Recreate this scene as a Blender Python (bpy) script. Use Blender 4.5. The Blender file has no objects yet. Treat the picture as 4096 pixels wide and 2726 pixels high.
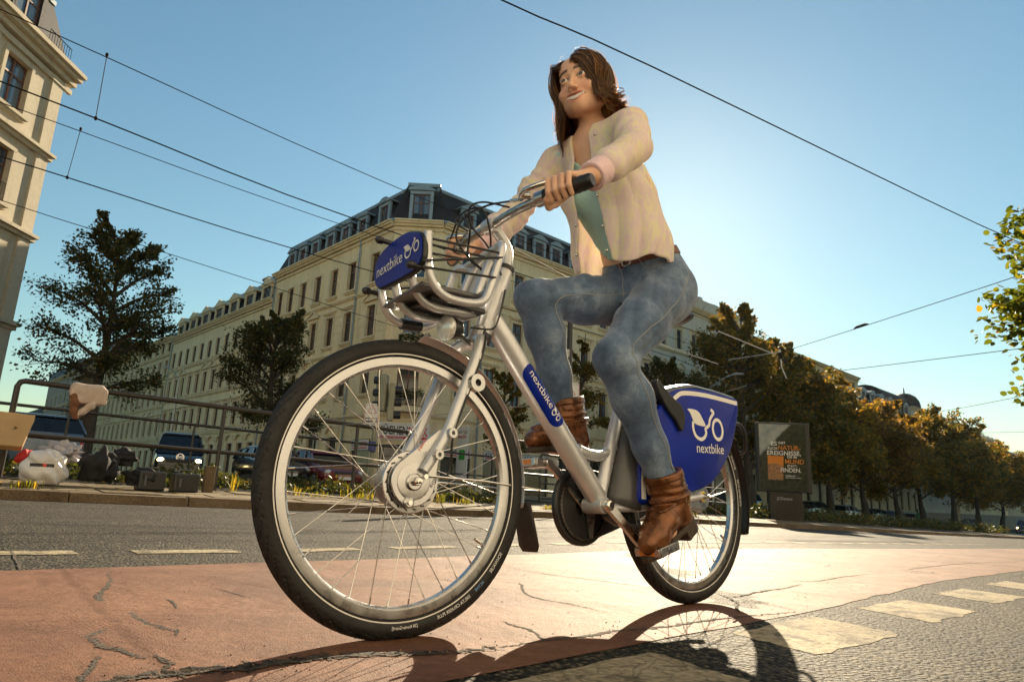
import bpy, bmesh, math, random
import numpy as np
from mathutils import Vector, Matrix, Quaternion

random.seed(7)
rng = np.random.default_rng(7)
scene = bpy.context.scene
COL = scene.collection

# ------------------------------------------------------------------ camera
cam_data = bpy.data.cameras.new('camera')
cam_data.sensor_width = 36.0
cam_data.lens = 2664.6 / 4096 * 36.0
cam_data.clip_start = 0.02
cam_data.clip_end = 6000
cam = bpy.data.objects.new('camera', cam_data)
COL.objects.link(cam)
_p, _r = 0.22438, 0.04427                      # pitch up, roll
_F = Vector((0, math.cos(_p), math.sin(_p)))
_R0 = Vector((1, 0, 0)); _U0 = _R0.cross(_F)
_R = _R0 * math.cos(_r) + _U0 * math.sin(_r)
_U = -_R0 * math.sin(_r) + _U0 * math.cos(_r)
cam.matrix_world = Matrix(((_R.x, _U.x, -_F.x, 0), (_R.y, _U.y, -_F.y, 0), (_R.z, _U.z, -_F.z, 0.3253), (0, 0, 0, 1)))
scene.camera = cam

# ------------------------------------------------------------------ sky and sun
SUN_EL, SUN_AZ = math.radians(24.0), math.radians(14.13)      # azimuth from +Y towards +X
world = bpy.data.worlds.new('World')
scene.world = world
world.use_nodes = True
_nt = world.node_tree
_bg = _nt.nodes['Background']
_sky = _nt.nodes.new('ShaderNodeTexSky')
_sky.sky_type = 'NISHITA'
_sky.sun_disc = False
_sky.sun_elevation = SUN_EL
_sky.sun_rotation = SUN_AZ
_sky.altitude = 0
_sky.air_density = 1.5
_sky.dust_density = 0.22
_sky.ozone_density = 6.0
_wb = _nt.nodes.new('ShaderNodeMix'); _wb.data_type = 'RGBA'; _wb.blend_type = 'MULTIPLY'     # warm white balance of the picture
_wb.inputs[0].default_value = 1.0; _wb.inputs[7].default_value = (1.06, 1.06, 0.84, 1)
_nt.links.new(_sky.outputs[0], _wb.inputs[6]); _nt.links.new(_wb.outputs[2], _bg.inputs[0])
_bg.inputs[1].default_value = 0.054
sun_data = bpy.data.lights.new('sun', 'SUN')
sun_data.energy = 5.0
sun_data.angle = math.radians(0.55)
sun_data.color = (1.0, 0.82, 0.57)
sun = bpy.data.objects.new('sun', sun_data)
COL.objects.link(sun)
_sd = Vector((math.sin(SUN_AZ) * math.cos(SUN_EL), math.cos(SUN_AZ) * math.cos(SUN_EL), math.sin(SUN_EL)))
sun.rotation_euler = _sd.to_track_quat('Z', 'Y').to_euler()
sun.location = (10, 40, 40)

scene.view_settings.view_transform = 'Standard'
scene.view_settings.look = 'None'
scene.view_settings.exposure = 1.35
scene.view_settings.gamma = 1.0
scene.view_settings.use_curve_mapping = False
scene.render.engine = 'CYCLES'
scene.cycles.use_denoising = True
scene.cycles.max_bounces = 8
scene.cycles.transparent_max_bounces = 16
scene.cycles.caustics_reflective = False
scene.cycles.caustics_refractive = False
scene.cycles.sample_clamp_indirect = 6.0

# ------------------------------------------------------------------ material helpers
def new_mat(name):
    m = bpy.data.materials.new(name); m.use_nodes = True
    nt = m.node_tree
    return m, nt, nt.nodes['Principled BSDF']

def N(nt, kind, **kw):
    n = nt.nodes.new('ShaderNode' + kind)
    for k, v in kw.items(): setattr(n, k, v)
    return n

def ramp(nt, src, stops):
    r = N(nt, 'ValToRGB'); e = r.color_ramp.elements
    while len(e) < len(stops): e.new(0.5)
    for i, (p, c) in enumerate(stops):
        e[i].position = p; e[i].color = (c[0], c[1], c[2], 1) if not isinstance(c, (int, float)) else (c, c, c, 1)
    nt.links.new(src, r.inputs[0])
    return r.outputs[0]

def mixc(nt, fac, a, b, mode='MIX'):
    m = N(nt, 'Mix', data_type='RGBA', blend_type=mode)
    for sock, val in ((m.inputs[0], fac), (m.inputs[6], a), (m.inputs[7], b)):
        if hasattr(val, 'default_value') or hasattr(val, 'links'): nt.links.new(val, sock)
        elif isinstance(val, (int, float)): sock.default_value = val
        else: sock.default_value = (val[0], val[1], val[2], 1)
    return m.outputs[2]

def noise(nt, vec, scale, detail=4, rough=0.55, dist=0.0):
    n = N(nt, 'TexNoise'); n.inputs['Scale'].default_value = scale
    n.inputs['Detail'].default_value = detail; n.inputs['Roughness'].default_value = rough
    n.inputs['Distortion'].default_value = dist
    if vec is not None: nt.links.new(vec, n.inputs['Vector'])
    return n

def bump(nt, height, strength, dist, prev=None):
    b = N(nt, 'Bump'); b.inputs['Strength'].default_value = strength; b.inputs['Distance'].default_value = dist
    nt.links.new(height, b.inputs['Height'])
    if prev is not None: nt.links.new(prev, b.inputs['Normal'])
    return b.outputs[0]

MATS = {}
def pbr(name, col, rough=0.6, metal=0.0, var=0.12, scale=6.0, bmp=0.0, bscale=60.0, bdist=0.002, spec=0.5,
        coat=0.0, sss=0.0, space='Object', rvar=0.0):
    """Plain surface with uneven colour, optional fine relief."""
    if name in MATS: return MATS[name]
    m, nt, b = new_mat(name)
    tc = N(nt, 'TexCoord') if space == 'Object' else None
    vec = tc.outputs['Object'] if tc else N(nt, 'NewGeometry').outputs['Position']
    n1 = noise(nt, vec, scale, 5)
    lo = tuple(max(0, c * (1 - var)) for c in col); hi = tuple(min(1, c * (1 + var)) for c in col)
    nt.links.new(ramp(nt, n1.outputs[0], [(0.3, lo), (0.7, hi)]), b.inputs['Base Color'])
    b.inputs['Roughness'].default_value = rough
    if rvar:
        nt.links.new(ramp(nt, n1.outputs[0], [(0.3, max(0, rough - rvar)), (0.7, min(1, rough + rvar))]), b.inputs['Roughness'])
    b.inputs['Metallic'].default_value = metal
    b.inputs['Specular IOR Level'].default_value = spec
    b.inputs['Coat Weight'].default_value = coat
    b.inputs['Coat Roughness'].default_value = 0.08
    if sss:
        b.inputs['Subsurface Weight'].default_value = sss
        b.inputs['Subsurface Radius'].default_value = (0.012, 0.005, 0.003)
        b.inputs['Subsurface Scale'].default_value = 1.0
    if bmp:
        n2 = noise(nt, vec, bscale, 3)
        nt.links.new(bump(nt, n2.outputs[0], bmp, bdist), b.inputs['Normal'])
    MATS[name] = m
    return m

# ------------------------------------------------------------------ mesh helpers
def frame_from(t):
    t = Vector(t).normalized()
    a = Vector((0, 0, 1)) if abs(t.z) < 0.9 else Vector((1, 0, 0))
    x = a.cross(t).normalized()
    return x, t.cross(x), t

class MB:
    """Collects shapes; build() links them as ONE mesh object."""
    def __init__(s): s.v = []; s.f = []
    def add(s, vs, fs):
        o = len(s.v); s.v.extend([tuple(p) for p in vs]); s.f.extend([tuple(i + o for i in q) for q in fs]); return s
    def box(s, c, size, rot=None):
        hx, hy, hz = size[0] / 2, size[1] / 2, size[2] / 2
        vs = [Vector((x, y, z)) for x in (-hx, hx) for y in (-hy, hy) for z in (-hz, hz)]
        if rot is not None: vs = [rot @ p for p in vs]
        vs = [p + Vector(c) for p in vs]
        return s.add(vs, [(0, 1, 3, 2), (4, 6, 7, 5), (0, 4, 5, 1), (2, 3, 7, 6), (0, 2, 6, 4), (1, 5, 7, 3)])
    def span(s, a, b): return s.box([(a[i] + b[i]) / 2 for i in range(3)], [abs(b[i] - a[i]) for i in range(3)])
    def tube(s, pts, r, n=10, cap=True, closed=False, sx=1.0, up=None):
        pts = [Vector(p) for p in pts]; k = len(pts)
        rs = r if isinstance(r, (list, tuple)) else [r] * k
        vs = []; x = None
        for i, p in enumerate(pts):
            if closed: t = pts[(i + 1) % k] - pts[i - 1]
            else: t = pts[min(i + 1, k - 1)] - pts[max(i - 1, 0)]
            t.normalize()
            if x is None:
                if up is not None: x = (Vector(up) - t * Vector(up).dot(t)).normalized()
                else: x = frame_from(t)[0]
            else: x = (x - t * x.dot(t)).normalized()
            y = t.cross(x)
            for j in range(n):
                a = 2 * math.pi * j / n
                vs.append(p + x * (math.cos(a) * rs[i] * sx) + y * (math.sin(a) * rs[i]))
        fs = []
        for i in range(k if closed else k - 1):
            i2 = (i + 1) % k
            for j in range(n):
                j2 = (j + 1) % n
                fs.append((i * n + j, i * n + j2, i2 * n + j2, i2 * n + j))
        if cap and not closed:
            fs.append(tuple(reversed(range(n)))); fs.append(tuple((k - 1) * n + j for j in range(n)))
        return s.add(vs, fs)
    def lathe(s, prof, o, axis, n=32, closed=False, xdir=None, a0=0.0, a1=None):
        """prof: (radius, height along axis)."""
        x, y, t = frame_from(axis); o = Vector(o)
        if xdir is not None: x = Vector(xdir).normalized(); y = t.cross(x)
        k = len(prof); full = a1 is None; m = n if full else n + 1
        vs = []
        for j in range(m):
            a = a0 + (2 * math.pi if full else (a1 - a0)) * j / n
            d = x * math.cos(a) + y * math.sin(a)
            for (r, h) in prof: vs.append(o + d * r + t * h)
        fs = []
        for j in range(m if full else m - 1):
            j2 = (j + 1) % m
            for i in range(k if closed else k - 1):
                i2 = (i + 1) % k
                fs.append((j * k + i, j2 * k + i, j2 * k + i2, j * k + i2))
        return s.add(vs, fs)
    def prism(s, poly, fn, t0, t1):
        """poly: 2-D outline, fn(x, y, t) -> 3-D, extruded t0..t1."""
        k = len(poly)
        vs = [fn(x, y, t0) for x, y in poly] + [fn(x, y, t1) for x, y in poly]
        fs = [tuple(reversed(range(k))), tuple(range(k, 2 * k))]
        for i in range(k): j = (i + 1) % k; fs.append((i, j, k + j, k + i))
        return s.add(vs, fs)
    def ribbon(s, pts, w, fn, t=0.0, closed=False):
        """flat stroke of width w along 2-D pts, mapped by fn(x, y, t)."""
        k = len(pts); L = []; Rr = []
        for i in range(k):
            if closed: a, b = pts[i - 1], pts[(i + 1) % k]
            else: a, b = pts[max(i - 1, 0)], pts[min(i + 1, k - 1)]
            dx, dy = b[0] - a[0], b[1] - a[1]; l = math.hypot(dx, dy) or 1
            ww = (w[i] if isinstance(w, (list, tuple)) else w) / 2
            L.append(fn(pts[i][0] - dy / l * ww, pts[i][1] + dx / l * ww, t)); Rr.append(fn(pts[i][0] + dy / l * ww, pts[i][1] - dx / l * ww, t))
        fs = []
        for i in range(k if closed else k - 1): j = (i + 1) % k; fs.append((i, j, k + j, k + i))
        return s.add(L + Rr, fs)
    def sphere(s, c, r, n=12, m=8, sc=(1, 1, 1)):
        vs = []; c = Vector(c)
        for i in range(m + 1):
            th = math.pi * i / m
            for j in range(n):
                a = 2 * math.pi * j / n
                vs.append((c.x + r * sc[0] * math.sin(th) * math.cos(a), c.y + r * sc[1] * math.sin(th) * math.sin(a), c.z + r * sc[2] * math.cos(th)))
        return s.add(vs, [(i * n + j, (i + 1) * n + j, (i + 1) * n + (j + 1) % n, i * n + (j + 1) % n) for i in range(m) for j in range(n)])
    def mesh(s, name, mat=None, smooth=40):
        me = bpy.data.meshes.new(name); me.from_pydata(s.v, [], s.f); me.validate()
        if mat is not None: me.materials.append(mat)
        bm = bmesh.new(); bm.from_mesh(me); bmesh.ops.recalc_face_normals(bm, faces=bm.faces); bm.to_mesh(me); bm.free()
        if smooth:
            me.polygons.foreach_set('use_smooth', [True] * len(me.polygons)); me.set_sharp_from_angle(angle=math.radians(smooth))
        return me
    def build(s, name, mat, parent=None, smooth=40, bevel=0.0, **kw):
        return link(name, s.mesh(name, mat, smooth), parent, bevel=bevel, **kw)

def link(name, data, parent=None, bevel=0.0, label=None, cat=None, group=None, kind=None, loc=None):
    o = bpy.data.objects.new(name, data); COL.objects.link(o)
    if parent is not None: o.parent = parent
    if bevel:
        b = o.modifiers.new('bevel', 'BEVEL'); b.width = bevel; b.segments = 2; b.limit_method = 'ANGLE'; b.angle_limit = math.radians(50)
    if loc is not None: o.location = loc
    return tag(o, label, cat, group, kind)

def tag(o, label=None, cat=None, group=None, kind=None):
    if label: o['label'] = label
    if cat: o['category'] = cat
    if group: o['group'] = group
    if kind: o['kind'] = kind
    return o

def empty(name, loc=(0, 0, 0), rz=0.0, label=None, cat=None, group=None, parent=None, mat=None):
    o = bpy.data.objects.new(name, None); COL.objects.link(o); o.empty_display_size = 0.1
    o.location = loc; o.rotation_euler = (0, 0, rz)
    if mat is not None: o.matrix_world = mat
    if parent is not None: o.parent = parent
    return tag(o, label, cat, group)

def copy_tree(o, parent=None):
    c = o.copy(); COL.objects.link(c)
    if parent is not None: c.parent = parent
    for ch in list(o.children): copy_tree(ch, c)
    return c

def spline(pts, n=8, closed=False):
    """Catmull-Rom through pts (any dimension)."""
    P = [np.array(p, float) for p in pts]; k = len(P); out = []
    for i in range(k if closed else k - 1):
        p0 = P[i - 1] if (i > 0 or closed) else 2 * P[0] - P[1]
        p1 = P[i]; p2 = P[(i + 1) % k]
        p3 = P[(i + 2) % k] if (i + 2 < k or closed) else 2 * P[-1] - P[-2]
        for j in range(n):
            t = j / n
            out.append(0.5 * (2 * p1 + (p2 - p0) * t + (2 * p0 - 5 * p1 + 4 * p2 - p3) * t * t + (3 * p1 - p0 - 3 * p2 + p3) * t ** 3))
    if not closed: out.append(P[-1])
    return [tuple(p) for p in out]

def text_mesh(txt, height, width=None, shear=0.0, extrude=0.0, bold=0.0, res=4, sub=0):
    """Text outline as vertex / face lists in its own plane: x from 0, baseline y = 0, capital height given."""
    cu = bpy.data.curves.new('lettering', 'FONT'); cu.body = txt; cu.size = 1.0; cu.shear = shear; cu.extrude = 0; cu.offset = bold; cu.resolution_u = res
    o = bpy.data.objects.new('lettering', cu); COL.objects.link(o)
    dg = bpy.context.evaluated_depsgraph_get(); dg.update()
    me = bpy.data.meshes.new_from_object(o.evaluated_get(dg))
    bpy.data.objects.remove(o); bpy.data.curves.remove(cu)
    if sub:
        bm = bmesh.new(); bm.from_mesh(me); bmesh.ops.triangulate(bm, faces=bm.faces)
        for _ in range(sub): bmesh.ops.subdivide_edges(bm, edges=[e for e in bm.edges if e.calc_length() > .09], cuts=1, use_grid_fill=True); bmesh.ops.triangulate(bm, faces=[f for f in bm.faces if len(f.verts) > 3])
        bm.to_mesh(me); bm.free()
    vs = np.array([v.co[:] for v in me.vertices]); fs = [tuple(p.vertices) for p in me.polygons]
    bpy.data.meshes.remove(me)
    x0, x1 = vs[:, 0].min(), vs[:, 0].max()
    sy = height / 0.69; sx = sy if width is None else width / (x1 - x0)
    return [((p[0] - x0) * sx, p[1] * sy) for p in vs], fs

def put_text(mb, txt, height, fn, width=None, **kw):
    vs, fs = text_mesh(txt, height, width, **kw)
    return mb.add([fn(x, y) for x, y in vs], fs)

GX = [-600, -60, -14, -1.0, 0.8, 2.5, 30, 80, 600]
GZ = [0.4, 0.36, 0.35, 0.010, 0.002, -0.040, -0.85, -2.3, -6.0]
def gz(x, y=0.0): return float(np.interp(x, GX, GZ))
# ------------------------------------------------------------------ signed-distance modelling on a sparse grid
def _seg(X, a, b):
    a = np.asarray(a, float); b = np.asarray(b, float); ab = b - a
    t = np.clip(((X - a) @ ab) / (ab @ ab + 1e-12), 0, 1)
    return t, np.linalg.norm(X - a - t[:, None] * ab, axis=1)
def cap(X, a, b, ra, rb):
    t, d = _seg(X, a, b); return d - (ra + (rb - ra) * t)
def smin(a, b, k):
    h = np.clip(.5 + .5 * (b - a) / k, 0, 1); return b + (a - b) * h - k * h * (1 - h)
def smax(a, b, k): return -smin(-a, -b, k)
def chain(X, pts, k=.03, vs=1.0):
    """smooth chain of tapered capsules; pts (u, v, w, r); vs widens the section across the body."""
    S = np.array((1, 1 / vs, 1)); Y = X * S; d = None
    for p, q_ in zip(pts[:-1], pts[1:]):
        e = cap(Y, np.array(p[:3]) * S, np.array(q_[:3]) * S, p[3], q_[3]); d = e if d is None else smin(d, e, k)
    return d
def ell(X, c, r, R=None):
    Y = X - np.asarray(c); 
    if R is not None: Y = Y @ R
    r = np.asarray(r, float); k0 = np.linalg.norm(Y / r, axis=1); k1 = np.linalg.norm(Y / (r * r), axis=1) + 1e-9
    return k0 * (k0 - 1) / k1
def rbox(X, c, h, R, rad):
    Y = (X - np.asarray(c)) @ R; Q = np.abs(Y) - np.asarray(h) + rad
    return np.linalg.norm(np.maximum(Q, 0), axis=1) + np.minimum(Q.max(1), 0) - rad

def surface(f, lo, hi, h, B=8):
    """sparse sampling of f, then naive surface nets -> vertices, quads."""
    lo = np.array(lo, float); n = (np.ceil((np.array(hi) - lo) / h / B).astype(int)) * B
    nb = n // B
    g = np.stack(np.meshgrid(*[np.arange(k) for k in nb], indexing='ij'), -1).reshape(-1, 3)
    cen = lo + (g * B + (B - 1) / 2) * h
    dc = f(cen); act = np.abs(dc) < B * h * 1.15
    V = np.repeat(np.repeat(np.repeat(np.where(dc < 0, -1.0, 1.0).reshape(nb).astype(np.float32), B, 0), B, 1), B, 2)
    off = np.stack(np.meshgrid(*[np.arange(B)] * 3, indexing='ij'), -1).reshape(-1, 3)
    ga = g[act] * B
    for i in range(0, len(ga), 700):
        idx = (ga[i:i + 700, None, :] + off[None]).reshape(-1, 3)
        V[idx[:, 0], idx[:, 1], idx[:, 2]] = f(lo + idx * h)
    ins = V < 0
    shp = np.array(V.shape) - 1
    acc = {}
    keys = []; pts = []; quads = []
    st = np.array((shp[1] * shp[2], shp[2], 1))
    for ax in range(3):
        sl0 = [slice(None)] * 3; sl1 = [slice(None)] * 3; sl0[ax] = slice(0, -1); sl1[ax] = slice(1, None)
        e = np.argwhere(ins[tuple(sl0)] != ins[tuple(sl1)])
        o1, o2 = (ax + 1) % 3, (ax + 2) % 3
        ok = (e[:, o1] > 0) & (e[:, o2] > 0) & (e[:, o1] < shp[o1]) & (e[:, o2] < shp[o2]); e = e[ok]
        e2 = e.copy(); e2[:, ax] += 1
        a = V[e[:, 0], e[:, 1], e[:, 2]]; b = V[e2[:, 0], e2[:, 1], e2[:, 2]]
        p = e.astype(float); p[:, ax] += a / (a - b)
        cs = []
        for d1, d2 in ((-1, -1), (0, -1), (0, 0), (-1, 0)):
            c = e.copy(); c[:, o1] += d1; c[:, o2] += d2; k = c @ st; cs.append(k); keys.append(k); pts.append(p)
        qd = np.stack(cs, 1); fl = ins[e[:, 0], e[:, 1], e[:, 2]]; qd[~fl] = qd[~fl][:, ::-1]; quads.append(qd)
    keys = np.concatenate(keys); pts = np.concatenate(pts); quads = np.concatenate(quads)
    uk, inv = np.unique(keys, return_inverse=True); cnt = np.bincount(inv)
    P = np.stack([np.bincount(inv, pts[:, i]) / cnt for i in range(3)], 1)
    return lo + P * h, np.searchsorted(uk, quads)

def sdf_mesh(name, f, lo, hi, h, mat, smooth_it=1, mirror=True):
    P, Q = surface(f, lo, hi, h)
    for _ in range(smooth_it):                        # light relaxation
        e = np.concatenate([Q[:, [0, 1]], Q[:, [1, 2]], Q[:, [2, 3]], Q[:, [3, 0]]]); n = len(P)
        c = np.bincount(e[:, 0], minlength=n) + np.bincount(e[:, 1], minlength=n)
        A = np.stack([np.bincount(e[:, 0], P[e[:, 1], i], n) + np.bincount(e[:, 1], P[e[:, 0], i], n) for i in range(3)], 1) / np.maximum(c, 1)[:, None]
        P = P * .5 + A * .5
    me = bpy.data.meshes.new(name); L = P * np.array((1, -1 if mirror else 1, 1))
    me.vertices.add(len(L)); me.vertices.foreach_set('co', L.ravel().astype(np.float32))
    Q = Q[:, ::-1]
    me.loops.add(Q.size); me.loops.foreach_set('vertex_index', Q.ravel().astype(np.int32)); me.polygons.add(len(Q)); me.polygons.foreach_set('loop_start', np.arange(len(Q)) * 4)
    me.update(); me.validate(); me.materials.append(mat)
    bm = bmesh.new(); bm.from_mesh(me); bmesh.ops.recalc_face_normals(bm, faces=bm.faces); bm.to_mesh(me); bm.free()
    me.polygons.foreach_set('use_smooth', [True] * len(me.polygons))
    return me

def ridge(x): return 1 - 2 * np.abs(np.sin(x))             # sharp-crested folds
CRACKS = [[[-1.27, 2.274], [-1.177, 2.13], [-1.113, 1.995], [-1.062, 1.874], [-1.0, 1.793], [-0.962, 1.759], [-0.917, 1.699], [-0.878, 1.671]], [[-0.913, 1.781], [-0.87, 1.689], [-0.822, 1.623], [-0.777, 1.575], [-0.747, 1.561], [-0.72, 1.535], [-0.687, 1.524], [-0.664, 1.477]], [[-0.835, 1.553], [-0.827, 1.508], [-0.816, 1.445], [-0.79, 1.402], [-0.737, 1.354], [-0.708, 1.345], [-0.663, 1.308], [-0.625, 1.287]], [[-0.627, 1.319], [-0.592, 1.281], [-0.575, 1.27], [-0.558, 1.217]], [[-0.712, 1.293], [-0.682, 1.224], [-0.659, 1.163], [-0.641, 1.118]], [[-0.613, 1.131], [-0.593, 1.168], [-0.557, 1.197], [-0.516, 1.222], [-0.489, 1.243], [-0.439, 1.257], [-0.415, 1.294], [-0.369, 1.33], [-0.304, 1.383], [-0.186, 1.418], [-0.106, 1.451], [0.004, 1.512]], [[-1.928, 2.707], [-1.796, 2.571], [-1.593, 2.321], [-1.496, 2.189]], [[-1.978, 3.827], [-1.824, 3.708], [-1.751, 3.699]], [[-0.896, 1.897], [-0.848, 1.845], [-0.801, 1.765]], [[-0.978, 2.363], [-0.949, 2.32], [-0.946, 2.264]], [[-1.051, 2.349], [-0.951, 2.207], [-0.908, 2.179]], [[-0.85, 2.111], [-0.77, 2.039], [-0.696, 1.972]], [[0.004, 1.516], [0.103, 1.6], [0.212, 1.682], [0.299, 1.761], [0.4, 1.822], [0.549, 1.947], [0.715, 2.072], [0.936, 2.226]], [[0.789, 2.511], [0.845, 2.511], [1.009, 2.716], [1.16, 2.874], [1.324, 3.084]], [[1.21, 3.169], [1.464, 3.263], [1.724, 3.563], [2.028, 3.869]], [[2.523, 4.37], [2.881, 4.774], [3.61, 5.535], [4.347, 6.201], [5.143, 6.844]], [[0.05, 3.068], [0.177, 2.902], [0.314, 2.8], [0.427, 2.728], [0.567, 2.62]], [[-0.004, 2.565], [0.068, 2.543], [0.078, 2.334], [0.124, 2.216], [0.22, 2.133], [0.304, 2.019]], [[0.007, 1.81], [0.035, 1.763], [0.077, 1.712], [0.103, 1.6]], [[0.79, 2.371], [0.869, 2.404], [0.948, 2.269]], [[0.789, 2.561], [0.79, 2.371], [0.734, 2.186], [0.736, 2.114]]]
QUADS = [[[0.594, 1.816], [0.71, 1.596], [1.105, 1.953], [0.954, 2.164]], [[1.162, 2.349], [1.269, 2.143], [1.761, 2.633], [1.642, 2.808]], [[1.895, 3.061], [1.956, 2.832], [2.374, 3.265], [2.261, 3.436]], [[2.634, 3.696], [2.541, 3.409], [2.891, 3.74], [2.993, 4.006]]]
# ================================================================== GROUND
def ground_mat(name, c_lo, c_hi, stone=0.0, s_scale=95, grain=0.5, dimple=0.0, rough=0.75, patch=None, undul=0.0, craze=0.0, stain=0.35, worn=0.0):
    m, nt, b = new_mat(name)
    pos = N(nt, 'NewGeometry').outputs['Position']
    n1 = noise(nt, pos, 1.9, 8, 0.68, 0.5)
    n2 = noise(nt, pos, 60, 4, 0.6)
    col = ramp(nt, n1.outputs[0], [(0.32, c_lo), (0.68, c_hi)])
    fine = ramp(nt, n2.outputs[0], [(0.3, 1 - stain), (0.62, 1.0 + stain * .2)])
    col = mixc(nt, 1.0, col, fine, 'MULTIPLY')
    mp = N(nt, 'Mapping'); mp.inputs['Rotation'].default_value = (0, 0, -math.radians(43)); mp.inputs['Scale'].default_value = (.30, 2.6, 1); nt.links.new(pos, mp.inputs[0])
    ns = noise(nt, mp.outputs[0], 1.1, 6, .62)                 # tyre tracks and stains along the street
    col = mixc(nt, 1.0, col, ramp(nt, ns.outputs[0], [(.33, (.72, .70, .68)), (.55, (1.04, 1.04, 1.04))]), 'MULTIPLY')
    nrm = None
    if stone:
        vo = N(nt, 'TexVoronoi'); vo.inputs['Scale'].default_value = s_scale; vo.inputs['Randomness'].default_value = 1.0
        nt.links.new(pos, vo.inputs['Vector'])
        sc = ramp(nt, vo.outputs['Color'], [(0.28, 0.25), (0.50, 0.95), (0.68, 2.6)])
        col = mixc(nt, stone, col, mixc(nt, 1.0, col, sc, 'MULTIPLY'))
        gap = ramp(nt, vo.outputs['Distance'], [(0.15, 1.0), (0.45, 0.55), (0.65, 0.06)])
        col = mixc(nt, 0.85 * stone, col, mixc(nt, 1.0, col, gap, 'MULTIPLY'))
        nrm = bump(nt, gap, 1.0, 0.012 * stone)
    if dimple:
        vd = N(nt, 'TexVoronoi'); vd.inputs['Scale'].default_value = 70; vd.inputs['Randomness'].default_value = 0.25
        nt.links.new(pos, vd.inputs['Vector'])
        nd = noise(nt, pos, 1.7, 2)
        dm = mixc(nt, ramp(nt, nd.outputs[0], [(0.45, 0.0), (0.6, 1.0)]), (1, 1, 1), ramp(nt, vd.outputs['Distance'], [(0.15, 0.0), (0.5, 1.0)]))
        nrm = bump(nt, dm, 0.35 * dimple, 0.002, nrm)
    if craze:
        vc = N(nt, 'TexVoronoi'); vc.feature = 'DISTANCE_TO_EDGE'; vc.inputs['Scale'].default_value = 13
        wv = noise(nt, pos, 9, 4); av = N(nt, 'VectorMath', operation='ADD')
        sub = N(nt, 'VectorMath', operation='SCALE'); sub.inputs['Scale'].default_value = 0.12
        nt.links.new(wv.outputs['Color'], sub.inputs[0]); nt.links.new(pos, av.inputs[0]); nt.links.new(sub.outputs[0], av.inputs[1]); nt.links.new(av.outputs[0], vc.inputs['Vector'])
        ck = ramp(nt, vc.outputs['Distance'], [(0.0, 0.0), (0.045, 1.0)])
        col = mixc(nt, craze, col, mixc(nt, 1.0, col, ramp(nt, ck, [(0, 0.25), (1, 1.0)]), 'MULTIPLY'))
        nrm = bump(nt, ck, 0.7 * craze, 0.003, nrm)
    if worn:
        nw = noise(nt, pos, 7.0, 7, .72, .4)
        col = mixc(nt, ramp(nt, nw.outputs[0], [(.50, 0.0), (.60, .85)]), col, mixc(nt, 1.0, fine, (.085, .072, .048), 'MULTIPLY'))
    if undul:
        nu = noise(nt, pos, 2.6, 3, 0.5, 0.6)
        nrm = bump(nt, nu.outputs[0], 1.0, undul, nrm)
    nm = noise(nt, pos, 34, 5, 0.65)
    nrm = bump(nt, nm.outputs[0], .55, .006, nrm)
    nf = noise(nt, pos, 260, 3, 0.7)
    nrm = bump(nt, nf.outputs[0], grain, 0.0035, nrm)
    nt.links.new(col, b.inputs['Base Color']); nt.links.new(nrm, b.inputs['Normal'])
    b.inputs['Roughness'].default_value = rough; b.inputs['Specular IOR Level'].default_value = 0.22
    return m

M_ASPH = ground_mat('coarse_asphalt', (0.050, 0.042, 0.027), (0.098, 0.083, 0.055), 1.0, 80, 0.8, rough=0.74)
M_LANE = ground_mat('faded_red_lane_coating', (0.118, 0.050, 0.027), (0.235, 0.112, 0.066), 0.0, grain=0.9, dimple=1.6, rough=0.70, undul=0.028, stain=0.30)
M_PAINT = ground_mat('worn_cream_road_paint', (0.28, 0.235, 0.15), (0.40, 0.335, 0.225), 0.0, grain=0.8, rough=0.8, craze=0.6, stain=0.5, worn=1.0)
M_SLAB = ground_mat('concrete_paving_slab', (0.15, 0.115, 0.065), (0.24, 0.19, 0.115), 0.0, grain=0.5, rough=0.8, stain=0.4)
M_KERB = ground_mat('granite_kerb', (0.12, 0.082, 0.048), (0.21, 0.155, 0.098), 0.0, grain=0.6, rough=0.75, stain=0.5)
M_SOIL = ground_mat('dark_soil', (0.035, 0.028, 0.018), (0.075, 0.06, 0.036), 0.3, 40, 0.9, rough=0.95)
M_CRACK = pbr('dark_crack_asphalt', (0.042, 0.030, 0.020), 0.95, 0, .5, 40, .8, 180, .006, space='World')  # dark asphalt colour of the cracks, varied at random
M_SEAM = ground_mat('broken_tarmac_seam', (0.055, 0.046, 0.034), (0.12, 0.098, 0.072), 1.0, 130, 0.9, rough=0.8)

def strip_sheet(name, poly_top, poly_bot, dz, mat, n=160, jag=0.006, m=3, **kw):
    """sheet between two polylines (same direction), following the ground, with a slightly ragged border."""
    def resample(p, k):
        p = np.array(p); d = np.r_[0, np.cumsum(np.hypot(*np.diff(p, axis=0).T))]; t = np.linspace(0, 1, k) ** 1.6 * d[-1]
        return np.stack([np.interp(t, d, p[:, 0]), np.interp(t, d, p[:, 1])], -1)
    a, b = resample(poly_top, n), resample(poly_bot, n)
    a += rng.normal(0, jag, a.shape); b += rng.normal(0, jag, b.shape)
    vs = []; fs = []
    for i in range(n):
        for j in range(m + 1):
            p = a[i] + (b[i] - a[i]) * j / m; vs.append((p[0], p[1], gz(p[0]) + dz))
    for i in range(n - 1):
        for j in range(m): fs.append((i * (m + 1) + j, i * (m + 1) + j + 1, (i + 1) * (m + 1) + j + 1, (i + 1) * (m + 1) + j))
    return MB().add(vs, fs).build(name, mat, smooth=0, **kw)

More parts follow.
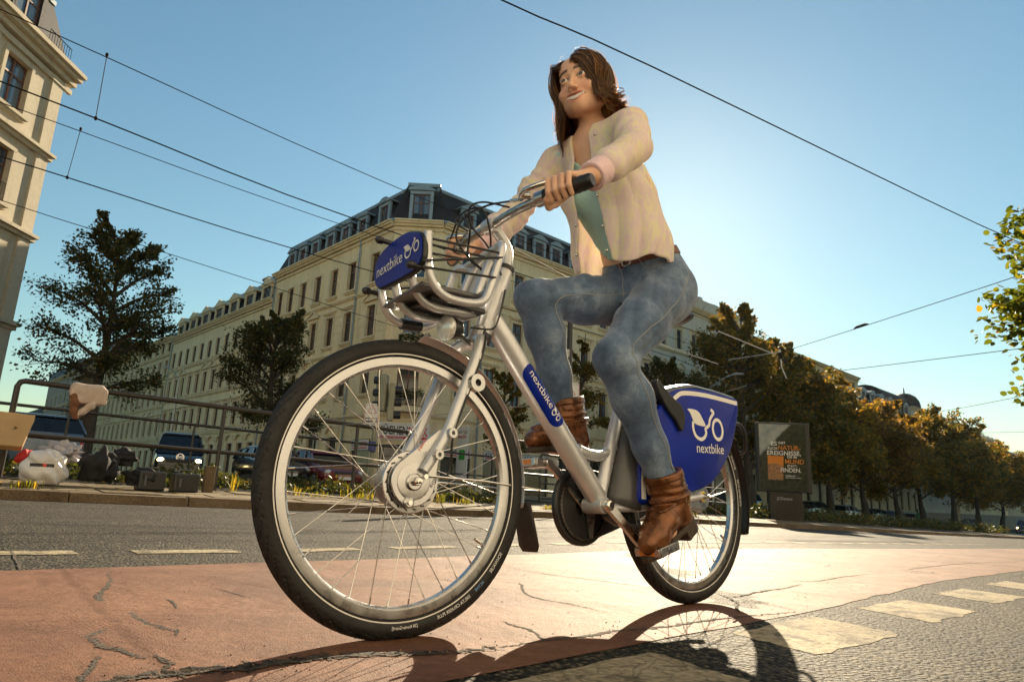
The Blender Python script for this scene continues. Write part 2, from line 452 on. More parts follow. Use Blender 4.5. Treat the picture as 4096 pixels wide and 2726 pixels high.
# one asphalt sheet out to the horizon
vs = []; fs = []
ys = [-400, -20, 0, 20, 60, 200, 2500]
for y in ys:
    for x, z in zip(GX, GZ): vs.append((x * (1 if abs(x) < 500 else 5), y, z))
for i in range(len(ys) - 1):
    for j in range(len(GX) - 1): k = len(GX); fs.append((i * k + j, i * k + j + 1, (i + 1) * k + j + 1, (i + 1) * k + j))
road = MB().add(vs, fs).build('road', M_ASPH, smooth=0, kind='structure')

# red bicycle lane
lane_top = [(-4.6, -1.2), (-2.6, 1.05), (-1.54, 2.16), (-0.99, 2.80), (0.12, 3.75), (1.99, 5.59), (4.46, 7.79), (9.52, 12.5), (30, 31.5)]
lane_bot = [(-3.2, -2.0), (-1.6, -0.15), (-0.5, 0.85), (0.36, 1.67), (0.92, 2.18), (2.29, 3.69), (4.17, 5.50), (10.5, 11.3), (31.2, 30.4)]
lane = strip_sheet('bike_lane', lane_top, lane_bot, 0.0018, M_LANE, 220, 0.006, kind='structure')
def crack_strip(pts, w, name, mat, dz, parent, sub=14):
    sp = spline(pts, sub); k = len(sp); L = []; R_ = []
    for i, (x, y) in enumerate(sp):
        a, b = sp[max(i - 1, 0)], sp[min(i + 1, k - 1)]
        dx, dy = b[0] - a[0], b[1] - a[1]; l = math.hypot(dx, dy) or 1
        env = min(1.0, 0.25 + 3.0 * min(i, k - 1 - i) / k)
        jx, jy = random.gauss(0, w * .25), random.gauss(0, w * .25)
        wl_, wr = w * env * random.uniform(.15, 1.0), w * env * random.uniform(.15, 1.0)
        L.append((x + jx - dy / l * wl_, y + jy + dx / l * wl_)); R_.append((x + jx + dy / l * wr, y + jy - dx / l * wr))
    vs = [(p[0], p[1], gz(p[0]) + dz) for p in L + R_]
    return MB().add(vs, [(i, i + 1, k + i + 1, k + i) for i in range(k - 1)]).build(name, mat, parent, 0)
CW = [.011, .011, .012, .011, .009, .030, .008, .006, .006, .006, .006, .004, .012, .009, .007, .010, .006, .007, .008, .006, .007]
for c, w in zip(CRACKS, CW):
    crack_strip(c, w, 'crack', M_SEAM if w > .03 else M_CRACK, 0.0030, lane)
crack_strip([(p[0] + .01, p[1] - .012) for p in CRACKS[5]], .009, 'crack', M_CRACK, 0.0040, lane)
# small extra cracks along the lane and the road
for i in range(26):
    t = random.uniform(0.8, 8); o = random.uniform(-.75, .75)
    x, y = 0.5 + t * .69 - o * .73 - .25, 2.9 + t * .72 + o * .69 - .55; pts = [(x, y)]
    d_ = random.uniform(-.4, .4) + .8
    for k in range(5): x += random.uniform(.03, .09) * math.cos(d_); y += random.uniform(.03, .09) * math.sin(d_); pts.append((x + random.gauss(0, .01), y + random.gauss(0, .01)))
    crack_strip(pts, .004, 'crack', M_CRACK, 0.0030, lane, 3)
for i in range(22):
    x, y = random.uniform(-3.5, 4), 0; y = 4.4 + x * .75 + random.uniform(0, 3.2); pts = [(x, y)]
    for k in range(5): x += random.uniform(.08, .2); y += random.gauss(.04, .05); pts.append((x, y))
    crack_strip(pts, random.uniform(.008, .02), 'crack', M_CRACK, 0.0012, road, 3)
# dashes along the far edge of the lane
ddir = np.array((math.sin(math.radians(45.5)), math.cos(math.radians(45.5)))); dn = np.array((-ddir[1], ddir[0]))
o0 = np.array((-1.70, 2.52))
t = -1.55
for i in range(26):
    L = 0.43 + random.uniform(-.02, .02); w = 0.125
    a = o0 + ddir * t + dn * .05
    vs = []; fs = []; k = 10
    for j in range(k + 1):
        p = a + ddir * L * j / k; bend = 0.0009 * (t + L * j / k) ** 2
        for s in (0, 1):
            pp = p + dn * (w * s - bend) + np.array((random.gauss(0, .004), random.gauss(0, .004))); vs.append((pp[0], pp[1], gz(pp[0]) + .0028))
    fs = [(2 * j, 2 * j + 1, 2 * j + 3, 2 * j + 2) for j in range(k)]
    MB().add(vs, fs).build('lane_marking', M_PAINT, road, 0)
    t += L + 0.205
# square blocks beside the lane
QD = [np.array(x_) for x_ in QUADS[:2]]
e = (QD[1].mean(0) - QD[0].mean(0)); base = QD[0]
allq = [base - e * 1.02, base] + [base + e * (k * 1.0 + 0.03 * k * k) for k in range(1, 9)]
for qd in allq:
    vs = []; fs = []; k = 9
    for i in range(k + 1):
        for j in range(k + 1):
            s, t_ = i / k, j / k
            p = qd[0] * (1 - s) * (1 - t_) + qd[1] * s * (1 - t_) + qd[2] * s * t_ + qd[3] * (1 - s) * t_
            if i in (0, k) or j in (0, k): p = p + rng.normal(0, .006, 2)
            vs.append((p[0], p[1], gz(p[0]) + .0012))
    for i in range(k):
        for j in range(k): fs.append((i * (k + 1) + j, i * (k + 1) + j + 1, (i + 1) * (k + 1) + j + 1, (i + 1) * (k + 1) + j))
    MB().add(vs, fs).build('lane_marking', M_PAINT, road, 0)

# far kerb and pavement
KA = np.array((0.67, 10.02)); KD = np.array((math.sin(math.radians(48.5)), math.cos(math.radians(48.5)))); KN = np.array((-KD[1], KD[0]))
def kp(s, o): p = KA + KD * s + KN * o; return p
def ktop(s, o): p = kp(s, o); return gz(p[0]) + 0.085 + 0.03 * max(0, o)
kerb = MB()
kerb = empty('kerb'); tag(kerb, kind='structure')
def slab(name, s0, s1, o0_, o1, top, thick, mat, parent, gap=0.004, tilt=0.0):
    c = [kp(s0 + gap, o0_ + gap), kp(s1 - gap, o0_ + gap), kp(s1 - gap, o1 - gap), kp(s0 + gap, o1 - gap)]
    dz = random.gauss(0, .003)
    zt = [top(s, o) + dz + random.gauss(0, tilt) for s, o in ((s0, o0_), (s1, o0_), (s1, o1), (s0, o1))]
    vs = [(p[0], p[1], z) for p, z in zip(c, zt)] + [(p[0], p[1], z - thick) for p, z in zip(c, zt)]
    return MB().add(vs, [(0, 1, 2, 3), (7, 6, 5, 4), (0, 4, 5, 1), (1, 5, 6, 2), (2, 6, 7, 3), (3, 7, 4, 0)]).build(name, mat, parent, 0, bevel=0.004)
for i in range(44):
    s0 = -13 + i * 1.0
    slab('kerb_stone', s0, s0 + 1.0, 0, 0.14, ktop, 0.25, M_KERB, kerb)
slab('kerb_stone', -8.9, -6.62, -0.16, 0.16, lambda s, o: gz(kp(s, o)[0]) + 0.215, 0.3, M_KERB, kerb)
pav = empty('pavement'); tag(pav, kind='structure')
for i in range(46):
    for j in range(3):
        s0 = -9.2 + i * 0.5 + (0.25 if j % 2 else 0)
        slab('paving_slab', s0, s0 + .5, 0.145 + j * .42, 0.145 + j * .42 + .415, ktop, 0.08, M_SLAB, pav, 0.005, 0.0015)
vs = []
for s in (-16, 34):
    for o in (0.10, 1.5): p = kp(s, o); vs.append((p[0], p[1], ktop(s, o) - 0.02))
vs2 = []; fs2 = []
ss = np.linspace(-16, 34, 26)
for s in ss:
    for o in (0.10, 1.5, 2.6, 5.4):
        p = kp(s, o); vs2.append((p[0], p[1], ktop(s, min(o, 2.0)) - (0.018 if o < 1.6 else 0.0) + (0.03 if o == 2.6 else 0) - (0.05 if o > 5 else 0)))
for i in range(25):
    for j in range(3): fs2.append((i * 4 + j, i * 4 + j + 1, (i + 1) * 4 + j + 1, (i + 1) * 4 + j))
MB().add(vs2, fs2).build('planting_bed', M_SOIL, smooth=0, kind='structure')


# loose grit on the lane and along the broken seam
m = MB()
for i in range(520):
    if i % 3: t = random.uniform(-1.2, 5); o = random.uniform(-1.0, 1.25); x, y = .1 + t * .69 - o * .73, 2.35 + t * .72 + o * .69
    else: c_ = random.choice(CRACKS[5] + CRACKS[12]); x, y = c_[0] + random.gauss(0, .10), c_[1] + random.gauss(0, .04)
    r = random.uniform(.0008, .0024); z = gz(x) + .0022 + r * .5; a = random.uniform(0, 3)
    c, s_ = math.cos(a) * r, math.sin(a) * r
    m.add([(x + c, y + s_, z), (x - s_, y + c, z), (x - c, y - s_, z), (x + s_, y - c, z), (x, y, z + r * .8), (x, y, z - r)], [(0, 1, 4), (1, 2, 4), (2, 3, 4), (3, 0, 4), (1, 0, 5), (2, 1, 5), (3, 2, 5), (0, 3, 5)])
m.build('grit', pbr('grey_grit', (.20, .12, .08), .9, 0, .5, 60, space='World'), smooth=0, label='loose grit scattered on the red lane', cat='grit', kind='stuff')

# paving sheets added pale to bounce light, beyond the planting bed and on the near side, behind the viewer
M_PALE = ground_mat('pale_bounce_paving', (0.25, 0.21, 0.15), (0.36, 0.31, 0.23), 0.0, grain=0.5, rough=0.85, stain=0.35)
vs = []; fs = []
for s_ in np.linspace(-70, 110, 60):
    for o_ in (6.2, 14, 24):
        p_ = kp(s_, o_); vs.append((p_[0], p_[1], gz(p_[0]) + .006))
for i in range(59):
    for j in range(2): fs.append((i * 3 + j, i * 3 + j + 1, (i + 1) * 3 + j + 1, (i + 1) * 3 + j))
MB().add(vs, fs).build('street_bounce_sheet', M_PALE, smooth=0, kind='structure')
vs = []; fs = []
for s_ in np.linspace(-30, 40, 40):
    for o_ in (-1.75, -3.1):
        x_, y_ = .36 + s_ * .731 - o_ * .682, 1.67 + s_ * .682 + o_ * .731; vs.append((x_, y_, gz(x_) + .09))
for i in range(39): fs.append((i * 2, i * 2 + 1, (i + 1) * 2 + 1, (i + 1) * 2))
MB().add(vs, fs).build('near_bounce_pavement', M_PALE, smooth=0, kind='structure')
# ================================================================== BUILDINGS
def wall_mat(name, col):
    m, nt, b = new_mat(name)
    pos = N(nt, 'NewGeometry').outputs['Position']; mp = N(nt, 'Mapping'); mp.inputs['Scale'].default_value = (1.6, 1.6, .22); nt.links.new(pos, mp.inputs[0])
    n1 = noise(nt, pos, .45, 5, .6); n2 = noise(nt, mp.outputs[0], 1.4, 6, .65); n3 = noise(nt, pos, 7, 5, .6)
    c = ramp(nt, n1.outputs[0], [(.3, tuple(x * .90 for x in col)), (.7, tuple(min(1, x * 1.06) for x in col))])
    c = mixc(nt, 1.0, c, ramp(nt, n2.outputs[0], [(.32, (.84, .81, .76)), (.50, (1, 1, 1))]), 'MULTIPLY')
    c = mixc(nt, 1.0, c, ramp(nt, n3.outputs[0], [(.3, .90), (.65, 1.03)]), 'MULTIPLY')
    nt.links.new(c, b.inputs['Base Color']); b.inputs['Roughness'].default_value = .88
    nt.links.new(bump(nt, noise(nt, pos, 40, 3).outputs[0], .25, .004), b.inputs['Normal'])
    return m
M_CREAM = wall_mat('cream_render', (0.82, 0.68, 0.42))
M_CREAM2 = wall_mat('pale_yellow_render', (0.80, 0.66, 0.40))
M_CREAM3 = wall_mat('ochre_grey_render', (0.66, 0.54, 0.33))
M_TRIM = wall_mat('cream_stone_trim', (0.74, 0.62, 0.40))
M_OFFW = wall_mat('off_white_render', (0.66, 0.61, 0.50))
M_PLINTH = wall_mat('grey_plinth', (0.30, 0.26, 0.20))
M_SLATE = pbr('dark_slate_roof', (0.020, 0.019, 0.019), 0.75, 0, .35, 9, .6, 26, .02, space='World')
M_ZINC = pbr('blue_grey_zinc', (0.24, 0.30, 0.33), 0.5, 0.2, .12, 4, space='World')
M_WOOD = pbr('red_brown_window_wood', (0.145, 0.060, 0.034), 0.5, 0, .15, 6)
M_WOODD = pbr('dark_brown_window_wood', (0.075, 0.050, 0.036), 0.5, 0, .15, 6)
M_SHOPW = pbr('white_shop_board', (0.72, 0.70, 0.66), 0.5, 0, .05, 2)
M_RED = pbr('sign_red', (0.55, 0.02, 0.025), 0.5, 0, .05, 3)
M_INK = pbr('sign_black', (0.02, 0.02, 0.022), 0.5, 0, .1, 3)
M_IRON = pbr('wrought_iron', (0.03, 0.03, 0.03), 0.5, 0.3, .2, 8)
def glass_mat(name, c0, c1, rough=0.06):
    """dark pane; some windows show a pale curtain or a blind."""
    m, nt, b = new_mat(name)
    tc = N(nt, 'TexCoord'); oi = N(nt, 'ObjectInfo'); sx = N(nt, 'SeparateXYZ'); nt.links.new(tc.outputs['Object'], sx.inputs[0])
    wv = N(nt, 'TexWave'); wv.inputs['Scale'].default_value = 5.0; wv.inputs['Distortion'].default_value = 2.0; nt.links.new(tc.outputs['Object'], wv.inputs['Vector'])
    cur = ramp(nt, wv.outputs[0], [(0, tuple(x * .6 for x in c1)), (1, c1)])
    ab = N(nt, 'Math', operation='ABSOLUTE'); nt.links.new(sx.outputs[0], ab.inputs[0])
    th = N(nt, 'Math', operation='MULTIPLY_ADD'); th.inputs[1].default_value = .5; th.inputs[2].default_value = .05; nt.links.new(oi.outputs['Random'], th.inputs[0])
    gt = N(nt, 'Math', operation='GREATER_THAN'); nt.links.new(ab.outputs[0], gt.inputs[0]); nt.links.new(th.outputs[0], gt.inputs[1])
    nt.links.new(mixc(nt, gt.outputs[0], c0, cur), b.inputs['Base Color'])
    b.inputs['Roughness'].default_value = rough; b.inputs['Specular IOR Level'].default_value = 0.8
    return m
M_GLASS = glass_mat('window_glass_with_curtain', (0.015, 0.017, 0.016), (0.10, 0.095, 0.08))
M_GLASSB = glass_mat('sky_tinted_glass', (0.03, 0.05, 0.07), (0.14, 0.19, 0.23), 0.05)  # reflected sky put into the pane colour as blue

def az(a): return Vector((math.sin(math.radians(a)), math.cos(math.radians(a)), 0))
class Facade:
    """A street front: s runs along it, z up, t outwards towards the street."""
    def __init__(f, origin, a, flip, parent):
        f.o = Vector(origin); f.d = az(a); n = Vector((f.d.y, -f.d.x, 0)); f.n = n if not flip else -n; f.parent = parent
        f.holes = []; f.R = Matrix((f.d, f.n, Vector((0, 0, 1)))).transposed()
    def P(f, s, t, z): return f.o + f.d * s + f.n * t + Vector((0, 0, z))
    def box(f, mb, s0, s1, t0, t1, z0, z1): return mb.box(f.P((s0 + s1) / 2, (t0 + t1) / 2, (z0 + z1) / 2), (abs(s1 - s0), abs(t1 - t0), abs(z1 - z0)), f.R)
    def wall(f, s0, s1, z0, z1, mat, depth=0.22, name='wall'):
        xs = sorted({round(x, 3) for x in [s0, s1] + [h[0] for h in f.holes] + [h[1] for h in f.holes] if s0 <= x <= s1})
        zs = sorted({round(x, 3) for x in [z0, z1] + [h[2] for h in f.holes] + [h[3] for h in f.holes] if z0 <= x <= z1})
        m = MB()
        for i in range(len(xs) - 1):
            for j in range(len(zs) - 1):
                cx, cz = (xs[i] + xs[i + 1]) / 2, (zs[j] + zs[j + 1]) / 2
                if any(h[0] < cx < h[1] and h[2] < cz < h[3] for h in f.holes): continue
                m.add([f.P(xs[i], 0, zs[j]), f.P(xs[i + 1], 0, zs[j]), f.P(xs[i + 1], 0, zs[j + 1]), f.P(xs[i], 0, zs[j + 1])], [(0, 1, 2, 3)])
        for (a, b, c, d) in f.holes:
            if a < s0 or b > s1 or c < z0 or d > z1: continue
            k = -depth
            for (p, q_) in (((a, c), (b, c)), ((b, c), (b, d)), ((b, d), (a, d)), ((a, d), (a, c))):
                m.add([f.P(p[0], 0, p[1]), f.P(q_[0], 0, q_[1]), f.P(q_[0], k, q_[1]), f.P(p[0], k, p[1])], [(0, 1, 2, 3)])
        return m.build(name, mat, f.parent, 0)

WCACHE = {}
def window_at(f, s, z0, w, h, wood, glass, depth=0.16, style='cross', parent=None, name='window', t=None):
    """frame with mullion and transom, glass pane as its child; origin at the sill centre."""
    key = (round(w, 2), round(h, 2), wood.name, style)
    if key not in WCACHE:
        m = MB(); b = 0.055
        m.box((0, 0, b / 2), (w, .07, b)).box((0, 0, h - b / 2), (w, .07, b)).box((-w / 2 + b / 2, 0, h / 2), (b, .07, h - 2 * b)).box((w / 2 - b / 2, 0, h / 2), (b, .07, h - 2 * b))
        if style in ('cross', 'arch'): m.box((0, .004, h * .5), (.085, .075, h - 2 * b)).box((0, .012, h * .69), (w - 2 * b, .08, .075))
        if style == 'arch':
            for sg in (1, -1): m.prism([(sg * w / 2 * math.cos(a), h - w * .22 + w * .22 * math.sin(a)) for a in np.linspace(0, math.pi / 2, 6)] + [(sg * w / 2, h)], lambda x, y, t: (x, t, y), .03, .05)
        if style == 'shop': m.box((0, 0.004, h * .78), (w - 2 * b, .07, .05))
        if style == 'bars3':
            for x in (-w / 6, w / 6): m.box((x, 0.002, h / 2), (.05, .06, h - 2 * b))
            m.box((0, .006, h * .7), (w - 2 * b, .06, .05))
        g = MB().box((0, -.008, h / 2), (w - .06, .012, h - .06))
        WCACHE[key] = (m.mesh('window', wood, 0), {}, g)
    fm, gm, g = WCACHE[key]
    if glass.name not in gm: gm[glass.name] = g.mesh('pane', glass, 0)
    o = link(name, fm, parent or f.parent)
    p = f.P(s, -depth if t is None else t, z0); o.matrix_world = Matrix.Translation(p) @ f.R.to_4x4()
    c = link('pane', gm[glass.name], o)
    return o

SURR = {}
def trim_at(f, s, z0, w, h, mat, style, name):
    """surround, hood and sill round one opening."""
    key = (round(w, 2), round(h, 2), mat.name, style)
    if key not in SURR:
        m = MB(); b = .15
        if 'plain' not in style:
            m.box((-w / 2 - b / 2, .03, h / 2), (b, .06, h)).box((w / 2 + b / 2, .03, h / 2), (b, .06, h)).box((0, .033, h + b / 2), (w + 2 * b, .066, b))
        m.box((0, .09, -.06), (w + .42, .18, .12)).box((0, .05, -.17), (w + .3, .10, .10))
        if 'hood' in style: m.box((0, .10, h + .34), (w + .7, .20, .10)).box((0, .06, h + .25), (w + .55, .12, .09)).box((-w / 2 - .2, .05, h + .12), (.14, .10, .22)).box((w / 2 + .2, .05, h + .12), (.14, .10, .22))
        if 'gable' in style:
            m.box((0, .10, h + .30), (w + .7, .20, .08))
            m.prism([(-w / 2 - .38, h + .342), (w / 2 + .38, h + .342), (0, h + .72)], lambda x, y, t: (x, t, y), .0, .10)
            for sg in (1, -1): m.prism([(sg * (w / 2 + .40), h + .345), (sg * (w / 2 + .40), h + .43), (0, h + .86), (0, h + .76)], lambda x, y, t: (x, t, y), .0, .20)
        if 'round' in style:
            R_ = w / 2 + .34
            out = [(R_ * math.cos(a), h + .22 + R_ * .62 * math.sin(a)) for a in np.linspace(0, math.pi, 13)]; inn = [(x * .80, h + .22 + (y - h - .22) * .78) for x, y in reversed(out)]
            m.prism(out + inn, lambda x, y, t: (x, t, y), 0, .18)
        SURR[key] = m.mesh(name, mat, 0)
    o = link(name, SURR[key], f.parent); o.matrix_world = Matrix.Translation(f.P(s, 0.002, z0)) @ f.R.to_4x4()
    return o

def string_course(f, s0, s1, z, prof, mat, name='string_course'):
    m = MB()
    for (t1, za, zb) in prof: f.box(m, s0, s1, -0.01, t1, z + za, z + zb)
    return m.build(name, mat, f.parent, 0)
STR = [(.10, -.08, .0), (.17, 0, .09), (.07, .09, .16)]
EAVE = [(.12, -.55, -.42), (.22, -.30, -.16), (.36, -.16, -.04), (.46, -.04, .06)]

def dentils(f, s0, s1, z, step, mat):
    m = MB(); s = s0 + step / 2
    while s < s1: f.box(m, s - step * .24, s + step * .24, 0, .24, z - .16, z); s += step
    return tag(m.build('dentil_row', mat, f.parent, 0), kind='stuff')

def mansard(f, s0, s1, z0, z1, run, mat, depth=11.0, name='roof', e0=0, e1=0):
    m = MB()
    vs = [f.P(s0, .1, z0), f.P(s1, .1, z0), f.P(s1 + e1, -run, z1), f.P(s0 + e0, -run, z1), f.P(s1 + e1, -depth, z1 + .5), f.P(s0 + e0, -depth, z1 + .5), f.P(s1, -depth, z0), f.P(s0, -depth, z0)]
    m.add(vs, [(0, 1, 2, 3), (3, 2, 4, 5), (1, 6, 4, 2), (0, 3, 5, 7), (5, 4, 6, 7)])
    r = m.build(name, mat, f.parent, 0)
    mm = MB(); f.box(mm, s0 + e0, s1 + e1, -run - .12, -run + .12, z1 - .10, z1 + .10); mm.build('zinc_edge', M_ZINC, r, 0)
    mm = MB(); f.box(mm, s0, s1, .06, .22, z0 - .05, z0 + .08); mm.build('gutter', M_ZINC, r, 0)
    return r

DORM = {}
def dormer_at(f, s, z, w, h, roof, style='zinc', cheek=None, depth=1.5, t=-0.05):
    key = (round(w, 2), round(h, 2), style)
    cheekm = {'zinc': M_ZINC, 'stone': M_TRIM, 'dark': M_SLATE}[style]
    if key not in DORM:
        m = MB()
        m.box((-w / 2 - .11, -.06, h / 2), (.20, .16, h)).box((w / 2 + .11, -.06, h / 2), (.20, .16, h)).box((0, -.06, h + .10), (w + .42, .16, .20))
        c = MB().box((-w / 2 - .16, -depth / 2 - .14, h / 2), (.06, depth, h)).box((w / 2 + .16, -depth / 2 - .14, h / 2), (.06, depth, h))
        r = MB(); ov = .24
        if style == 'zinc': pr_ = [(-w / 2 - ov - .1, h + .20), (-w / 2 - ov - .1, h + .27), (-w / 4, h + .56), (w / 4, h + .56), (w / 2 + ov + .1, h + .27), (w / 2 + ov + .1, h + .20), (0, h + .24)]
        else: pr_ = [(-w / 2 - ov - .12, h + .18), (-w / 2 - ov - .12, h + .28), (0, h + .82), (w / 2 + ov + .12, h + .28), (w / 2 + ov + .12, h + .18)]
        r.prism(pr_, lambda x, y, t: (x, t, y), .12, -depth - .3)
        DORM[key] = (m.mesh('dormer', cheekm, 0), c.mesh('dormer_cheek', M_SLATE, 0), r.mesh('dormer_roof', M_ZINC if style == 'zinc' else M_TRIM, 0))
    a, b, c = DORM[key]
    M = Matrix.Translation(f.P(s, t, z)) @ f.R.to_4x4()
    o = link('dormer', a, roof); o.matrix_world = M
    for nm, me in (('dormer_cheek', b), ('dormer_roof', c)): link(nm, me, o)
    if style == 'stone':
        for sg in (-1, 1):
            x = link('window', WCACHE_get(w / 2 - .08, h - .1, M_WOODD), o); x.location = (sg * w / 4, -.12, .05)
    else:
        x = link('window', WCACHE_get(w, h, M_WOOD, M_GLASSB), o); x.location = (0, -.12, 0)
    return o
WC2 = {}
def WCACHE_get(w, h, wood, glass=None):
    """window and glass as one small mesh (two materials) for dormers."""
    key = (round(w, 2), round(h, 2), wood.name)
    if key not in WC2:
        m = MB(); b = .05
        m.box((0, 0, b / 2), (w, .06, b)).box((0, 0, h - b / 2), (w, .06, b)).box((-w / 2 + b / 2, 0, h / 2), (b, .06, h)).box((w / 2 - b / 2, 0, h / 2), (b, .06, h)).box((0, .004, h / 2), (.08, .066, h)).box((0, .01, h * .68), (w, .07, .06))
        nf = len(m.f); m.box((0, -.006, h / 2), (w - .04, .012, h - .04))
        me = m.mesh('window', wood, 0); me.materials.append(glass or M_GLASS)
        for p in me.polygons:
            if p.index >= nf: p.material_index = 1
        WC2[key] = me
    return WC2[key]

def downpipe(f, s, z0, z1, parent=None):
    MB().tube([f.P(s, .30, z1), f.P(s, .12, z1 - .45), f.P(s, .12, z0)], .055, 8).build('downpipe', M_ZINC, parent or f.parent)

def rustication(f, s0, s1, z0, z1, step, mat):
    """ashlar courses: thin proud bands with recessed joints, cut round the openings."""
    m = MB(); z = z0
    while z < z1 - .05:
        zt = min(z + step - .04, z1); cuts = [(s0, s1)]
        for (a, b, c, d) in f.holes:
            if c - .1 < zt and d + .30 > z:
                nc = []
                for (x, y) in cuts:
                    if b + .17 <= x or a - .17 >= y: nc.append((x, y)); continue
                    if a - .17 > x: nc.append((x, a - .17))
                    if b + .17 < y: nc.append((b + .17, y))
                cuts = nc
        for (x, y) in cuts:
            if y - x > .05: f.box(m, x, y, -.02, .028, z, zt)
        z += step
    return m.build('ashlar_courses', mat, f.parent, 0)

# ---- corner building
CLp, CRp = (-7.338, 37.719, 0), (-4.409, 37.773, 0)
corner = empty('corner_building', (-5.9, 40, 0), label='cream corner apartment building with black mansard roof and shop at its base', cat='building')
corner_inv = corner.matrix_world.inverted()
corner.location = (0, 0, 0)
FL = Facade(CLp, -43, False, corner); FL.n = Vector((-FL.d.y, FL.d.x, 0)) if False else FL.n
if FL.n.dot(Vector((0, -1, 0))) < 0: FL = Facade(CLp, -43, True, corner)
FRt = Facade(CRp, 47, False, corner)
if FRt.n.dot(Vector((0, -1, 0))) < 0: FRt = Facade(CRp, 47, True, corner)
_cd = Vector(CRp) - Vector(CLp); FCa = math.degrees(math.atan2(_cd.x, _cd.y)); FC = Facade(CLp, FCa, False, corner)
if FC.n.dot(Vector((0, -1, 0))) < 0: FC = Facade(CLp, FCa, True, corner)
Z0B = -1.2
ROWS = [(5.65, 2.05, 'hood'), (9.12, 1.95, 'hood'), (12.52, 1.90, 'frame')]
WSL = [1.85, 4.62, 6.95, 9.25, 11.45, 13.45, 15.25]
for s in WSL:
    for (z, h, st) in ROWS: FL.holes.append((s - .47, s + .47, z, z + h))
gl = [(1.7, 2.1, 0.25, 3.0), (5.05, 1.05, 0.6, 3.2), (7.6, 1.45, -.6, 3.35), (10.0, 1.0, .5, 2.9), (12.6, 1.05, .6, 3.1), (14.9, 1.05, .6, 3.1)]
for (s, w, a, b) in gl: FL.holes.append((s - w / 2, s + w / 2, a, b))
FL.wall(0, 16.42, Z0B, 16, M_CREAM)
WSR = [2.0, 4.2, 6.45, 8.7, 10.95, 13.2, 15.3]
for s in WSR:
    for (z, h, st) in ROWS: FRt.holes.append((s - .47, s + .47, z, z + h))
for s, w in ((2.0, 2.2), (5.3, 2.4), (8.6, 2.4), (11.8, 2.2), (14.8, 1.6)): FRt.holes.append((s - w / 2, s + w / 2, .1, 2.75))
FRt.wall(0, 17.2, Z0B, 16, M_CREAM)
CW_ = _cd.length
FC.holes += [(CW_ / 2 - .62, CW_ / 2 + .62, 4.95, 7.35), (CW_ / 2 - .5, CW_ / 2 + .5, 9.12, 11.07), (CW_ / 2 - .5, CW_ / 2 + .5, 12.52, 14.42), (.35, CW_ - .35, -.2, 2.7)]
FC.wall(0, CW_, Z0B, 16, M_CREAM)
for f, lst in ((FL, WSL), (FRt, WSR)):
    for i, s in enumerate(lst):
        for r_, (z, h, st) in enumerate(ROWS):
            window_at(f, s, z, .94, h, M_WOOD, M_GLASS if f is FL else M_GLASSB)
            stl = 'gable' if (r_ == 1 and i in (0, 3, 6)) else ('round' if (r_ == 0 and i in (0, 3)) else st)
            trim_at(f, s, z, .94, h, M_TRIM, stl, 'window_surround')
for (s, w, a, b) in gl:
    window_at(FL, s, a, w, b - a, M_WOODD, M_GLASS, style='shop' if w > 1.8 else 'arch')
    if w < 1.8: trim_at(FL, s, a, w, b - a, M_TRIM, 'round', 'window_surround')
for h in FRt.holes[-5:]: window_at(FRt, (h[0] + h[1]) / 2, h[2], h[1] - h[0], h[3] - h[2], M_INK, M_GLASS, style='shop')
for h in FC.holes: window_at(FC, (h[0] + h[1]) / 2, h[2], h[1] - h[0], h[3] - h[2], M_WOOD if h[2] > 3 else M_INK, M_GLASSB if h[2] > 8 else M_GLASS, style='cross' if h[2] > 3 else 'shop')
for h in FC.holes[1:3]: trim_at(FC, (h[0] + h[1]) / 2, h[2], 1.0, h[3] - h[2], M_TRIM, 'hood', 'window_surround')
for f, L in ((FL, 16.42), (FRt, 17.2), (FC, CW_)):
    for z in (4.35, 8.45, 11.95): string_course(f, 0, L, z, STR, M_TRIM)
    string_course(f, 0, L, 16, EAVE, M_TRIM, 'cornice')
    m = MB(); f.box(m, 0, L, -.05, .10, Z0B, .22); m.build('plinth', M_PLINTH, corner, 0)
    rustication(f, .02, L - .02, .25, 4.2, .42, M_CREAM)
    rustication(f, .02, L - .02, 4.6, 8.3, .55, M_CREAM)
    rustication(f, .02, L - .02, 8.75, 11.8, .55, M_CREAM)
downpipe(FL, 3.72, 0, 16); downpipe(FL, 16.2, 0, 15.9); downpipe(FRt, 3.4, 0, 16)
rfL = mansard(FL, 0, 16.42, 16.05, 18.55, 1.0, M_SLATE, 9)
rfR = mansard(FRt, 0, 17.2, 16.05, 18.55, 1.0, M_SLATE, 9)
rfC = mansard(FC, -.30, CW_ + .30, 16.05, 18.85, .85, M_SLATE, 5, e0=.75, e1=-.75)
for s in (4.05, 6.2, 8.3, 10.5, 12.45, 14.15): dormer_at(FL, s, 16.12, .80, 1.15, rfL)
dormer_at(FL, 1.5, 16.12, .85, 1.35, rfL)
for s in (1.9, 4.2, 6.4, 8.3, 10.0, 12.0, 14.0, 16.0): dormer_at(FRt, s, 16.12, .80, 1.15, rfR)
dormer_at(FC, CW_ / 2, 16.12, 1.0, 1.75, rfC, t=.02)
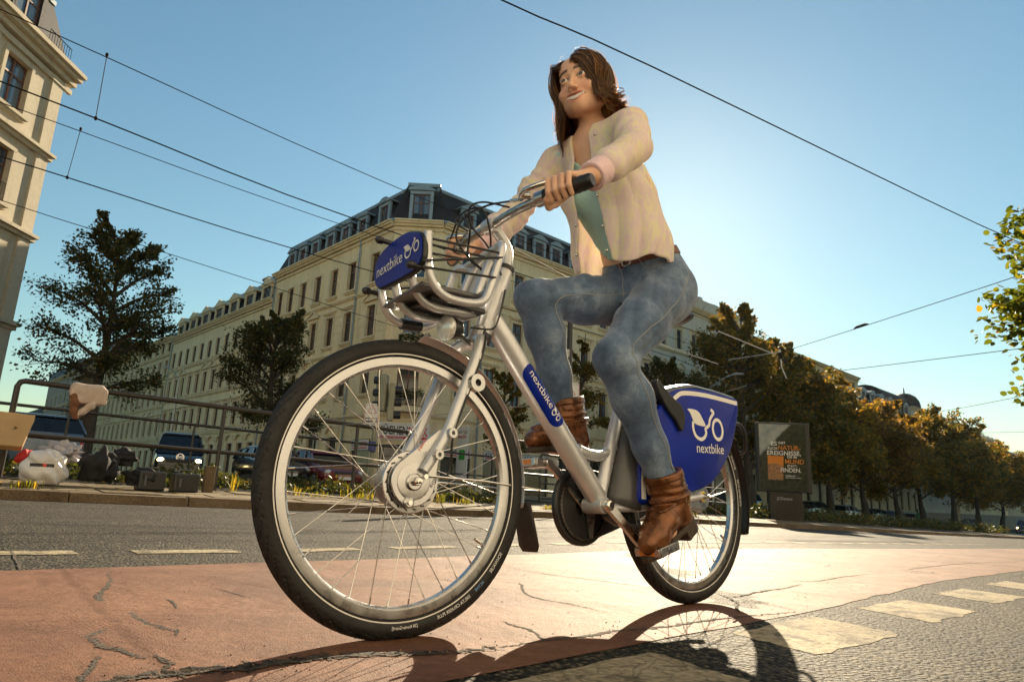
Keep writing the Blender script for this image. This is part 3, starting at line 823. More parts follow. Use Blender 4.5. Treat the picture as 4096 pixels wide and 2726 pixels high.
# balcony with planter
bal = MB()
bal.prism([(-1.1, 0), (-.9, .62), (-.45, .85), (.45, .85), (.9, .62), (1.1, 0)], lambda x, y, t: FC.P(CW_ / 2 + x, y, t), 4.50, 4.78)
balo = bal.build('balcony', M_TRIM, corner, 0)
rl = MB(); pth = [(-1.05, .02), (-.86, .58), (-.43, .80), (.43, .80), (.86, .58), (1.05, .02)]
for z in (4.86, 5.62): rl.tube([FC.P(CW_ / 2 + x, y, z) for x, y in pth], .018, 6)
for i in range(5):
    for k in range(5):
        x = pth[i][0] + (pth[i + 1][0] - pth[i][0]) * k / 5; y = pth[i][1] + (pth[i + 1][1] - pth[i][1]) * k / 5
        rl.tube([FC.P(CW_ / 2 + x, y, 4.78), FC.P(CW_ / 2 + x, y, 5.62)], .009, 5)
rl.build('railing', M_IRON, balo)
M_IVY = pbr('balcony_plants', (0.09, 0.10, 0.02), 0.7, 0, .5, 8)
lv = MB()
for i in range(420):
    x = random.uniform(-.95, .95); p = FC.P(CW_ / 2 + x, .86 - abs(x) * .35 + random.gauss(0, .07), 5.62 + random.gauss(-.05, .13)); r = Matrix.Rotation(random.uniform(0, 6.28), 3, 'Z') @ Matrix.Rotation(random.uniform(-1, 1), 3, 'X')
    lv.add([p + r @ Vector(v) * .07 for v in ((-1, 0, 0), (0, -.6, .2), (1, 0, 0), (0, .6, .2))], [(0, 1, 2, 3)])
tag(lv.build('planter_leaves', M_IVY, balo, 0), kind='stuff')
# trailing plants on the first-floor corner window
lv = MB()
for i in range(700):
    s = random.uniform(-.9, .9); k = random.random() ** 1.5
    p = FC.P(CW_ / 2 + s + .25, .28 + random.gauss(0, .06), 8.85 - k * 1.25 * (1 - abs(s) * .5) + random.gauss(.1, .08)); r = Matrix.Rotation(random.uniform(0, 6.28), 3, 'Z') @ Matrix.Rotation(random.uniform(-1, 1), 3, 'X')
    lv.add([p + r @ Vector(v) * .085 for v in ((-1, 0, 0), (0, -.6, .2), (1, 0, 0), (0, .6, .2))], [(0, 1, 2, 3)])
tag(lv.build('window_plants', pbr('dark_ivy', (0.035, 0.055, 0.018), .7, 0, .4, 8), corner, 0), kind='stuff')
# shop boards
def shop_board(f, s0, s1, z0, z1, lines, t=.12, parent=None, name='shop_sign'):
    m = MB(); f.box(m, s0, s1, .03, t, z0, z1); o = m.build(name, M_SHOPW, parent or corner, 0)
    for (txt, mt, sx, zb, hh, ww, bold) in lines:
        k = MB(); put_text(k, txt, hh, lambda x, y: f.P(sx + x if f.d.x > 0 else sx - x, t + .012, zb + y), width=ww, bold=bold); k.build('lettering', mt, o, 0)
    return o
sb = shop_board(FC, -.02, CW_ + .02, 2.95, 3.92, [('KÜCHEN', M_INK, .08, 3.26, .46, 1.62, .02), ('BECK', M_RED, 1.74, 3.22, .46, 1.12, .02)])
k = MB(); FC.box(k, .06, 2.86, .121, .130, 3.02, 3.16); k.build('red_band', M_RED, sb, 0)
k = MB(); put_text(k, 'Profi-Center', .10, lambda x, y: FC.P(.12 + x, .142, 3.045 + y), width=1.4); k.build('lettering', M_SHOPW, sb, 0)
sb2 = shop_board(FL, .75, 2.65, 2.38, 2.95, [('KÜCHEN', M_INK, 2.55, 2.60, .24, .98, .02), ('BECK', M_RED, 1.54, 2.60, .24, .68, .02)], t=.06)
k = MB(); FL.box(k, .85, 2.5, .061, .070, 2.46, 2.53); k.build('red_band', M_RED, sb2, 0)
for (a, b) in ((.95, 3.1), (4.1, 6.5), (7.4, 9.8)):
    s3 = shop_board(FRt, a, b, 2.2, 2.72, [('KÜCHEN', M_INK, a + .1, 2.42, .22, (b - a) * .54, .02), ('BECK', M_RED, a + .1 + (b - a) * .56, 2.42, .22, (b - a) * .36, .02)], t=.06)
    k = MB(); FRt.box(k, a + .1, b - .1, .061, .070, 2.27, 2.34); k.build('red_band', M_RED, s3, 0)
bl = MB(); FRt.box(bl, 1.98, 2.06, .06, 1.0, 1.0, 4.0)
hang = bl.build('blade_sign', M_SHOPW, corner, 0)
k = MB(); put_text(k, 'KÜCHEN', .16, lambda x, y: FRt.P(1.972, .14 + x, 3.55 + y), width=.78, bold=.02); k.build('lettering', M_INK, hang, 0)
k = MB(); put_text(k, 'PROFI', .17, lambda x, y: FRt.P(1.972, .14 + x, 3.28 + y), width=.68, bold=.02); k.build('lettering', M_RED, hang, 0)
M_CLOV = pbr('clover_green', (0.04, 0.35, 0.05), .6)
k = MB()
for a in range(4):
    c = (.55 + .17 * math.cos(a * 1.571 + .78), 2.35 + .20 * math.sin(a * 1.571 + .78))
    k.add([FRt.P(1.972, c[0], c[1])] + [FRt.P(1.972, c[0] + .16 * math.cos(b), c[1] + .17 * math.sin(b)) for b in np.linspace(0, 6.283, 12, endpoint=False)], [(0, i + 1, (i + 1) % 12 + 1) for i in range(12)])
k.build('clover_emblem', M_CLOV, hang, 0)
k = MB(); FL.box(k, 9.6, 10.4, -.12, -.10, 1.7, 2.85); k.build('green_poster', M_CLOV, corner, 0)

# ---- row along the left street
def simple_house(name, label, f0, s0, s1, eave, rows, spacing, wallm, wood, styles, top, dorm=None, ground=None, glass=None, cornice=True, arched=True, win_w=.95, dent=False, ridge_run=1.2):
    e = empty(name, label=label, cat='building')
    f = Facade(tuple(f0.o), 0, False, e); f.d, f.n, f.R, f.holes = f0.d, f0.n, f0.R, []
    n = max(1, int((s1 - s0) / spacing)); sp = (s1 - s0) / n; ss = [s0 + sp * (i + .5) for i in range(n)]
    for s in ss:
        for (z, h) in rows: f.holes.append((s - win_w / 2, s + win_w / 2, z, z + h))
    if ground:
        for i, s in enumerate(ss): f.holes.append((s - .55, s + .55, ground[0] if i % 4 != 2 else -.6, ground[1]))
    f.wall(s0, s1, Z0B - 1.5, eave, wallm)
    for i, s in enumerate(ss):
        for r_, (z, h) in enumerate(rows):
            window_at(f, s, z, win_w, h, wood, glass or M_GLASS)
            st = styles[r_]
            if st == 'alt': st = 'gable' if i % 4 in (1, 2) else 'hood'
            if st == 'alt2': st = 'round' if i % 4 in (1, 2) else 'hood'
            trim_at(f, s, z, win_w, h, M_TRIM, st, 'window_surround')
        if ground:
            z0 = ground[0] if i % 4 != 2 else -.6
            window_at(f, s, z0, 1.1, ground[1] - z0, M_WOODD, M_GLASS, style='arch')
            trim_at(f, s, z0, 1.1, ground[1] - z0, M_TRIM, 'round' if arched else 'frame', 'window_surround')
    for (z, h) in rows: string_course(f, s0, s1, z - .32, STR, M_TRIM)
    string_course(f, s0, s1, eave, EAVE, M_TRIM, 'cornice')
    if ground: string_course(f, s0, s1, ground[1] + .95, STR, M_TRIM); rustication(f, s0 + .02, s1 - .02, .2, ground[1] + .7, .4, wallm)
    m = MB(); f.box(m, s0, s1, -.05, .12, Z0B - 1.5, .25); m.build('plinth', M_PLINTH, e, 0)
    if dent: dentils(f, s0, s1, eave - .17, .42, M_TRIM)
    r = mansard(f, s0, s1, eave + .05, top, ridge_run, M_SLATE, 9)
    if dorm:
        dn_, dw, dh, dst = dorm
        for i in range(dn_): dormer_at(f, s0 + (s1 - s0) * (i + .5) / dn_, eave + .12, dw, dh, r, dst)
    m = MB()
    m.add([f.P(s1, -.02, Z0B - 1.5), f.P(s1, -9, Z0B - 1.5), f.P(s1, -9, eave), f.P(s1, -.02, eave)], [(0, 1, 2, 3)])
    m.add([f.P(s0, -.02, Z0B - 1.5), f.P(s0, -9, Z0B - 1.5), f.P(s0, -9, eave), f.P(s0, -.02, eave)], [(0, 1, 2, 3)])
    m.build('party_wall', wallm, e, 0)
    return e, f, r
hA, fA, rA = simple_house('apartment_building', 'pale yellow terrace house with twin pedimented dormers, left of the corner building', FL, 16.45, 40.2, 14.2, [(4.68, 1.85), (7.95, 1.78), (11.0, 1.6)], 1.86, M_CREAM2, M_WOODD, ['hood', 'alt', 'plain'], 16.6, (7, 1.55, 1.15, 'stone'), (.5, 3.2), dent=True)
downpipe(fA, 40.0, 0, 14.1)
ck = MB(); fA.box(ck, 26.8, 27.9, -4.6, -3.6, 15.5, 18.9); fA.box(ck, 26.65, 28.05, -4.75, -3.45, 18.9, 19.1); ck.build('chimney', M_PLINTH, rA, 0)
hB, fB, rB = simple_house('apartment_building', 'ornate ochre terrace house with attic storey, behind the leafy left tree', FL, 40.25, 70.0, 14.6, [(4.4, 1.8), (7.6, 1.8), (10.6, 1.55), (13.0, 1.1)], 2.0, M_CREAM3, M_WOODD, ['alt', 'hood', 'frame', 'plain'], 15.6, None, (.5, 3.0))
gwv = [fB.P(40.2, -.3, 14.6), fB.P(40.2, -4.8, 17.6), fB.P(40.2, -9, 14.6), fB.P(40.1, -.3, 14.6), fB.P(40.1, -4.8, 17.6), fB.P(40.1, -9, 14.6)]
MB().add(gwv, [(0, 1, 2), (5, 4, 3), (0, 3, 4, 1), (1, 4, 5, 2)]).build('gable_wall', pbr('grey_block_gable', (0.36, 0.33, 0.28), .9, 0, .2, 3, .5, 6, .03, space='World'), hB, 0)
# scaffolded house
hS, fS, rS = simple_house('apartment_building', 'brown house wrapped in scaffolding far down the left street', FL, 70.2, 80.0, 15.2, [(4.4, 1.8), (7.6, 1.8), (10.8, 1.6)], 2.0, pbr('brown_brick', (0.24, 0.14, 0.075), .9, 0, .25, 2, .5, 9, .02, space='World'), M_WOODD, ['plain', 'plain', 'plain'], 17.4, None, None)
sc = empty('scaffolding', label='rusty scaffolding with planks in front of the far brown house', cat='scaffolding')
fS2 = Facade(tuple(FL.o), 0, False, sc); fS2.d, fS2.n, fS2.R = FL.d, FL.n, FL.R
for s in np.arange(70.2, 81.5, 1.9):
    for t in (.5, 1.4): MB().tube([fS2.P(s, t, -.8), fS2.P(s, t, 16.4)], .045, 5).build('scaffold_pole', pbr('rusty_steel', (0.22, 0.12, 0.05), .7, .3, .3, 3), sc)
for z in np.arange(1.6, 16.5, 2.0):
    m = MB(); fS2.box(m, 70.1, 81.4, .45, 1.45, z, z + .06); m.build('plank_deck', pbr('scaffold_planks', (0.34, 0.20, 0.08), .8, 0, .3, 3, space='World'), sc, 0)
    m = MB().tube([fS2.P(70.1, 1.4, z + 1.0), fS2.P(81.4, 1.4, z + 1.0)], .035, 5).tube([fS2.P(70.1, 1.4, z + .5), fS2.P(81.4, 1.4, z + .5)], .03, 5); m.build('guard_rail', MATS['rusty_steel'], sc)
# grey tall house with glazed roof at the end of the street
hC, fC_, rC = simple_house('apartment_building', 'grey tall house with quoined corners and glazed roof at the street end', FL, 82, 108, 15.6, [(4.4, 1.8), (7.6, 1.8), (11, 1.7)], 3.4, pbr('grey_render', (0.34, 0.31, 0.26), .9, 0, .1, 1, space='World'), M_WOODD, ['plain', 'plain', 'frame'], 20.5, None, None, ridge_run=4.5)
m = MB()
for k in range(16):
    z = -0.5 + k * 1.0; w = .9 if k % 2 else .55; fC_.box(m, 82, 82 + w, .0, .10, z, z + .85); fC_.box(m, 91, 91 + w, .0, .10, z, z + .85)
m.build('quoin_stones', M_PLINTH, hC, 0)
m = MB()
for k in range(9): fC_.box(m, 83 + k * 2.7, 83 + k * 2.7 + 2.2, .0, .03, 15.7, 15.75)
for k in range(10): fC_.box(m, 82.2 + k * 2.7, 82.4 + k * 2.7, -.1, .35, 15.6, 17.2)
m.build('glazing_bars', M_ZINC, rC, 0)
lowh = simple_house('apartment_building', 'low grey house beyond the end of the left street', FL, 112, 150, 9.0, [(1.5, 1.8), (5, 1.8)], 3.2, M_PLINTH, M_WOODD, ['plain', 'plain'], 12.0)

# ---- row along the right street
hD, fD, rD = simple_house('apartment_building', 'off-white house with arched parapet behind the woman and the tall tree', FRt, 17.25, 36.0, 16.9, [(5.0, 2.0), (8.9, 1.95), (12.80, 1.72)], 2.12, M_OFFW, M_WOODD, ['hood', 'gable', 'hood'], 17.6, None, (.4, 3.1), glass=M_GLASSB, win_w=.82)
m = MB(); fD.box(m, 17.3, 36, -.25, .18, 16.95, 17.75); fD.box(m, 17.25, 36.05, -.3, .28, 17.75, 17.92); fD.box(m, 28.2, 28.8, -.2, .32, 16.9, 18.1); fD.box(m, 33.0, 33.6, -.2, .32, 16.9, 18.1)
m.prism([(30.9 + 2.0 * math.cos(a), 16.9 + 1.0 * math.sin(a)) for a in np.linspace(0, math.pi, 15)], lambda x, y, t: fD.P(x, t, y), .1, .42)
m.build('parapet', M_OFFW, hD, 0)
hE, fE, rE = simple_house('apartment_building', 'cream house with flat dark eaves rising over the orange trees', FRt, 36.2, 66.0, 16.3, [(4.6, 1.9), (8.0, 1.9), (11.2, 1.8), (14.3, 1.3)], 2.9, M_CREAM, M_WOODD, ['frame', 'hood', 'frame', 'plain'], 16.9, None, (.4, 3.0), glass=M_GLASSB, ridge_run=5)
hF, fF, rF = simple_house('apartment_building', 'pale house with dark dormers seen between the orange trees', FRt, 66.2, 86, 13.4, [(4.4, 1.8), (7.6, 1.8), (10.6, 1.6)], 2.6, M_CREAM3, M_WOODD, ['frame', 'hood', 'frame'], 15.7, (6, 1.2, 1.4, 'zinc'), (.4, 2.9))
m = MB()
m.prism([(x, y) for x, y in [(0.0, 15.3)] + [(2.6 - 2.6 * math.cos(a), 15.3 + 1.75 * math.sin(a)) for a in np.linspace(0, math.pi, 13)]], lambda x, y, t: fF.P(t, -x, y), 75.0, 85.8)
m.build('barrel_roof', M_SLATE, rF, 20)
hG, fG, rG = simple_house('apartment_building', 'pale house with a round dome far down the right street', FRt, 86.2, 105, 15.2, [(4.4, 1.8), (7.8, 1.8), (11.2, 1.7)], 2.6, M_OFFW, M_WOODD, ['frame', 'hood', 'frame'], 15.8, None, None)
MB().lathe([(2.1, 0), (2.1, 1.4), (1.95, 2.1), (1.5, 2.8), (.8, 3.25), (.12, 3.4), (.06, 4.2), (0, 4.3)], fG.P(91.5, -2.2, 14.6), (0, 0, 1), 20).build('dome', M_SLATE, hG)
hH, fH, rH = simple_house('apartment_building', 'long cream house with a row of gabled dormers far right', FRt, 107, 140, 12.6, [(2.2, 1.9), (5.6, 1.9), (9.0, 1.8)], 2.75, M_CREAM2, M_WOODD, ['frame', 'hood', 'frame'], 14.7, (10, 1.5, 1.4, 'stone'), None)
hI, fI, rI = simple_house('apartment_building', 'dim house at the far end of the right street', FRt, 140.3, 240, 11.2, [(1.8, 1.9), (5.2, 1.9), (8.4, 1.8)], 5.5, M_CREAM3, M_WOODD, ['plain', 'plain', 'plain'], 13.6)

# ---- near building at the left edge
LBo = (-19.1, 24.75, 0)
lb = empty('apartment_building', label='tall sunlit cream house at the left edge with brown windows and cornice', cat='building')
FN = Facade(LBo, 180, True, lb)
if FN.n.x < 0: FN = Facade(LBo, 180, False, lb)
lbs = [2.32, 5.1, 7.9, 10.7]
for s in lbs:
    for (z, h) in ((13.5, 2.0), (9.95, 2.1), (6.4, 2.1), (3.0, 2.1), (0.2, 1.9)): FN.holes.append((s - .62, s + .62, z, z + h))
M_LB = wall_mat('warm_cream_render', (0.50, 0.43, 0.31))
FN.wall(0, 14, -.5, 16.6, M_LB, .28)
for s in lbs:
    for i, (z, h) in enumerate(((13.5, 2.0), (9.95, 2.1), (6.4, 2.1), (3.0, 2.1), (0.2, 1.9))):
        window_at(FN, s, z, 1.24, h, M_WOOD, M_GLASSB, .20, style='arch' if i == 0 else 'cross')
        trim_at(FN, s, z, 1.24, h, M_LB, 'frame', 'window_surround')
        if i == 1:
            g = MB()
            for zz in (z + .15, z + .75): g.tube([FN.P(s - .6, .06, zz), FN.P(s + .6, .06, zz)], .015, 5)
            for k in range(9): g.tube([FN.P(s - .6 + k * .15, .06, z + .1), FN.P(s - .6 + k * .15, .06, z + .75)], .008, 4)
            g.build('window_railing', M_IRON, lb)
for z in (12.72, 9.25, 5.7): string_course(FN, -.15, 14, z, [(.16, -.16, -.02), (.30, -.02, .10), (.12, .10, .2)], M_LB)
string_course(FN, -.45, 14, 16.55, [(.14, -.75, -.55), (.28, -.42, -.2), (.50, -.2, -.04), (.66, -.04, .12), (.58, .12, .2)], M_LB, 'cornice')
m = MB()
for s0_ in (0.0, 3.45, 6.3, 9.1):
    FN.box(m, s0_, s0_ + .62, 0, .09, -.5, 16.1)
m.build('pilaster', M_LB, lb, 0)
m = MB(); m.add([FN.P(0, 0, -.5), FN.P(0, -12, -.5), FN.P(0, -12, 16.6), FN.P(0, 0, 16.6)], [(0, 1, 2, 3)])
for z, w in ((16.5, .5), (12.7, .25), (9.25, .25), (5.7, .25)): m.add([FN.P(-w, .02, z + .1), FN.P(-w, -12, z + .1), FN.P(0, -12, z - .45), FN.P(0, .02, z - .45)], [(0, 1, 2, 3)])
m.build('end_wall', M_LB, lb, 0)
rN = mansard(FN, 0, 14, 16.8, 19.8, 1.1, M_SLATE, 8)
for s in (2.4, 5.6, 8.8): dormer_at(FN, s, 16.9, 1.15, 1.75, rN, 'dark')
g = MB()
for (a, b) in ((.2, 1.5), (3.4, 4.7)):
    for zz in (17.0, 17.5): g.tube([FN.P(a, .25, zz), FN.P(b, .25, zz)], .02, 5)
    for k in range(10): g.tube([FN.P(a + (b - a) * k / 9, .25, 16.8), FN.P(a + (b - a) * k / 9, .25, 17.5)], .012, 4)
g.build('snow_guard', M_IRON, rN)

# ---- the other side of the street, behind the photographer: unseen terrace added to bounce fill light
M_BOUNCEW = wall_mat('white_bounce_render', (0.82, 0.78, 0.70))  # white chosen for a stronger bounce onto the rider
oppf = Facade((-33.0, -35.0, 0), 47, True, None)
if oppf.n.y < 0: oppf = Facade((-33.0, -35.0, 0), 47, False, None)
for (a, b, lb_, wm) in ((0, 24, 'unseen white terrace house on the near side, added to bounce sunlight', M_BOUNCEW), (24.1, 50, 'unseen white terrace house right behind the viewer, added to bounce sunlight', M_BOUNCEW), (50.1, 78, 'unseen white terrace house down the near side, added to bounce sunlight', M_BOUNCEW)):
    simple_house('apartment_building', lb_, oppf, a, b, 15.5, [(4.6, 1.9), (8.0, 1.9), (11.4, 1.8)], 3.0, wm, M_WOODD, ['plain', 'plain', 'plain'], 17.5)
# ================================================================== TREES AND PLANTS
def leaf_mat(name, stops, trans=0.45, rough=0.55):
    m, nt, b = new_mat(name)
    g = N(nt, 'NewGeometry')
    c = ramp(nt, g.outputs['Random Per Island'], stops)
    nt.links.new(c, b.inputs['Base Color']); b.inputs['Roughness'].default_value = rough
    tr = N(nt, 'BsdfTranslucent'); nt.links.new(mixc(nt, 1.0, c, (1.5, 1.35, 0.9), 'MULTIPLY'), tr.inputs[0])
    mx = N(nt, 'MixShader'); mx.inputs[0].default_value = trans
    nt.links.new(b.outputs[0], mx.inputs[1]); nt.links.new(tr.outputs[0], mx.inputs[2])
    nt.links.new(mx.outputs[0], nt.nodes['Material Output'].inputs[0])
    return m
L_GREEN = leaf_mat('dark_green_leaves', [(0, (0.030, 0.042, 0.010)), (.6, (0.060, 0.070, 0.014)), (.88, (0.10, 0.085, 0.014)), (1, (0.20, 0.11, 0.015))])
L_GOLD = leaf_mat('golden_autumn_leaves', [(0, (0.09, 0.08, 0.016)), (.5, (0.19, 0.13, 0.02)), (.85, (0.34, 0.19, 0.022)), (1, (0.50, 0.28, 0.035))], .55)
L_ORANGE = leaf_mat('orange_autumn_leaves', [(0, (0.085, 0.06, 0.013)), (.5, (0.17, 0.10, 0.018)), (.85, (0.30, 0.15, 0.022)), (1, (0.46, 0.23, 0.03))], .55)
L_MIXED = leaf_mat('green_gold_leaves', [(0, (0.055, 0.065, 0.013)), (.5, (0.11, 0.105, 0.017)), (.8, (0.24, 0.145, 0.02)), (1, (0.40, 0.21, 0.025))], .55)
L_LIME = leaf_mat('lime_leaves', [(0, (0.055, 0.085, 0.008)), (.6, (0.12, 0.15, 0.012)), (.92, (0.20, 0.20, 0.016)), (1, (0.42, 0.24, 0.02))], .5, .35)  # lime green leaves, a few turning orange
M_BARK = pbr('dark_bark', (0.060, 0.046, 0.034), .9, 0, .3, 8, .8, 26, .02)

LEAF2 = np.array([(-.5, 0, 0), (0, -.34, .05), (.5, 0, -.04), (0, .34, .05)])
LEAF6 = np.array([(-.5, 0, 0), (-.2, -.38, .04), (.22, -.34, .05), (.55, 0, -.05), (.22, .34, .05), (-.2, .38, .04)])
def leaf_mesh(name, pts, dirs, size, mat, shape=LEAF2, droop=.5, seed=1):
    r = np.random.default_rng(seed); n = len(pts); k = len(shape)
    a = r.uniform(0, 2 * np.pi, n)
    x = dirs + r.normal(0, .55, (n, 3)); x[:, 2] -= droop * r.random(n); x /= np.linalg.norm(x, axis=1)[:, None]
    t = r.normal(0, 1, (n, 3)); t[:, 2] *= .35; y = np.cross(x, t); y /= np.linalg.norm(y, axis=1)[:, None] + 1e-9; z = np.cross(x, y)
    y, z = z, y
    s = size * r.uniform(.65, 1.3, n)
    V = pts[:, None, :] + (shape[None, :, 0:1] * x[:, None] + shape[None, :, 1:2] * y[:, None] + shape[None, :, 2:3] * z[:, None]) * s[:, None, None]
    me = bpy.data.meshes.new(name); V = V.reshape(-1, 3)
    me.vertices.add(len(V)); me.vertices.foreach_set('co', V.ravel())
    me.loops.add(n * k); me.loops.foreach_set('vertex_index', np.arange(n * k)); me.polygons.add(n)
    me.polygons.foreach_set('loop_start', np.arange(n) * k); me.update(); me.validate(); me.materials.append(mat)
    return me

def tree_parts(h, r, base, nl, size, seed, lay=0.35, twigs=230, shape=LEAF2, cone=0.4, limbs=15, ev=.15):
    """trunk with limbs and twigs, and leaf sprays spread along the twigs."""
    R = np.random.default_rng(seed); tm = MB()
    top = np.array((R.normal(0, .12), R.normal(0, .12), h * .93))
    trunk = [np.array((0, 0, -.3)), np.array((R.normal(0, .05), R.normal(0, .05), base * .6)), np.array((R.normal(0, .1), R.normal(0, .1), base * 1.15)), np.array((R.normal(0, .15), R.normal(0, .15), h * .62)), top]
    tp = spline(trunk, 5); k = len(tp)
    r0 = .026 * h
    tm.tube(tp, [r0 * (1.25 - 1.2 * (i / (k - 1))) if i else r0 * 1.6 for i in range(k)], 9)
    P = []; Dv = []
    li = []
    for i in range(limbs):
        f = (i + .5) / limbs; z = base + (h * .86 - base) * f ** .9
        a = i * 2.399 + R.normal(0, .3)
        env = r * (1 - cone * f ** 1.6) * (0.62 + .38 * math.sin(math.pi * min(1, .18 + f * .9))) * R.uniform(.95 - ev, .95 + ev)
        j = min(k - 1, int(np.searchsorted([p[2] for p in tp], z))); o = np.array(tp[j])
        rise = env * R.uniform(.25, .95) * (.5 + f)
        e = o + np.array((math.cos(a) * env, math.sin(a) * env, rise)); m_ = (o + e) / 2 + np.array((0, 0, env * .10))
        tm.tube(spline([o, m_, e], 4), [r0 * .34 * (1 - .8 * t / 8) for t in range(9)], 5, cap=False)
        li.append((o, m_, e, env))
    ncl = twigs
    for i in range(ncl):
        o, m_, e, env = li[i % limbs]
        t = R.uniform(.22, 1.0)
        p = (1 - t) ** 2 * o + 2 * t * (1 - t) * m_ + t * t * e
        d = (e - o) / (np.linalg.norm(e - o) + 1e-9); side = np.array((-d[1], d[0], 0)) * R.normal(0, .8)
        dd = d * R.uniform(.3, 1) + side + np.array((0, 0, R.normal(.15, lay))); dd /= np.linalg.norm(dd)
        L = env * R.uniform(.28, .55) * (1.2 - .4 * t)
        q_ = p + dd * L
        tm.tube([p, (p + q_) / 2 + np.array((0, 0, .04 * L)), q_], [.012 * h / 6, .008 * h / 6, .003], 3, cap=False)
        m = nl // ncl
        tt = R.beta(1.6, 1.1, m)[:, None]
        pts = p + dd * L * 1.08 * tt + np.clip(R.normal(0, 1, (m, 3)), -1.5, 1.5) * L * .26 * np.array((1, 1, .75)) * (1.25 - tt * .5)
        P.append(pts); Dv.append(np.repeat(dd[None], m, 0))
    P = np.concatenate(P); Dv = np.concatenate(Dv)
    return tm.mesh('trunk', M_BARK, 60), P, Dv

TREE_LIB = {}
def tree(name, label, x, y, h, r, base, mat, variant, nl=9000, size=.2, rot=0.0, group=None, shape=LEAF2, lib=True, **kw):
    key = (variant, nl, size)
    if key not in TREE_LIB:
        tmesh, P, Dv = tree_parts(10.0, 10.0 * r / h, 10.0 * base / h, nl, size * 10 / h, variant, shape=shape, **kw)
        TREE_LIB[key] = (tmesh, leaf_mesh('crown', P, Dv, size * 10 / h, mat, shape, seed=variant))
    tmesh, cmesh = TREE_LIB[key]
    o = empty(name, (x, y, gz(x)), rot, label=label, cat='tree', group=group); s = h / 10.0; o.scale = (s, s, s)
    link('trunk', tmesh, o)
    c = link('crown', cmesh, o)
    c.material_slots[0].link = 'OBJECT'; c.material_slots[0].material = mat
    return o
tree('linden_tree', 'dark leafy street tree left of the terrace, rising behind the pink cloth on the railing', -13.75, 22.0, 8.7, 2.25, 2.3, L_GREEN, 31, 19000, .115, 0.6, lay=.42, twigs=420, cone=.48, limbs=26)
tree('linden_tree', 'small dark green tree standing left of the front tyre', -10.75, 30.0, 8.2, 2.15, 1.9, L_GREEN, 12, 20000, .12, 0.2, lay=.45, twigs=400, cone=.62, limbs=26)
tree('linden_tree', 'slim dark tree in front of the shop, behind the front fork', -0.35, 27.0, 5.6, 1.15, 1.6, L_MIXED, 13, 6000, .115, 0, cone=.6)
tree('linden_tree', 'narrow golden tree seen between the legs of the woman', 3.55, 32.5, 9.0, 1.5, 2.0, L_MIXED, 14, 9000, .13, 1.0, cone=.7)
tree('linden_tree', 'dark tree behind the left calf of the woman', 8.6, 36.0, 8.6, 2.0, 2.2, L_GREEN, 12, 20000, .12, 1.9)
tree('linden_tree', 'thin yellow tree just above the blue rear panel', 11.4, 38.5, 7.7, 1.25, 2.2, L_GOLD, 14, 9000, .13, 2.4)
tree('linden_tree', 'tall green and gold tree right of the woman, topmost of the row', 16.3, 45.5, 15.3, 4.3, 2.6, L_MIXED, 15, 30000, .22, 0.4, cone=.72, lay=.55, twigs=520, limbs=30)
row = [(21.3, 50.5, 13.2, 4.1, L_MIXED, 16, 'green and gold tree behind the advertising panel, next to the tallest tree'), (26.6, 56.0, 12.2, 4.4, L_GOLD, 17, 'orange tree below the pale house with flat eaves'), (32.5, 61.5, 11.0, 4.3, L_ORANGE, 18, 'russet tree right of the advertising panel'),
       (38.8, 67.5, 11.9, 4.3, L_GOLD, 16, 'yellow tree under the dark dormers on the right'), (45.0, 73.5, 12.6, 4.3, L_MIXED, 17, 'olive tree below the barrel roof on the right'), (52.5, 80.0, 13.1, 4.5, L_MIXED, 18, 'green and gold tree below the round dome'),
       (60.0, 86.5, 13.2, 4.6, L_GOLD, 16, 'amber tree left of the gabled dormers'), (68.0, 93.5, 12.2, 4.6, L_MIXED, 17, 'dim green tree below the gabled dormers'), (77.5, 101.5, 11.6, 4.6, L_GOLD, 18, 'gold-edged tree far right with a forked trunk'), (89, 111, 11.5, 4.8, L_ORANGE, 16, 'reddish tree at the right edge of the street'), (102, 122, 12.5, 4.8, L_ORANGE, 17, 'last dim orange tree at the far right')]
for i, (x, y, h, r, m_, v, lb_) in enumerate(row):
    tree('street_tree', lb_, x, y, h, r, 2.4, m_, v, 20000, .30, i * 1.3, 'trees along the right street', cone=.45, lay=.6, twigs=380, limbs=26)
tree('linden_tree', 'near tree with big sunlit lime leaves reaching in from the right edge', 9.75, 9.0, 6.0, 2.05, 0.8, L_LIME, 21, 60000, .105, 0.3, shape=LEAF6, lay=.45, twigs=900, cone=.2, limbs=60, ev=.05)

# hedge in the planting bed and weeds
def kpos(s, o, dz=0): p = kp(s, o); return (p[0], p[1], ktop(s, min(o, 2)) + dz)
def hedge(name, label, s0, s1, o0_, o1, h, n, mat, size=.05):
    s = rng.uniform(s0, s1, n); o = rng.uniform(o0_, o1, n); hh = h * (0.55 + .45 * np.sin(s * 2.1 + 1) * np.cos(s * 5.3)) * (0.75 + .5 * rng.random(n))
    z = rng.random(n) ** .6 * hh
    pts = np.array([kpos(a, b, c) for a, b, c in zip(s, o, z)]); d = rng.normal(0, 1, (n, 3)); d[:, 2] += .6
    return link(name, leaf_mesh(name, pts, d, size, mat, droop=0, seed=3), label=label, cat='hedge', kind='stuff')
hedge('low_hedge', 'dark low shrubs in the bed behind the left railing', -7.5, 1.2, 1.8, 4.6, .26, 12000, L_GREEN, .065)
hedge('low_hedge', 'dark low shrubs in front of the parked cars on the right', 8.5, 34, 1.7, 4.6, .42, 16000, L_GREEN, .10)
M_GRASS = leaf_mat('yellow_green_weeds', [(0, (0.10, 0.12, 0.012)), (.6, (0.22, 0.22, 0.02)), (1, (0.45, 0.30, 0.03))], .45)
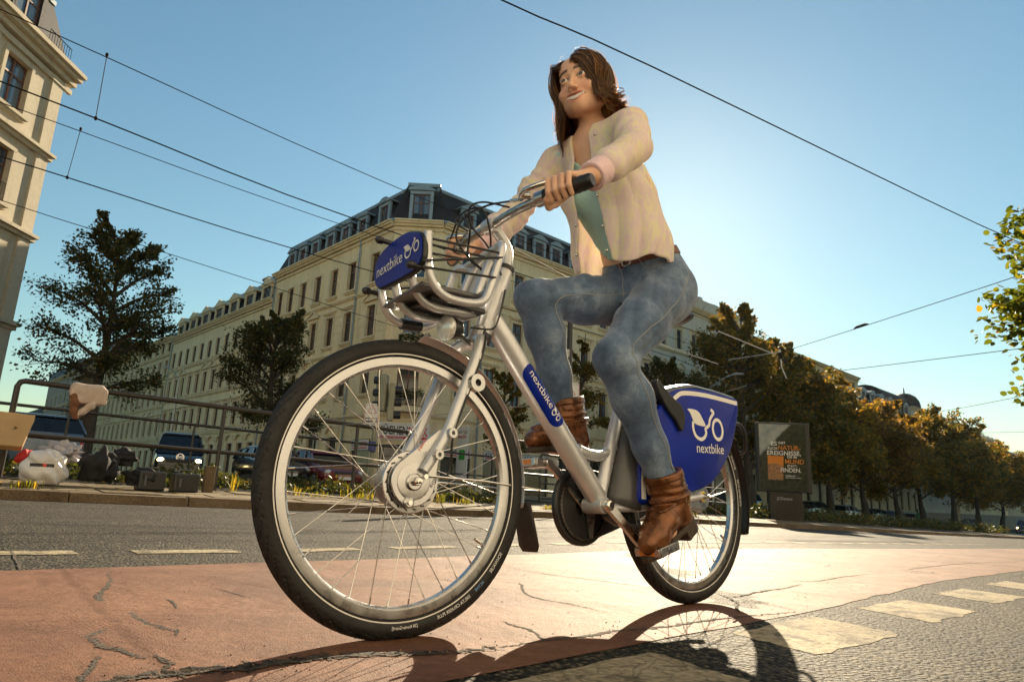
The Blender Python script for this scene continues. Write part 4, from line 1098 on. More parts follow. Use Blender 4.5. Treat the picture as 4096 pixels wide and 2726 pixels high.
WEEDL = ['bushy weed tuft beside the raised kerb stone on the left', 'tall weed blades right of the black crates', 'short weeds beside the stubby stone post', 'tallest weed blades in front of the van', 'low weeds at the foot of the railing post', 'weeds left of the front tyre along the railing', 'low spread of weeds under the left railing', 'seeding weeds just left of the front tyre', 'low weeds touching the left of the tyre', 'long grass seen through the left rim of the front wheel', 'grass under the arched shop window inside the wheel', 'grass left of the front hub behind the spokes', 'weeds below the hub behind the spokes', 'yellow weed patch on the pavement right of the hub', 'dry weed patch beside the valve of the front wheel', 'weeds between the chain guard and the kerb', 'weeds behind the boot on the far kerb', 'weeds at the foot of the advertising panel']
def tuft(s, o, h, n, spread, label, dry=False):
    m = MB()
    for i in range(n):
        a = random.uniform(0, 6.283); b = abs(random.gauss(0, .5)); L = h * random.uniform(.5, 1.05)
        p0 = Vector((random.gauss(0, spread), random.gauss(0, spread), 0)); d = Vector((math.cos(a) * math.sin(b), math.sin(a) * math.sin(b), math.cos(b)))
        w = Vector((-math.sin(a), math.cos(a), 0)) * (.0055 if not dry else .009)
        p1 = p0 + d * L * .6; p2 = p0 + d * L * .9 + Vector((math.cos(a), math.sin(a), -.6)) * L * .22
        m.add([p0 - w, p0 + w, p1 + w * .8, p1 - w * .8, p2], [(0, 1, 2, 3), (3, 2, 4)])
    o_ = m.build('weed_tuft', M_GRASS, smooth=0, label=label, cat='weeds', group='weeds growing out of the pavement joints'); o_.location = kpos(s, o); return o_
for (s, o, h, n, sp) in ((-6.32, .22, .12, 60, .05), (-5.1, 1.30, .32, 20, .03), (-4.6, 1.35, .18, 30, .06), (-4.1, 1.38, .34, 16, .03), (-3.75, 1.3, .14, 50, .08), (-3.3, 1.4, .20, 30, .07), (-3.0, 1.3, .12, 40, .08), (-2.6, 1.35, .26, 26, .05), (-2.3, 1.3, .16, 50, .08), (-1.9, 1.4, .34, 26, .05), (-1.5, 1.4, .2, 40, .07),
                           (-1.0, 1.4, .22, 40, .08), (-.5, 1.35, .16, 40, .07), (.55, .55, .11, 70, .07), (.75, .5, .13, 60, .06), (2.6, 1.3, .14, 50, .08), (3.6, 1.2, .12, 60, .08), (5.4, 1.25, .16, 60, .1)):
    tuft(s, o, h, n, sp, WEEDL.pop(0))
# fallen leaves on the far pavement
m = MB()
for i in range(260):
    s = random.uniform(-8, 12); o = random.uniform(.2, 1.4); p = Vector(kpos(s, o, .004)); r = Matrix.Rotation(random.uniform(0, 6.28), 3, 'Z'); k = random.uniform(.02, .045)
    m.add([p + r @ Vector(v) * k for v in ((-1, 0, 0), (0, -.6, .2), (1, 0, .1), (0, .6, .15))], [(0, 1, 2, 3)])
m.build('fallen_leaves', L_GOLD, smooth=0, label='scattered dry leaves on the far pavement', cat='leaves', kind='stuff')
# ================================================================== BICYCLE
M_SILVER = pbr('silver_frame_paint', (0.62, 0.63, 0.65), 0.36, 0.5, 0.10, 16, 0.12, 900, 0.0004, coat=0.35)
M_ALU = pbr('brushed_aluminium', (0.50, 0.50, 0.50), 0.30, 1.0, 0.10, 30, 0.05, 300, 0.0003, rvar=0.08)
M_CHROME = pbr('polished_steel', (0.68, 0.66, 0.62), 0.14, 1.0, 0.05, 20, rvar=0.06)
M_RUBBER = pbr('tyre_rubber', (0.0075, 0.0072, 0.007), 0.66, 0, 0.4, 30, 0.25, 500, 0.0006, rvar=0.12)
M_BLACK = pbr('black_plastic', (0.016, 0.016, 0.017), 0.38, 0, 0.2, 20, 0.1, 400, 0.0003)
M_DGREY = pbr('dark_grey_plastic', (0.075, 0.075, 0.078), 0.34, 0, 0.1, 12, 0.15, 700, 0.0003, coat=0.2)
M_BLUE = pbr('royal_blue_decal', (0.002, 0.018, 0.27), 0.38, 0, 0.22, 9, spec=0.18, coat=0.04)
M_WHITE = pbr('white_decal', (0.80, 0.79, 0.76), 0.35, 0, 0.03, 10)
M_REFL = pbr('reflective_white_strip', (0.78, 0.76, 0.72), 0.4, 0, 0.05, 60)
M_ORANGE = pbr('orange_reflector', (0.75, 0.22, 0.02), 0.2, 0, 0.1, 80)
M_LENS = pbr('lamp_clear_lens', (0.85, 0.85, 0.82), 0.08, 0.3, 0.05, 90, 0.4, 260, 0.001)

D_ = Vector((math.cos(0.70916), math.sin(0.70916), 0))
NR_ = Vector((math.sin(0.70916), -math.cos(0.70916), 0))
_ln = -0.04689
UP_ = Vector((0, 0, 1)) * math.cos(_ln) + NR_ * math.sin(_ln)
NN_ = NR_ * math.cos(_ln) - Vector((0, 0, 1)) * math.sin(_ln)
BIKE_M = Matrix(((D_.x, -NN_.x, UP_.x, -0.2266), (D_.y, -NN_.y, UP_.y, 1.5550), (D_.z, -NN_.z, UP_.z, 0.004), (0, 0, 0, 1)))
def q(u, v, w): return (u, -v, w)
VAX = (0, -1, 0)                    # +v (towards the kerb-less side) in local axes
bike = empty('city_bicycle', mat=BIKE_M, label='silver step-through rental bicycle with blue panels, ridden by the smiling woman', cat='bicycle')
AX_H = 0.335

def sv(pts): return [q(*p) for p in pts]

def tyre_mesh():
    n, m = 720, 46
    a = np.linspace(0, 2 * np.pi, n, endpoint=False)[:, None]
    ph = np.linspace(-2.8, 2.8, m)[None, :]
    t = np.abs(ph) / 1.08
    sip = np.mod(a * 46 / (2 * np.pi) + 1.1 * t ** 2 + np.where(ph > 0, 0.5, 0.0), 1.0)
    sip2 = np.mod(a * 108 / (2 * np.pi) - 0.5 * t, 1.0)
    g = ((sip < 0.17) & (t > 0.25) & (t < 1.05)) * 0.0030 + ((sip2 < 0.22) & (t > 1.0) & (t < 1.30)) * 0.0012 + (np.abs(t - 0.2) < 0.07) * 0.0020
    r = 0.0236 - g
    R = 0.3114 + r * np.cos(ph); y = np.broadcast_to(r * 0.98 * np.sin(ph), R.shape)
    V = np.stack([R * np.cos(a), y, R * np.sin(a)], -1).reshape(-1, 3)
    i = np.arange(n)[:, None]; j = np.arange(m - 1)[None, :]; i2 = (i + 1) % n
    Fc = np.stack([np.broadcast_to(i * m + j, (n, m - 1)), i2 * m + j, i2 * m + j + 1, i * m + j + 1], -1).reshape(-1, 4)
    me = bpy.data.meshes.new('tyre'); me.from_pydata(V.tolist(), [], Fc.tolist()); me.materials.append(M_RUBBER)
    me.polygons.foreach_set('use_smooth', [True] * len(me.polygons)); me.set_sharp_from_angle(angle=math.radians(50))
    return me

TYRE = tyre_mesh()
_rimp = [(0.2905, 0.0125), (0.2905, 0.0105), (0.283, 0.0100), (0.2795, 0.0102), (0.2795, -0.0102), (0.283, -0.0100), (0.2905, -0.0105), (0.2905, -0.0125),
         (0.2845, -0.0132), (0.2725, -0.0132), (0.2705, -0.0118), (0.2665, -0.0075), (0.2655, 0.0), (0.2665, 0.0075), (0.2705, 0.0118), (0.2725, 0.0132), (0.2845, 0.0132)]
RIM = MB().lathe(_rimp, (0, 0, 0), VAX, 128, closed=True).mesh('wheel', M_ALU, 25)
def stripe(v, r0, r1):
    return MB().lathe([(r0, v), (r1, v * 1.012)], (0, 0, 0), VAX, 128)
def spoke_mesh(side, lead, fr):
    a = math.radians(52) * lead; rv = 0.031 * side
    p0 = Vector((fr * math.cos(a), -rv, fr * math.sin(a))); p1 = Vector((0.2665, -0.003 * side, 0))
    dn = (p0 - p1).normalized()
    return MB().tube([p0, p1], 0.0011, 6).tube([p1 + dn * 0.014, p1], 0.0021, 8).mesh('spoke', M_CHROME, 60)

def wheel(u, yaw, fr, sub):
    w = link('wheel', RIM, bike, loc=(u, 0, AX_H)); w.rotation_euler = (0, 0, yaw)
    t = link('tyre', TYRE, w); t.rotation_euler = (0, 0.3, 0)
    for s in (1, -1):
        o = stripe(0.0190 * s, 0.2955, 0.3000).build('reflective_stripe', M_REFL, w, 60)
    ms = {(s, l): spoke_mesh(s, l, fr) for s in (1, -1) for l in (1, -1)}
    for i in range(36):
        o = link('spoke', ms[(1 if i % 2 == 0 else -1, 1 if (i // 2) % 2 == 0 else -1)], w)
        o.rotation_euler = (0, math.radians(10 * i + 4), 0)
    hp = [(0.0, -0.036), (fr + 0.004, -0.034), (fr + 0.004, -0.029), (fr - 0.012, -0.026), (fr - 0.016, 0.026), (fr + 0.004, 0.029), (fr + 0.004, 0.034), (0.0, 0.036)]
    MB().lathe(hp, (0, 0, 0), VAX, 40).build('hub_shell', M_ALU, w)
    va = math.radians(-32)
    MB().tube([(0.266 * math.cos(va), 0, 0.266 * math.sin(va)), (0.248 * math.cos(va), 0, 0.248 * math.sin(va)), (0.236 * math.cos(va), 0, 0.236 * math.sin(va))], [0.0032, 0.0045, 0.0036], 10).build('valve', M_CHROME, w)
    return w

def tyre_text(w, txt, ang0, height, mat, flat=False, rad=0.3055):
    """lettering on the near sidewall, running clockwise with its feet outwards."""
    vs, fs = text_mesh(txt, height, sub=1)
    def fn(x, y):
        a = ang0 - x / rad
        r = rad + 0.0045 - y
        vv = 0.0236 * 0.98 * math.sqrt(max(0.0, 1 - ((r - 0.3114) / 0.0236) ** 2))
        return (r * math.cos(a), -vv - 0.0005, r * math.sin(a))
    MB().add([fn(x, y) for x, y in vs], fs).build('lettering', mat, w, 0)

fw = wheel(0.0, -0.0999, 0.052, True)
rw = wheel(1.1065, 0.0, 0.040, False)
tyre_text(fw, 'SCHWALBE', math.radians(-31), 0.0072, M_WHITE)
M_LBLUE = pbr('light_blue_print', (0.20, 0.42, 0.75), 0.5)
tyre_text(fw, 'ACTIVE', math.radians(-46), 0.0062, M_LBLUE)
tyre_text(fw, 'DELTA CRUISER PLUS', math.radians(-55), 0.0068, M_WHITE)
tyre_text(fw, '[28 KevlarGuard]', math.radians(-82), 0.0060, M_WHITE)
tyre_text(rw, 'SCHWALBE', math.radians(30), 0.0072, M_WHITE)
tyre_text(rw, 'DELTA CRUISER PLUS', math.radians(13), 0.0068, M_WHITE)

# -------- front hub: roller brake with cooling disc
hub = MB().lathe([(0.018, 0.034), (0.068, 0.036), (0.070, 0.039), (0.068, 0.042), (0.030, 0.045)], (0, 0, 0), VAX, 64).build('brake_disc', M_ALU, bike, loc=(0, 0, AX_H))
hub.rotation_euler = (0, 0, -0.0999)
for i in range(18):
    a = 2 * math.pi * i / 18
    MB().box((0.0605 * math.cos(a), -0.0418, 0.0605 * math.sin(a)), (0.0036, 0.003, 0.010), Matrix.Rotation(-a + 0.5, 3, 'Y')).build('cooling_slot', M_BLACK, hub)
MB().lathe([(0.060, 0.036), (0.0605, 0.045), (0.0585, 0.047)], (0, 0, 0), VAX, 48, a0=2.6, a1=4.2, xdir=(1, 0, 0)).build('black_gasket', M_BLACK, hub)
def teardrop(r, tip, tr, n=40):
    L = math.hypot(*tip); b = math.atan2(tip[1], tip[0]); al = math.acos((r - tr) / L); out = []
    for i in range(n): a = b + al + (2 * math.pi - 2 * al) * i / (n - 1); out.append((r * math.cos(a), r * math.sin(a)))
    for i in range(8): a = b - al + 2 * al * i / 7; out.append((tip[0] + tr * math.cos(a), tip[1] + tr * math.sin(a)))
    return out
cover = MB().prism(teardrop(0.055, (0.062, 0.112), 0.009), lambda x, y, t: (x, -t, y), 0.044, 0.056).build('brake_cover', M_ALU, hub, 30, bevel=0.0025)
mb = MB()
mb.lathe([(0, 0.0555), (0.040, 0.0555), (0.0405, 0.0575), (0.036, 0.0585), (0, 0.0585)], (0, 0, 0), VAX, 48)
mb.lathe([(0.019, 0.058), (0.019, 0.064), (0.016, 0.066), (0, 0.066)], (-0.002, 0, -0.001), VAX, 32)
mb.lathe([(0.012, 0.056), (0.012, 0.062), (0.009, 0.064), (0, 0.064)], (-0.012, 0, -0.046), VAX, 24)
mb.build('brake_cap', M_ALU, hub, 30)
MB().lathe([(0.0105, 0.062), (0.0105, 0.074), (0.0085, 0.077), (0, 0.077)], (0, 0, 0), VAX, 6).lathe([(0.006, 0.076), (0.006, 0.086), (0, 0.087)], (0, 0, 0), VAX, 12).build('axle_nut', M_CHROME, hub, 30)
MB().lathe([(0.0055, 0.060), (0.0055, 0.069), (0, 0.069)], (0.024, 0, 0.012), VAX, 12).lathe([(0.0055, 0.060), (0.0055, 0.069), (0, 0.069)], (-0.012, 0, -0.046), VAX, 6).build('bolt', M_CHROME, hub, 30)
mt = MB(); put_text(mt, 'Nexus', 0.0085, lambda x, y: (0.012 + 0.48 * x - 0.87 * y, -0.0572, 0.068 + 0.87 * x + 0.48 * y), shear=0.2)
mt.build('lettering', pbr('orange_red_print', (0.72, 0.10, 0.02), 0.5), hub, 0)
mt = MB(); put_text(mt, 'INTER M', 0.0075, lambda x, y: (0.046 + 0.50 * x - 0.85 * y, -0.0575, -0.012 + 0.85 * x + 0.5 * y)); mt.build('lettering', M_BLACK, hub, 0)

# -------- fork
fk = MB()
for s in (1, -1):
    pts = spline([(0.196, 0.012 * s, 0.705), (0.184, 0.042 * s, 0.700), (0.166, 0.062 * s, 0.678), (0.147, 0.066 * s, 0.628), (0.110, 0.066 * s, 0.538), (0.075, 0.066 * s, 0.455), (0.040, 0.066 * s, 0.398), (0.013, 0.065 * s, 0.358)], 6)
    k = len(pts)
    fk.tube([q(*p) for p in pts], [0.0175 - 0.0055 * i / (k - 1) for i in range(k)], 16)
    fk.lathe([(0, 0.058 * s), (0.014, 0.058 * s), (0.014, 0.064 * s), (0, 0.064 * s)], (0.004, 0, 0.340), VAX, 20)
fk.tube(sv([(0.190, 0, 0.690), (0.214, 0, 0.742)]), 0.021, 20)
fork = fk.build('fork', M_SILVER, bike)
for (u, w, r, h0, h1) in ((0.140, 0.575, 0.0215, 0.070, 0.094), (0.074, 0.448, 0.0115, 0.070, 0.090), (0.038, 0.396, 0.0115, 0.070, 0.090)):
    MB().lathe([(r * .6, h0), (r, h0 + .006), (r, h1), (r * .42, h1), (r * .40, h1 - .012), (0, h1 - .012)], (u, 0, w), VAX, 28).build('mounting_boss', M_ALU, fork, 30)
    MB().lathe([(r * .38, h1 - .0115), (0, h1 - .0115)], (u, 0, w), VAX, 16).build('boss_hole', M_BLACK, fork)
MB().tube(spline(sv([(0.205, 0.03, 0.74), (0.172, 0.078, 0.69), (0.150, 0.082, 0.62), (0.105, 0.080, 0.51), (0.085, 0.072, 0.44), (0.092, 0.06, 0.38), (0.084, 0.055, 0.35)]), 6), 0.0028, 8).build('brake_cable', M_BLACK, fork)
for (u, w) in ((0.157, 0.645), (0.120, 0.552)):
    MB().tube(sv([(u - .004, .078, w - .008), (u + .004, .078, w + .008)]), 0.0055, 10).build('cable_clip', M_WHITE, fork)

# -------- front mudguard
def guard(R, a0, a1, half, cx, n=40, sag=0.010):
    vs = []; fs = []; m = 9
    for i in range(n + 1):
        a = a0 + (a1 - a0) * i / n
        for j in range(m):
            s = -1 + 2 * j / (m - 1)
            r = R - sag * s * s
            vs.append(q(cx + r * math.cos(a), half * s, AX_H + r * math.sin(a)))
    for i in range(n):
        for j in range(m - 1): fs.append((i * m + j, i * m + j + 1, (i + 1) * m + j + 1, (i + 1) * m + j))
    return MB().add(vs, fs)
def solid(o, t):
    s = o.modifiers.new('thickness', 'SOLIDIFY'); s.thickness = t; s.offset = 0; return o
mg = solid(guard(0.359, math.radians(84), math.radians(-8), 0.027, 0.004).build('front_mudguard', M_SILVER, bike), 0.0015)
fl = []
for i in range(9):
    t = i / 8
    wdt = 0.026 + 0.012 * math.sin(min(1, t * 1.3) * 1.57)
    fl.append((0.372 + 0.012 * t + 0.012 * t * t, wdt * (1 if t < .9 else .75), 0.300 - 0.125 * t))
vs = []; fs = []
for i, (u, hw, w) in enumerate(fl):
    for s in (-1, -.5, 0, .5, 1): vs.append(q(u + 0.004 * abs(s), hw * s, w))
for i in range(8):
    for j in range(4): fs.append((i * 5 + j, i * 5 + j + 1, (i + 1) * 5 + j + 1, (i + 1) * 5 + j))
solid(MB().add(vs, fs).build('mud_flap', pbr('brown_black_rubber', (0.03, 0.024, 0.02), 0.5, 0, .3, 20), mg), 0.003)
MB().tube(sv([(0.024, 0.070, 0.348), (0.20, 0.052, 0.345), (0.402, 0.036, 0.332)]), 0.0022, 8).build('stay', M_CHROME, mg)
MB().tube(sv([(0.024, -0.070, 0.348), (0.402, -0.036, 0.332)]), 0.0022, 8).build('stay', M_CHROME, mg)
solid(guard(0.362, math.radians(150), math.radians(-20), 0.031, 1.1065).build('rear_mudguard', M_BLACK, bike), 0.002)

# -------- frame
fr_ = MB()
fr_.tube(sv([(0.250, 0, 0.782), (0.30, 0, 0.727), (0.60, 0, 0.391), (0.668, 0, 0.315)]), [0.028, 0.031, 0.031, 0.030], 48)
fr_.tube(sv([(0.218, 0, 0.718), (0.298, 0, 0.928)]), 0.0235, 24)
fr_.tube(sv([(0.672, 0, 0.31), (0.775, 0, 0.590), (0.868, 0, 0.83)]), 0.0195, 20)
fr_.tube(spline(sv([(0.580, 0, 0.455), (0.64, 0, 0.442), (0.70, 0, 0.446), (0.742, 0, 0.478)]), 5), 0.0155, 16)
fr_.lathe([(0, -0.036), (0.024, -0.036), (0.024, 0.036), (0, 0.036)], q(0.66, 0, 0.298), VAX, 28)
for s in (1, -1):
    fr_.tube(sv([(0.672, 0.026 * s, 0.292), (0.78, 0.042 * s, 0.292), (0.95, 0.062 * s, 0.312), (1.10, 0.068 * s, 0.335)]), [0.013, 0.012, 0.0105, 0.0095], 14)
    fr_.tube(sv([(0.83, 0.018 * s, 0.735), (0.93, 0.046 * s, 0.58), (1.10, 0.052 * s, 0.345)]), 0.0085, 12)
    fr_.lathe([(0, 0.064 * s), (0.018, 0.064 * s), (0.018, 0.071 * s), (0, 0.071 * s)], q(1.1065, 0, AX_H), VAX, 20)
frame = fr_.build('frame', M_SILVER, bike)
wl = MB()
for (c, axis, r) in (((0.664, 0, 0.318), (0.67, 0, -0.75), 0.0305), ((0.584, 0, 0.452), (-0.95, 0, .2), 0.017), ((0.738, 0, 0.474), (.7, 0, .6), 0.0175)):
    x, y, t = frame_from(q(*axis))
    pts = [Vector(q(*c)) + (x * math.cos(a) + y * math.sin(a)) * r for a in np.linspace(0, 2 * math.pi, 26, endpoint=False)]
    wl.tube(pts, 0.0032, 6, closed=True)
wl.build('weld_bead', M_SILVER, frame)
for (u, w) in ((0.219, 0.716), (0.297, 0.926)):
    MB().tube(sv([(u, 0, w), (u + .0045, 0, w + .012)]), 0.026, 24).build('headset_cup', M_BLACK, frame)
# blue sticker wrapped on the down tube
TD = Vector(q(0.30, 0, 0.727)) - Vector(q(0.60, 0, 0.391)); TD.normalize()
TO = Vector(q(0.60, 0, 0.391)); TN = Vector((0, -1, 0)); TB = TD.cross(TN).normalized()
if TB.z < 0: TB = -TB
def on_tube(x, y, r=0.0315):                 # x along the tube (downwards from its top), y round it
    a = y / r
    return TO + TD * (0.4505 - x) + (TN * math.cos(a) + TB * math.sin(a)) * r
st_ = []
x0, x1, hy = 0.085, 0.287, 0.030
vs = []; fs = []; nn_, mm_ = 60, 28
for i in range(nn_ + 1):
    x = x0 + (x1 - x0) * i / nn_
    e = min(x - x0, x1 - x); hh = hy if e > hy else math.sqrt(max(0.0, hy * hy - (hy - e) ** 2))
    for j in range(mm_ + 1): vs.append(on_tube(x, -hh + 2 * hh * j / mm_, 0.0316))
for i in range(nn_):
    for j in range(mm_): fs.append((i * (mm_ + 1) + j, i * (mm_ + 1) + j + 1, (i + 1) * (mm_ + 1) + j + 1, (i + 1) * (mm_ + 1) + j))
stick = MB().add(vs, fs).build('blue_sticker', M_BLUE, frame)
def logo(mb, fn):
    """leaf, open wheel and closed wheel in a box 0.21 wide, 0.105 high."""
    leaf = spline([(0, .097), (.039, .099), (.066, .092), (.083, .074), (.100, .050), (.062, .048), (.035, .054), (.023, .071), (.013, .086)], 4, closed=True)
    c = (0.055, 0.074); k = len(leaf)
    mb.add([fn(*c)] + [fn(*p) for p in leaf], [(0, i + 1, (i + 1) % k + 1) for i in range(k)])
    mb.ribbon(spline([(.028, .058), (.027, .034), (.040, .011), (.068, .002), (.091, .011), (.102, .027), (.099, .040), (.121, .054), (.129, .074), (.145, .091), (.154, .099), (.149, .105), (.137, .109)], 4), 0.012, lambda x, y, t: fn(x, y))
    mb.ribbon([(.174 + .030 * math.cos(a), .044 + .034 * math.sin(a)) for a in np.linspace(0, 2 * math.pi, 32, endpoint=False)], 0.012, lambda x, y, t: fn(x, y), closed=True)
lt = MB()
put_text(lt, 'nextbike', 0.0205, lambda x, y: on_tube(0.107 + x, y - 0.0075, 0.0321), width=0.120, sub=2)
lt.build('lettering', M_WHITE, stick, 0)
lg = MB(); logo(lg, lambda x, y: on_tube(0.230 + x * 0.19, y * 0.26 - 0.011, 0.0323)); lg.build('bicycle_emblem', M_WHITE, stick, 0)

# -------- drivetrain
CR = (0.125, -0.118)
def crank(s):
    u1, w1 = 0.66 + CR[0] * s, 0.298 + CR[1] * s
    v0, v1 = 0.047 * s, 0.068 * s
    n = Vector((CR[0], CR[1])).normalized()
    m = MB(); L = 0.172; prof = []
    for (t, hw) in ((-.012, .004), (-.008, .013), (0, .0165), (.02, .0145), (.09, .0115), (.15, .0115), (.168, .0135), (.18, .010), (.186, .004)): prof.append((t, hw))
    poly = [(t, hw) for t, hw in prof] + [(t, -hw) for t, hw in reversed(prof)]
    su = 1 if s > 0 else -1
    def fn(x, y, t):
        vv = v0 + (v1 - v0) * max(0, min(1, x / L)) + t * s
        return q(0.66 + su * (n.x * x - n.y * y), vv, 0.298 + su * (n.y * x + n.x * y))
    m.prism(poly, fn, -0.007, 0.007)
    m.lathe([(0, 0.036 * s), (0.0155, 0.036 * s), (0.0155, 0.058 * s), (0.009, 0.060 * s), (0, 0.060 * s)], q(0.66, 0, 0.298), VAX, 24)
    c = m.build('crank', M_CHROME, bike, 40, bevel=0.002)
    MB().lathe([(0.0085, 0.0605 * s), (0, 0.0605 * s)], q(0.66, 0, 0.298), VAX, 16).build('crank_bolt', M_BLACK, c)
    MB().tube(sv([(u1, v1, w1), (u1, 0.165 * s, w1)]), 0.0065, 12).build('pedal_axle', M_CHROME, c)
    tilt = math.radians(13 if s > 0 else -2)
    p = empty('pedal', q(u1, 0.118 * s, w1), parent=bike); p.rotation_euler = (0, -tilt, 0)
    fmb = MB()
    for x in (-0.046, 0.046): fmb.box((x, 0, 0), (0.006, 0.086, 0.022))
    for y in (-0.043, 0.043): fmb.box((0, y, 0), (0.086, 0.006, 0.024))
    fmb.box((0, 0, 0), (0.026, 0.08, 0.024)).box((0, 0, 0.0), (0.082, 0.010, 0.018))
    fmb.build('pedal_frame', M_ALU, p, 40, bevel=0.0015)
    for x in (-0.0495, 0.0495): MB().box((x, 0, 0), (0.004, 0.05, 0.014)).build('reflector', M_ORANGE, p)
    return c
crank(1); crank(-1)
cg = MB()
cg.lathe([(0.030, -0.050), (0.112, -0.050), (0.116, -0.054), (0.116, -0.066), (0.112, -0.070), (0, -0.070)], q(0.66, 0, 0.298), VAX, 56)
guardo = cg.build('chain_guard', M_BLACK, bike)
cgb = [(0.66, 0.408), (0.80, 0.395), (1.06, 0.385), (1.10, 0.36), (1.09, 0.31), (0.80, 0.225), (0.66, 0.187)]
MB().prism(cgb, lambda x, y, t: q(x, t, y), -0.070, -0.052).build('chain_case', M_BLACK, guardo, 30, bevel=0.003)
ch = MB()
for i in range(52):
    a = 2 * math.pi * i / 52
    ch.box(q(0.66 + 0.098 * math.cos(a), -0.046, 0.298 + 0.098 * math.sin(a)), (0.0092, 0.006, 0.007), Matrix.Rotation(-a - math.pi / 2, 3, 'Y'))
tag(ch.build('chain', pbr('oily_steel', (0.16, 0.14, 0.12), 0.4, 1.0, .3, 40), guardo), kind='stuff')
MB().prism([(0.668, 0.285), (0.704, 0.285), (0.692, 0.205), (0.678, 0.205)], lambda x, y, t: q(x, t, y), -0.046, -0.042).build('guard_bracket', M_ALU, guardo)
ks = MB().tube(sv([(0.70, 0.0, 0.276), (0.735, 0.012, 0.255), (0.775, 0.030, 0.238), (1.0, 0.056, 0.222), (1.06, 0.060, 0.235)]), [0.017, 0.015, 0.010, 0.009, 0.012], 12).build('kickstand', M_DGREY, bike)
# rear hub, gear and brake
rh = MB().lathe([(0.0, 0.040), (0.046, 0.041), (0.050, 0.046), (0.046, 0.060), (0.03, 0.064), (0, 0.064)], q(1.1065, 0, AX_H), VAX, 40)
rh.prism(teardrop(0.040, (-0.15, -0.018), 0.010), lambda x, y, t: q(1.1065 + x, t, AX_H + y), 0.058, 0.066)
rho = rh.build('rear_brake', M_ALU, bike, 35)
MB().lathe([(0.0115, 0.068), (0.0115, 0.076), (0, 0.076)], q(1.1065, 0, AX_H), VAX, 6).lathe([(0.0055, 0.076), (0.0055, 0.096), (0, 0.097)], q(1.1065, 0, AX_H), VAX, 12).build('axle_nut', M_CHROME, rho, 30)
MB().lathe([(0.0135, 0.0665), (0.0165, 0.068), (0.0165, 0.0715), (0.0115, 0.0725)], q(1.1065, 0, AX_H), VAX, 20).build('yellow_washer', pbr('yellow_plastic', (0.75, 0.55, 0.02), 0.4), rho)

# -------- seat post and saddle
MB().tube(sv([(0.855, 0, 0.80), (0.925, 0, 0.965)]), 0.0135, 16).build('seat_post', M_ALU, bike)
sd = MB(); vs = []; fs = []
secs = [(0.80, .016, .948, .018), (0.83, .022, .952, .03), (0.90, .030, .953, .04), (0.97, .055, .955, .045), (1.04, .085, .962, .05), (1.09, .088, .972, .05), (1.12, .070, .976, .04), (1.132, .03, .972, .02)]
for (u, hw, w, dp) in secs:
    for j in range(14):
        a = 2 * math.pi * j / 14
        vs.append(q(u, hw * math.cos(a), w - dp * 0.45 + dp * 0.5 * math.sin(a) * (1 if math.sin(a) > 0 else 1.2)))
for i in range(len(secs) - 1):
    for j in range(14): fs.append((i * 14 + j, i * 14 + (j + 1) % 14, (i + 1) * 14 + (j + 1) % 14, (i + 1) * 14 + j))
fs += [tuple(range(14)), tuple((len(secs) - 1) * 14 + j for j in range(14))]
MB().add(vs, fs).build('saddle', M_BLACK, bike)

# -------- rear skirt with blue side panels
OUT = [(0.925, 0.640), (0.973, 0.672), (1.064, 0.692), (1.159, 0.697), (1.279, 0.695), (1.352, 0.690), (1.368, 0.672), (1.351, 0.606), (1.314, 0.528), (1.271, 0.469), (1.182, 0.389), (1.104, 0.358), (1.031, 0.343), (0.862, 0.311), (0.775, 0.306), (0.778, 0.385), (0.792, 0.462), (0.835, 0.545)]
OUTS = spline(OUT, 3, closed=True)
def panel_v(u, w): return 0.0715
def inset(poly, d):
    c = np.mean(poly, axis=0); out = []; k = len(poly)
    for i in range(k):
        a, b = np.array(poly[i - 1]), np.array(poly[(i + 1) % k]); t = b - a; t = t / (np.linalg.norm(t) + 1e-9); n = np.array((-t[1], t[0]))
        p = np.array(poly[i]); 
        if np.dot(c - p, n) < 0: n = -n
        out.append(tuple(p + n * d))
    return out
for s in (1, -1):
    m = MB()
    rings = [inset(OUTS, 0.0), inset(OUTS, 0.004), inset(OUTS, 0.010)]
    k = len(OUTS); offs = (-0.012, -0.002, 0.0)
    for rg, of in zip(rings, offs): m.v += [q(u, s * (panel_v(u, w) + of), w) for u, w in rg]
    for r_ in range(2):
        for i in range(k): j = (i + 1) % k; m.f.append((r_ * k + i, r_ * k + j, (r_ + 1) * k + j, (r_ + 1) * k + i))
    m.f.append(tuple(range(2 * k, 3 * k)))
    sp = m.build('side_panel', M_BLUE, bike, 50)
    fnp = lambda x, y, t=0, s=s: q(x, s * (panel_v(x, y) + 0.0007), y)
    wst = MB()
    wst.ribbon(spline([(0.960, 0.632), (0.985, 0.652), (1.03, 0.668), (1.16, 0.676), (1.355, 0.672)], 6), 0.015, fnp)
    wst.ribbon(spline([(0.792, 0.318), (0.795, 0.385), (0.808, 0.455), (0.85, 0.53)], 6), 0.022, fnp)
    wst.build('white_stripe', M_WHITE, sp, 0)
    lg = MB(); lt = MB()
    if s > 0:
        logo(lg, lambda x, y: fnp(1.042 + x, 0.520 + y)); put_text(lt, 'nextbike', 0.0325, lambda x, y: fnp(1.083 + x, 0.4765 + 0.035 * x + y), width=0.162)
    else:
        logo(lg, lambda x, y: fnp(1.250 - x, 0.520 + y)); put_text(lt, 'nextbike', 0.0325, lambda x, y: fnp(1.245 - x, 0.4765 + y), width=0.162)
    lg.build('bicycle_emblem', M_WHITE, sp, 0); lt.build('lettering', M_WHITE, sp, 0)
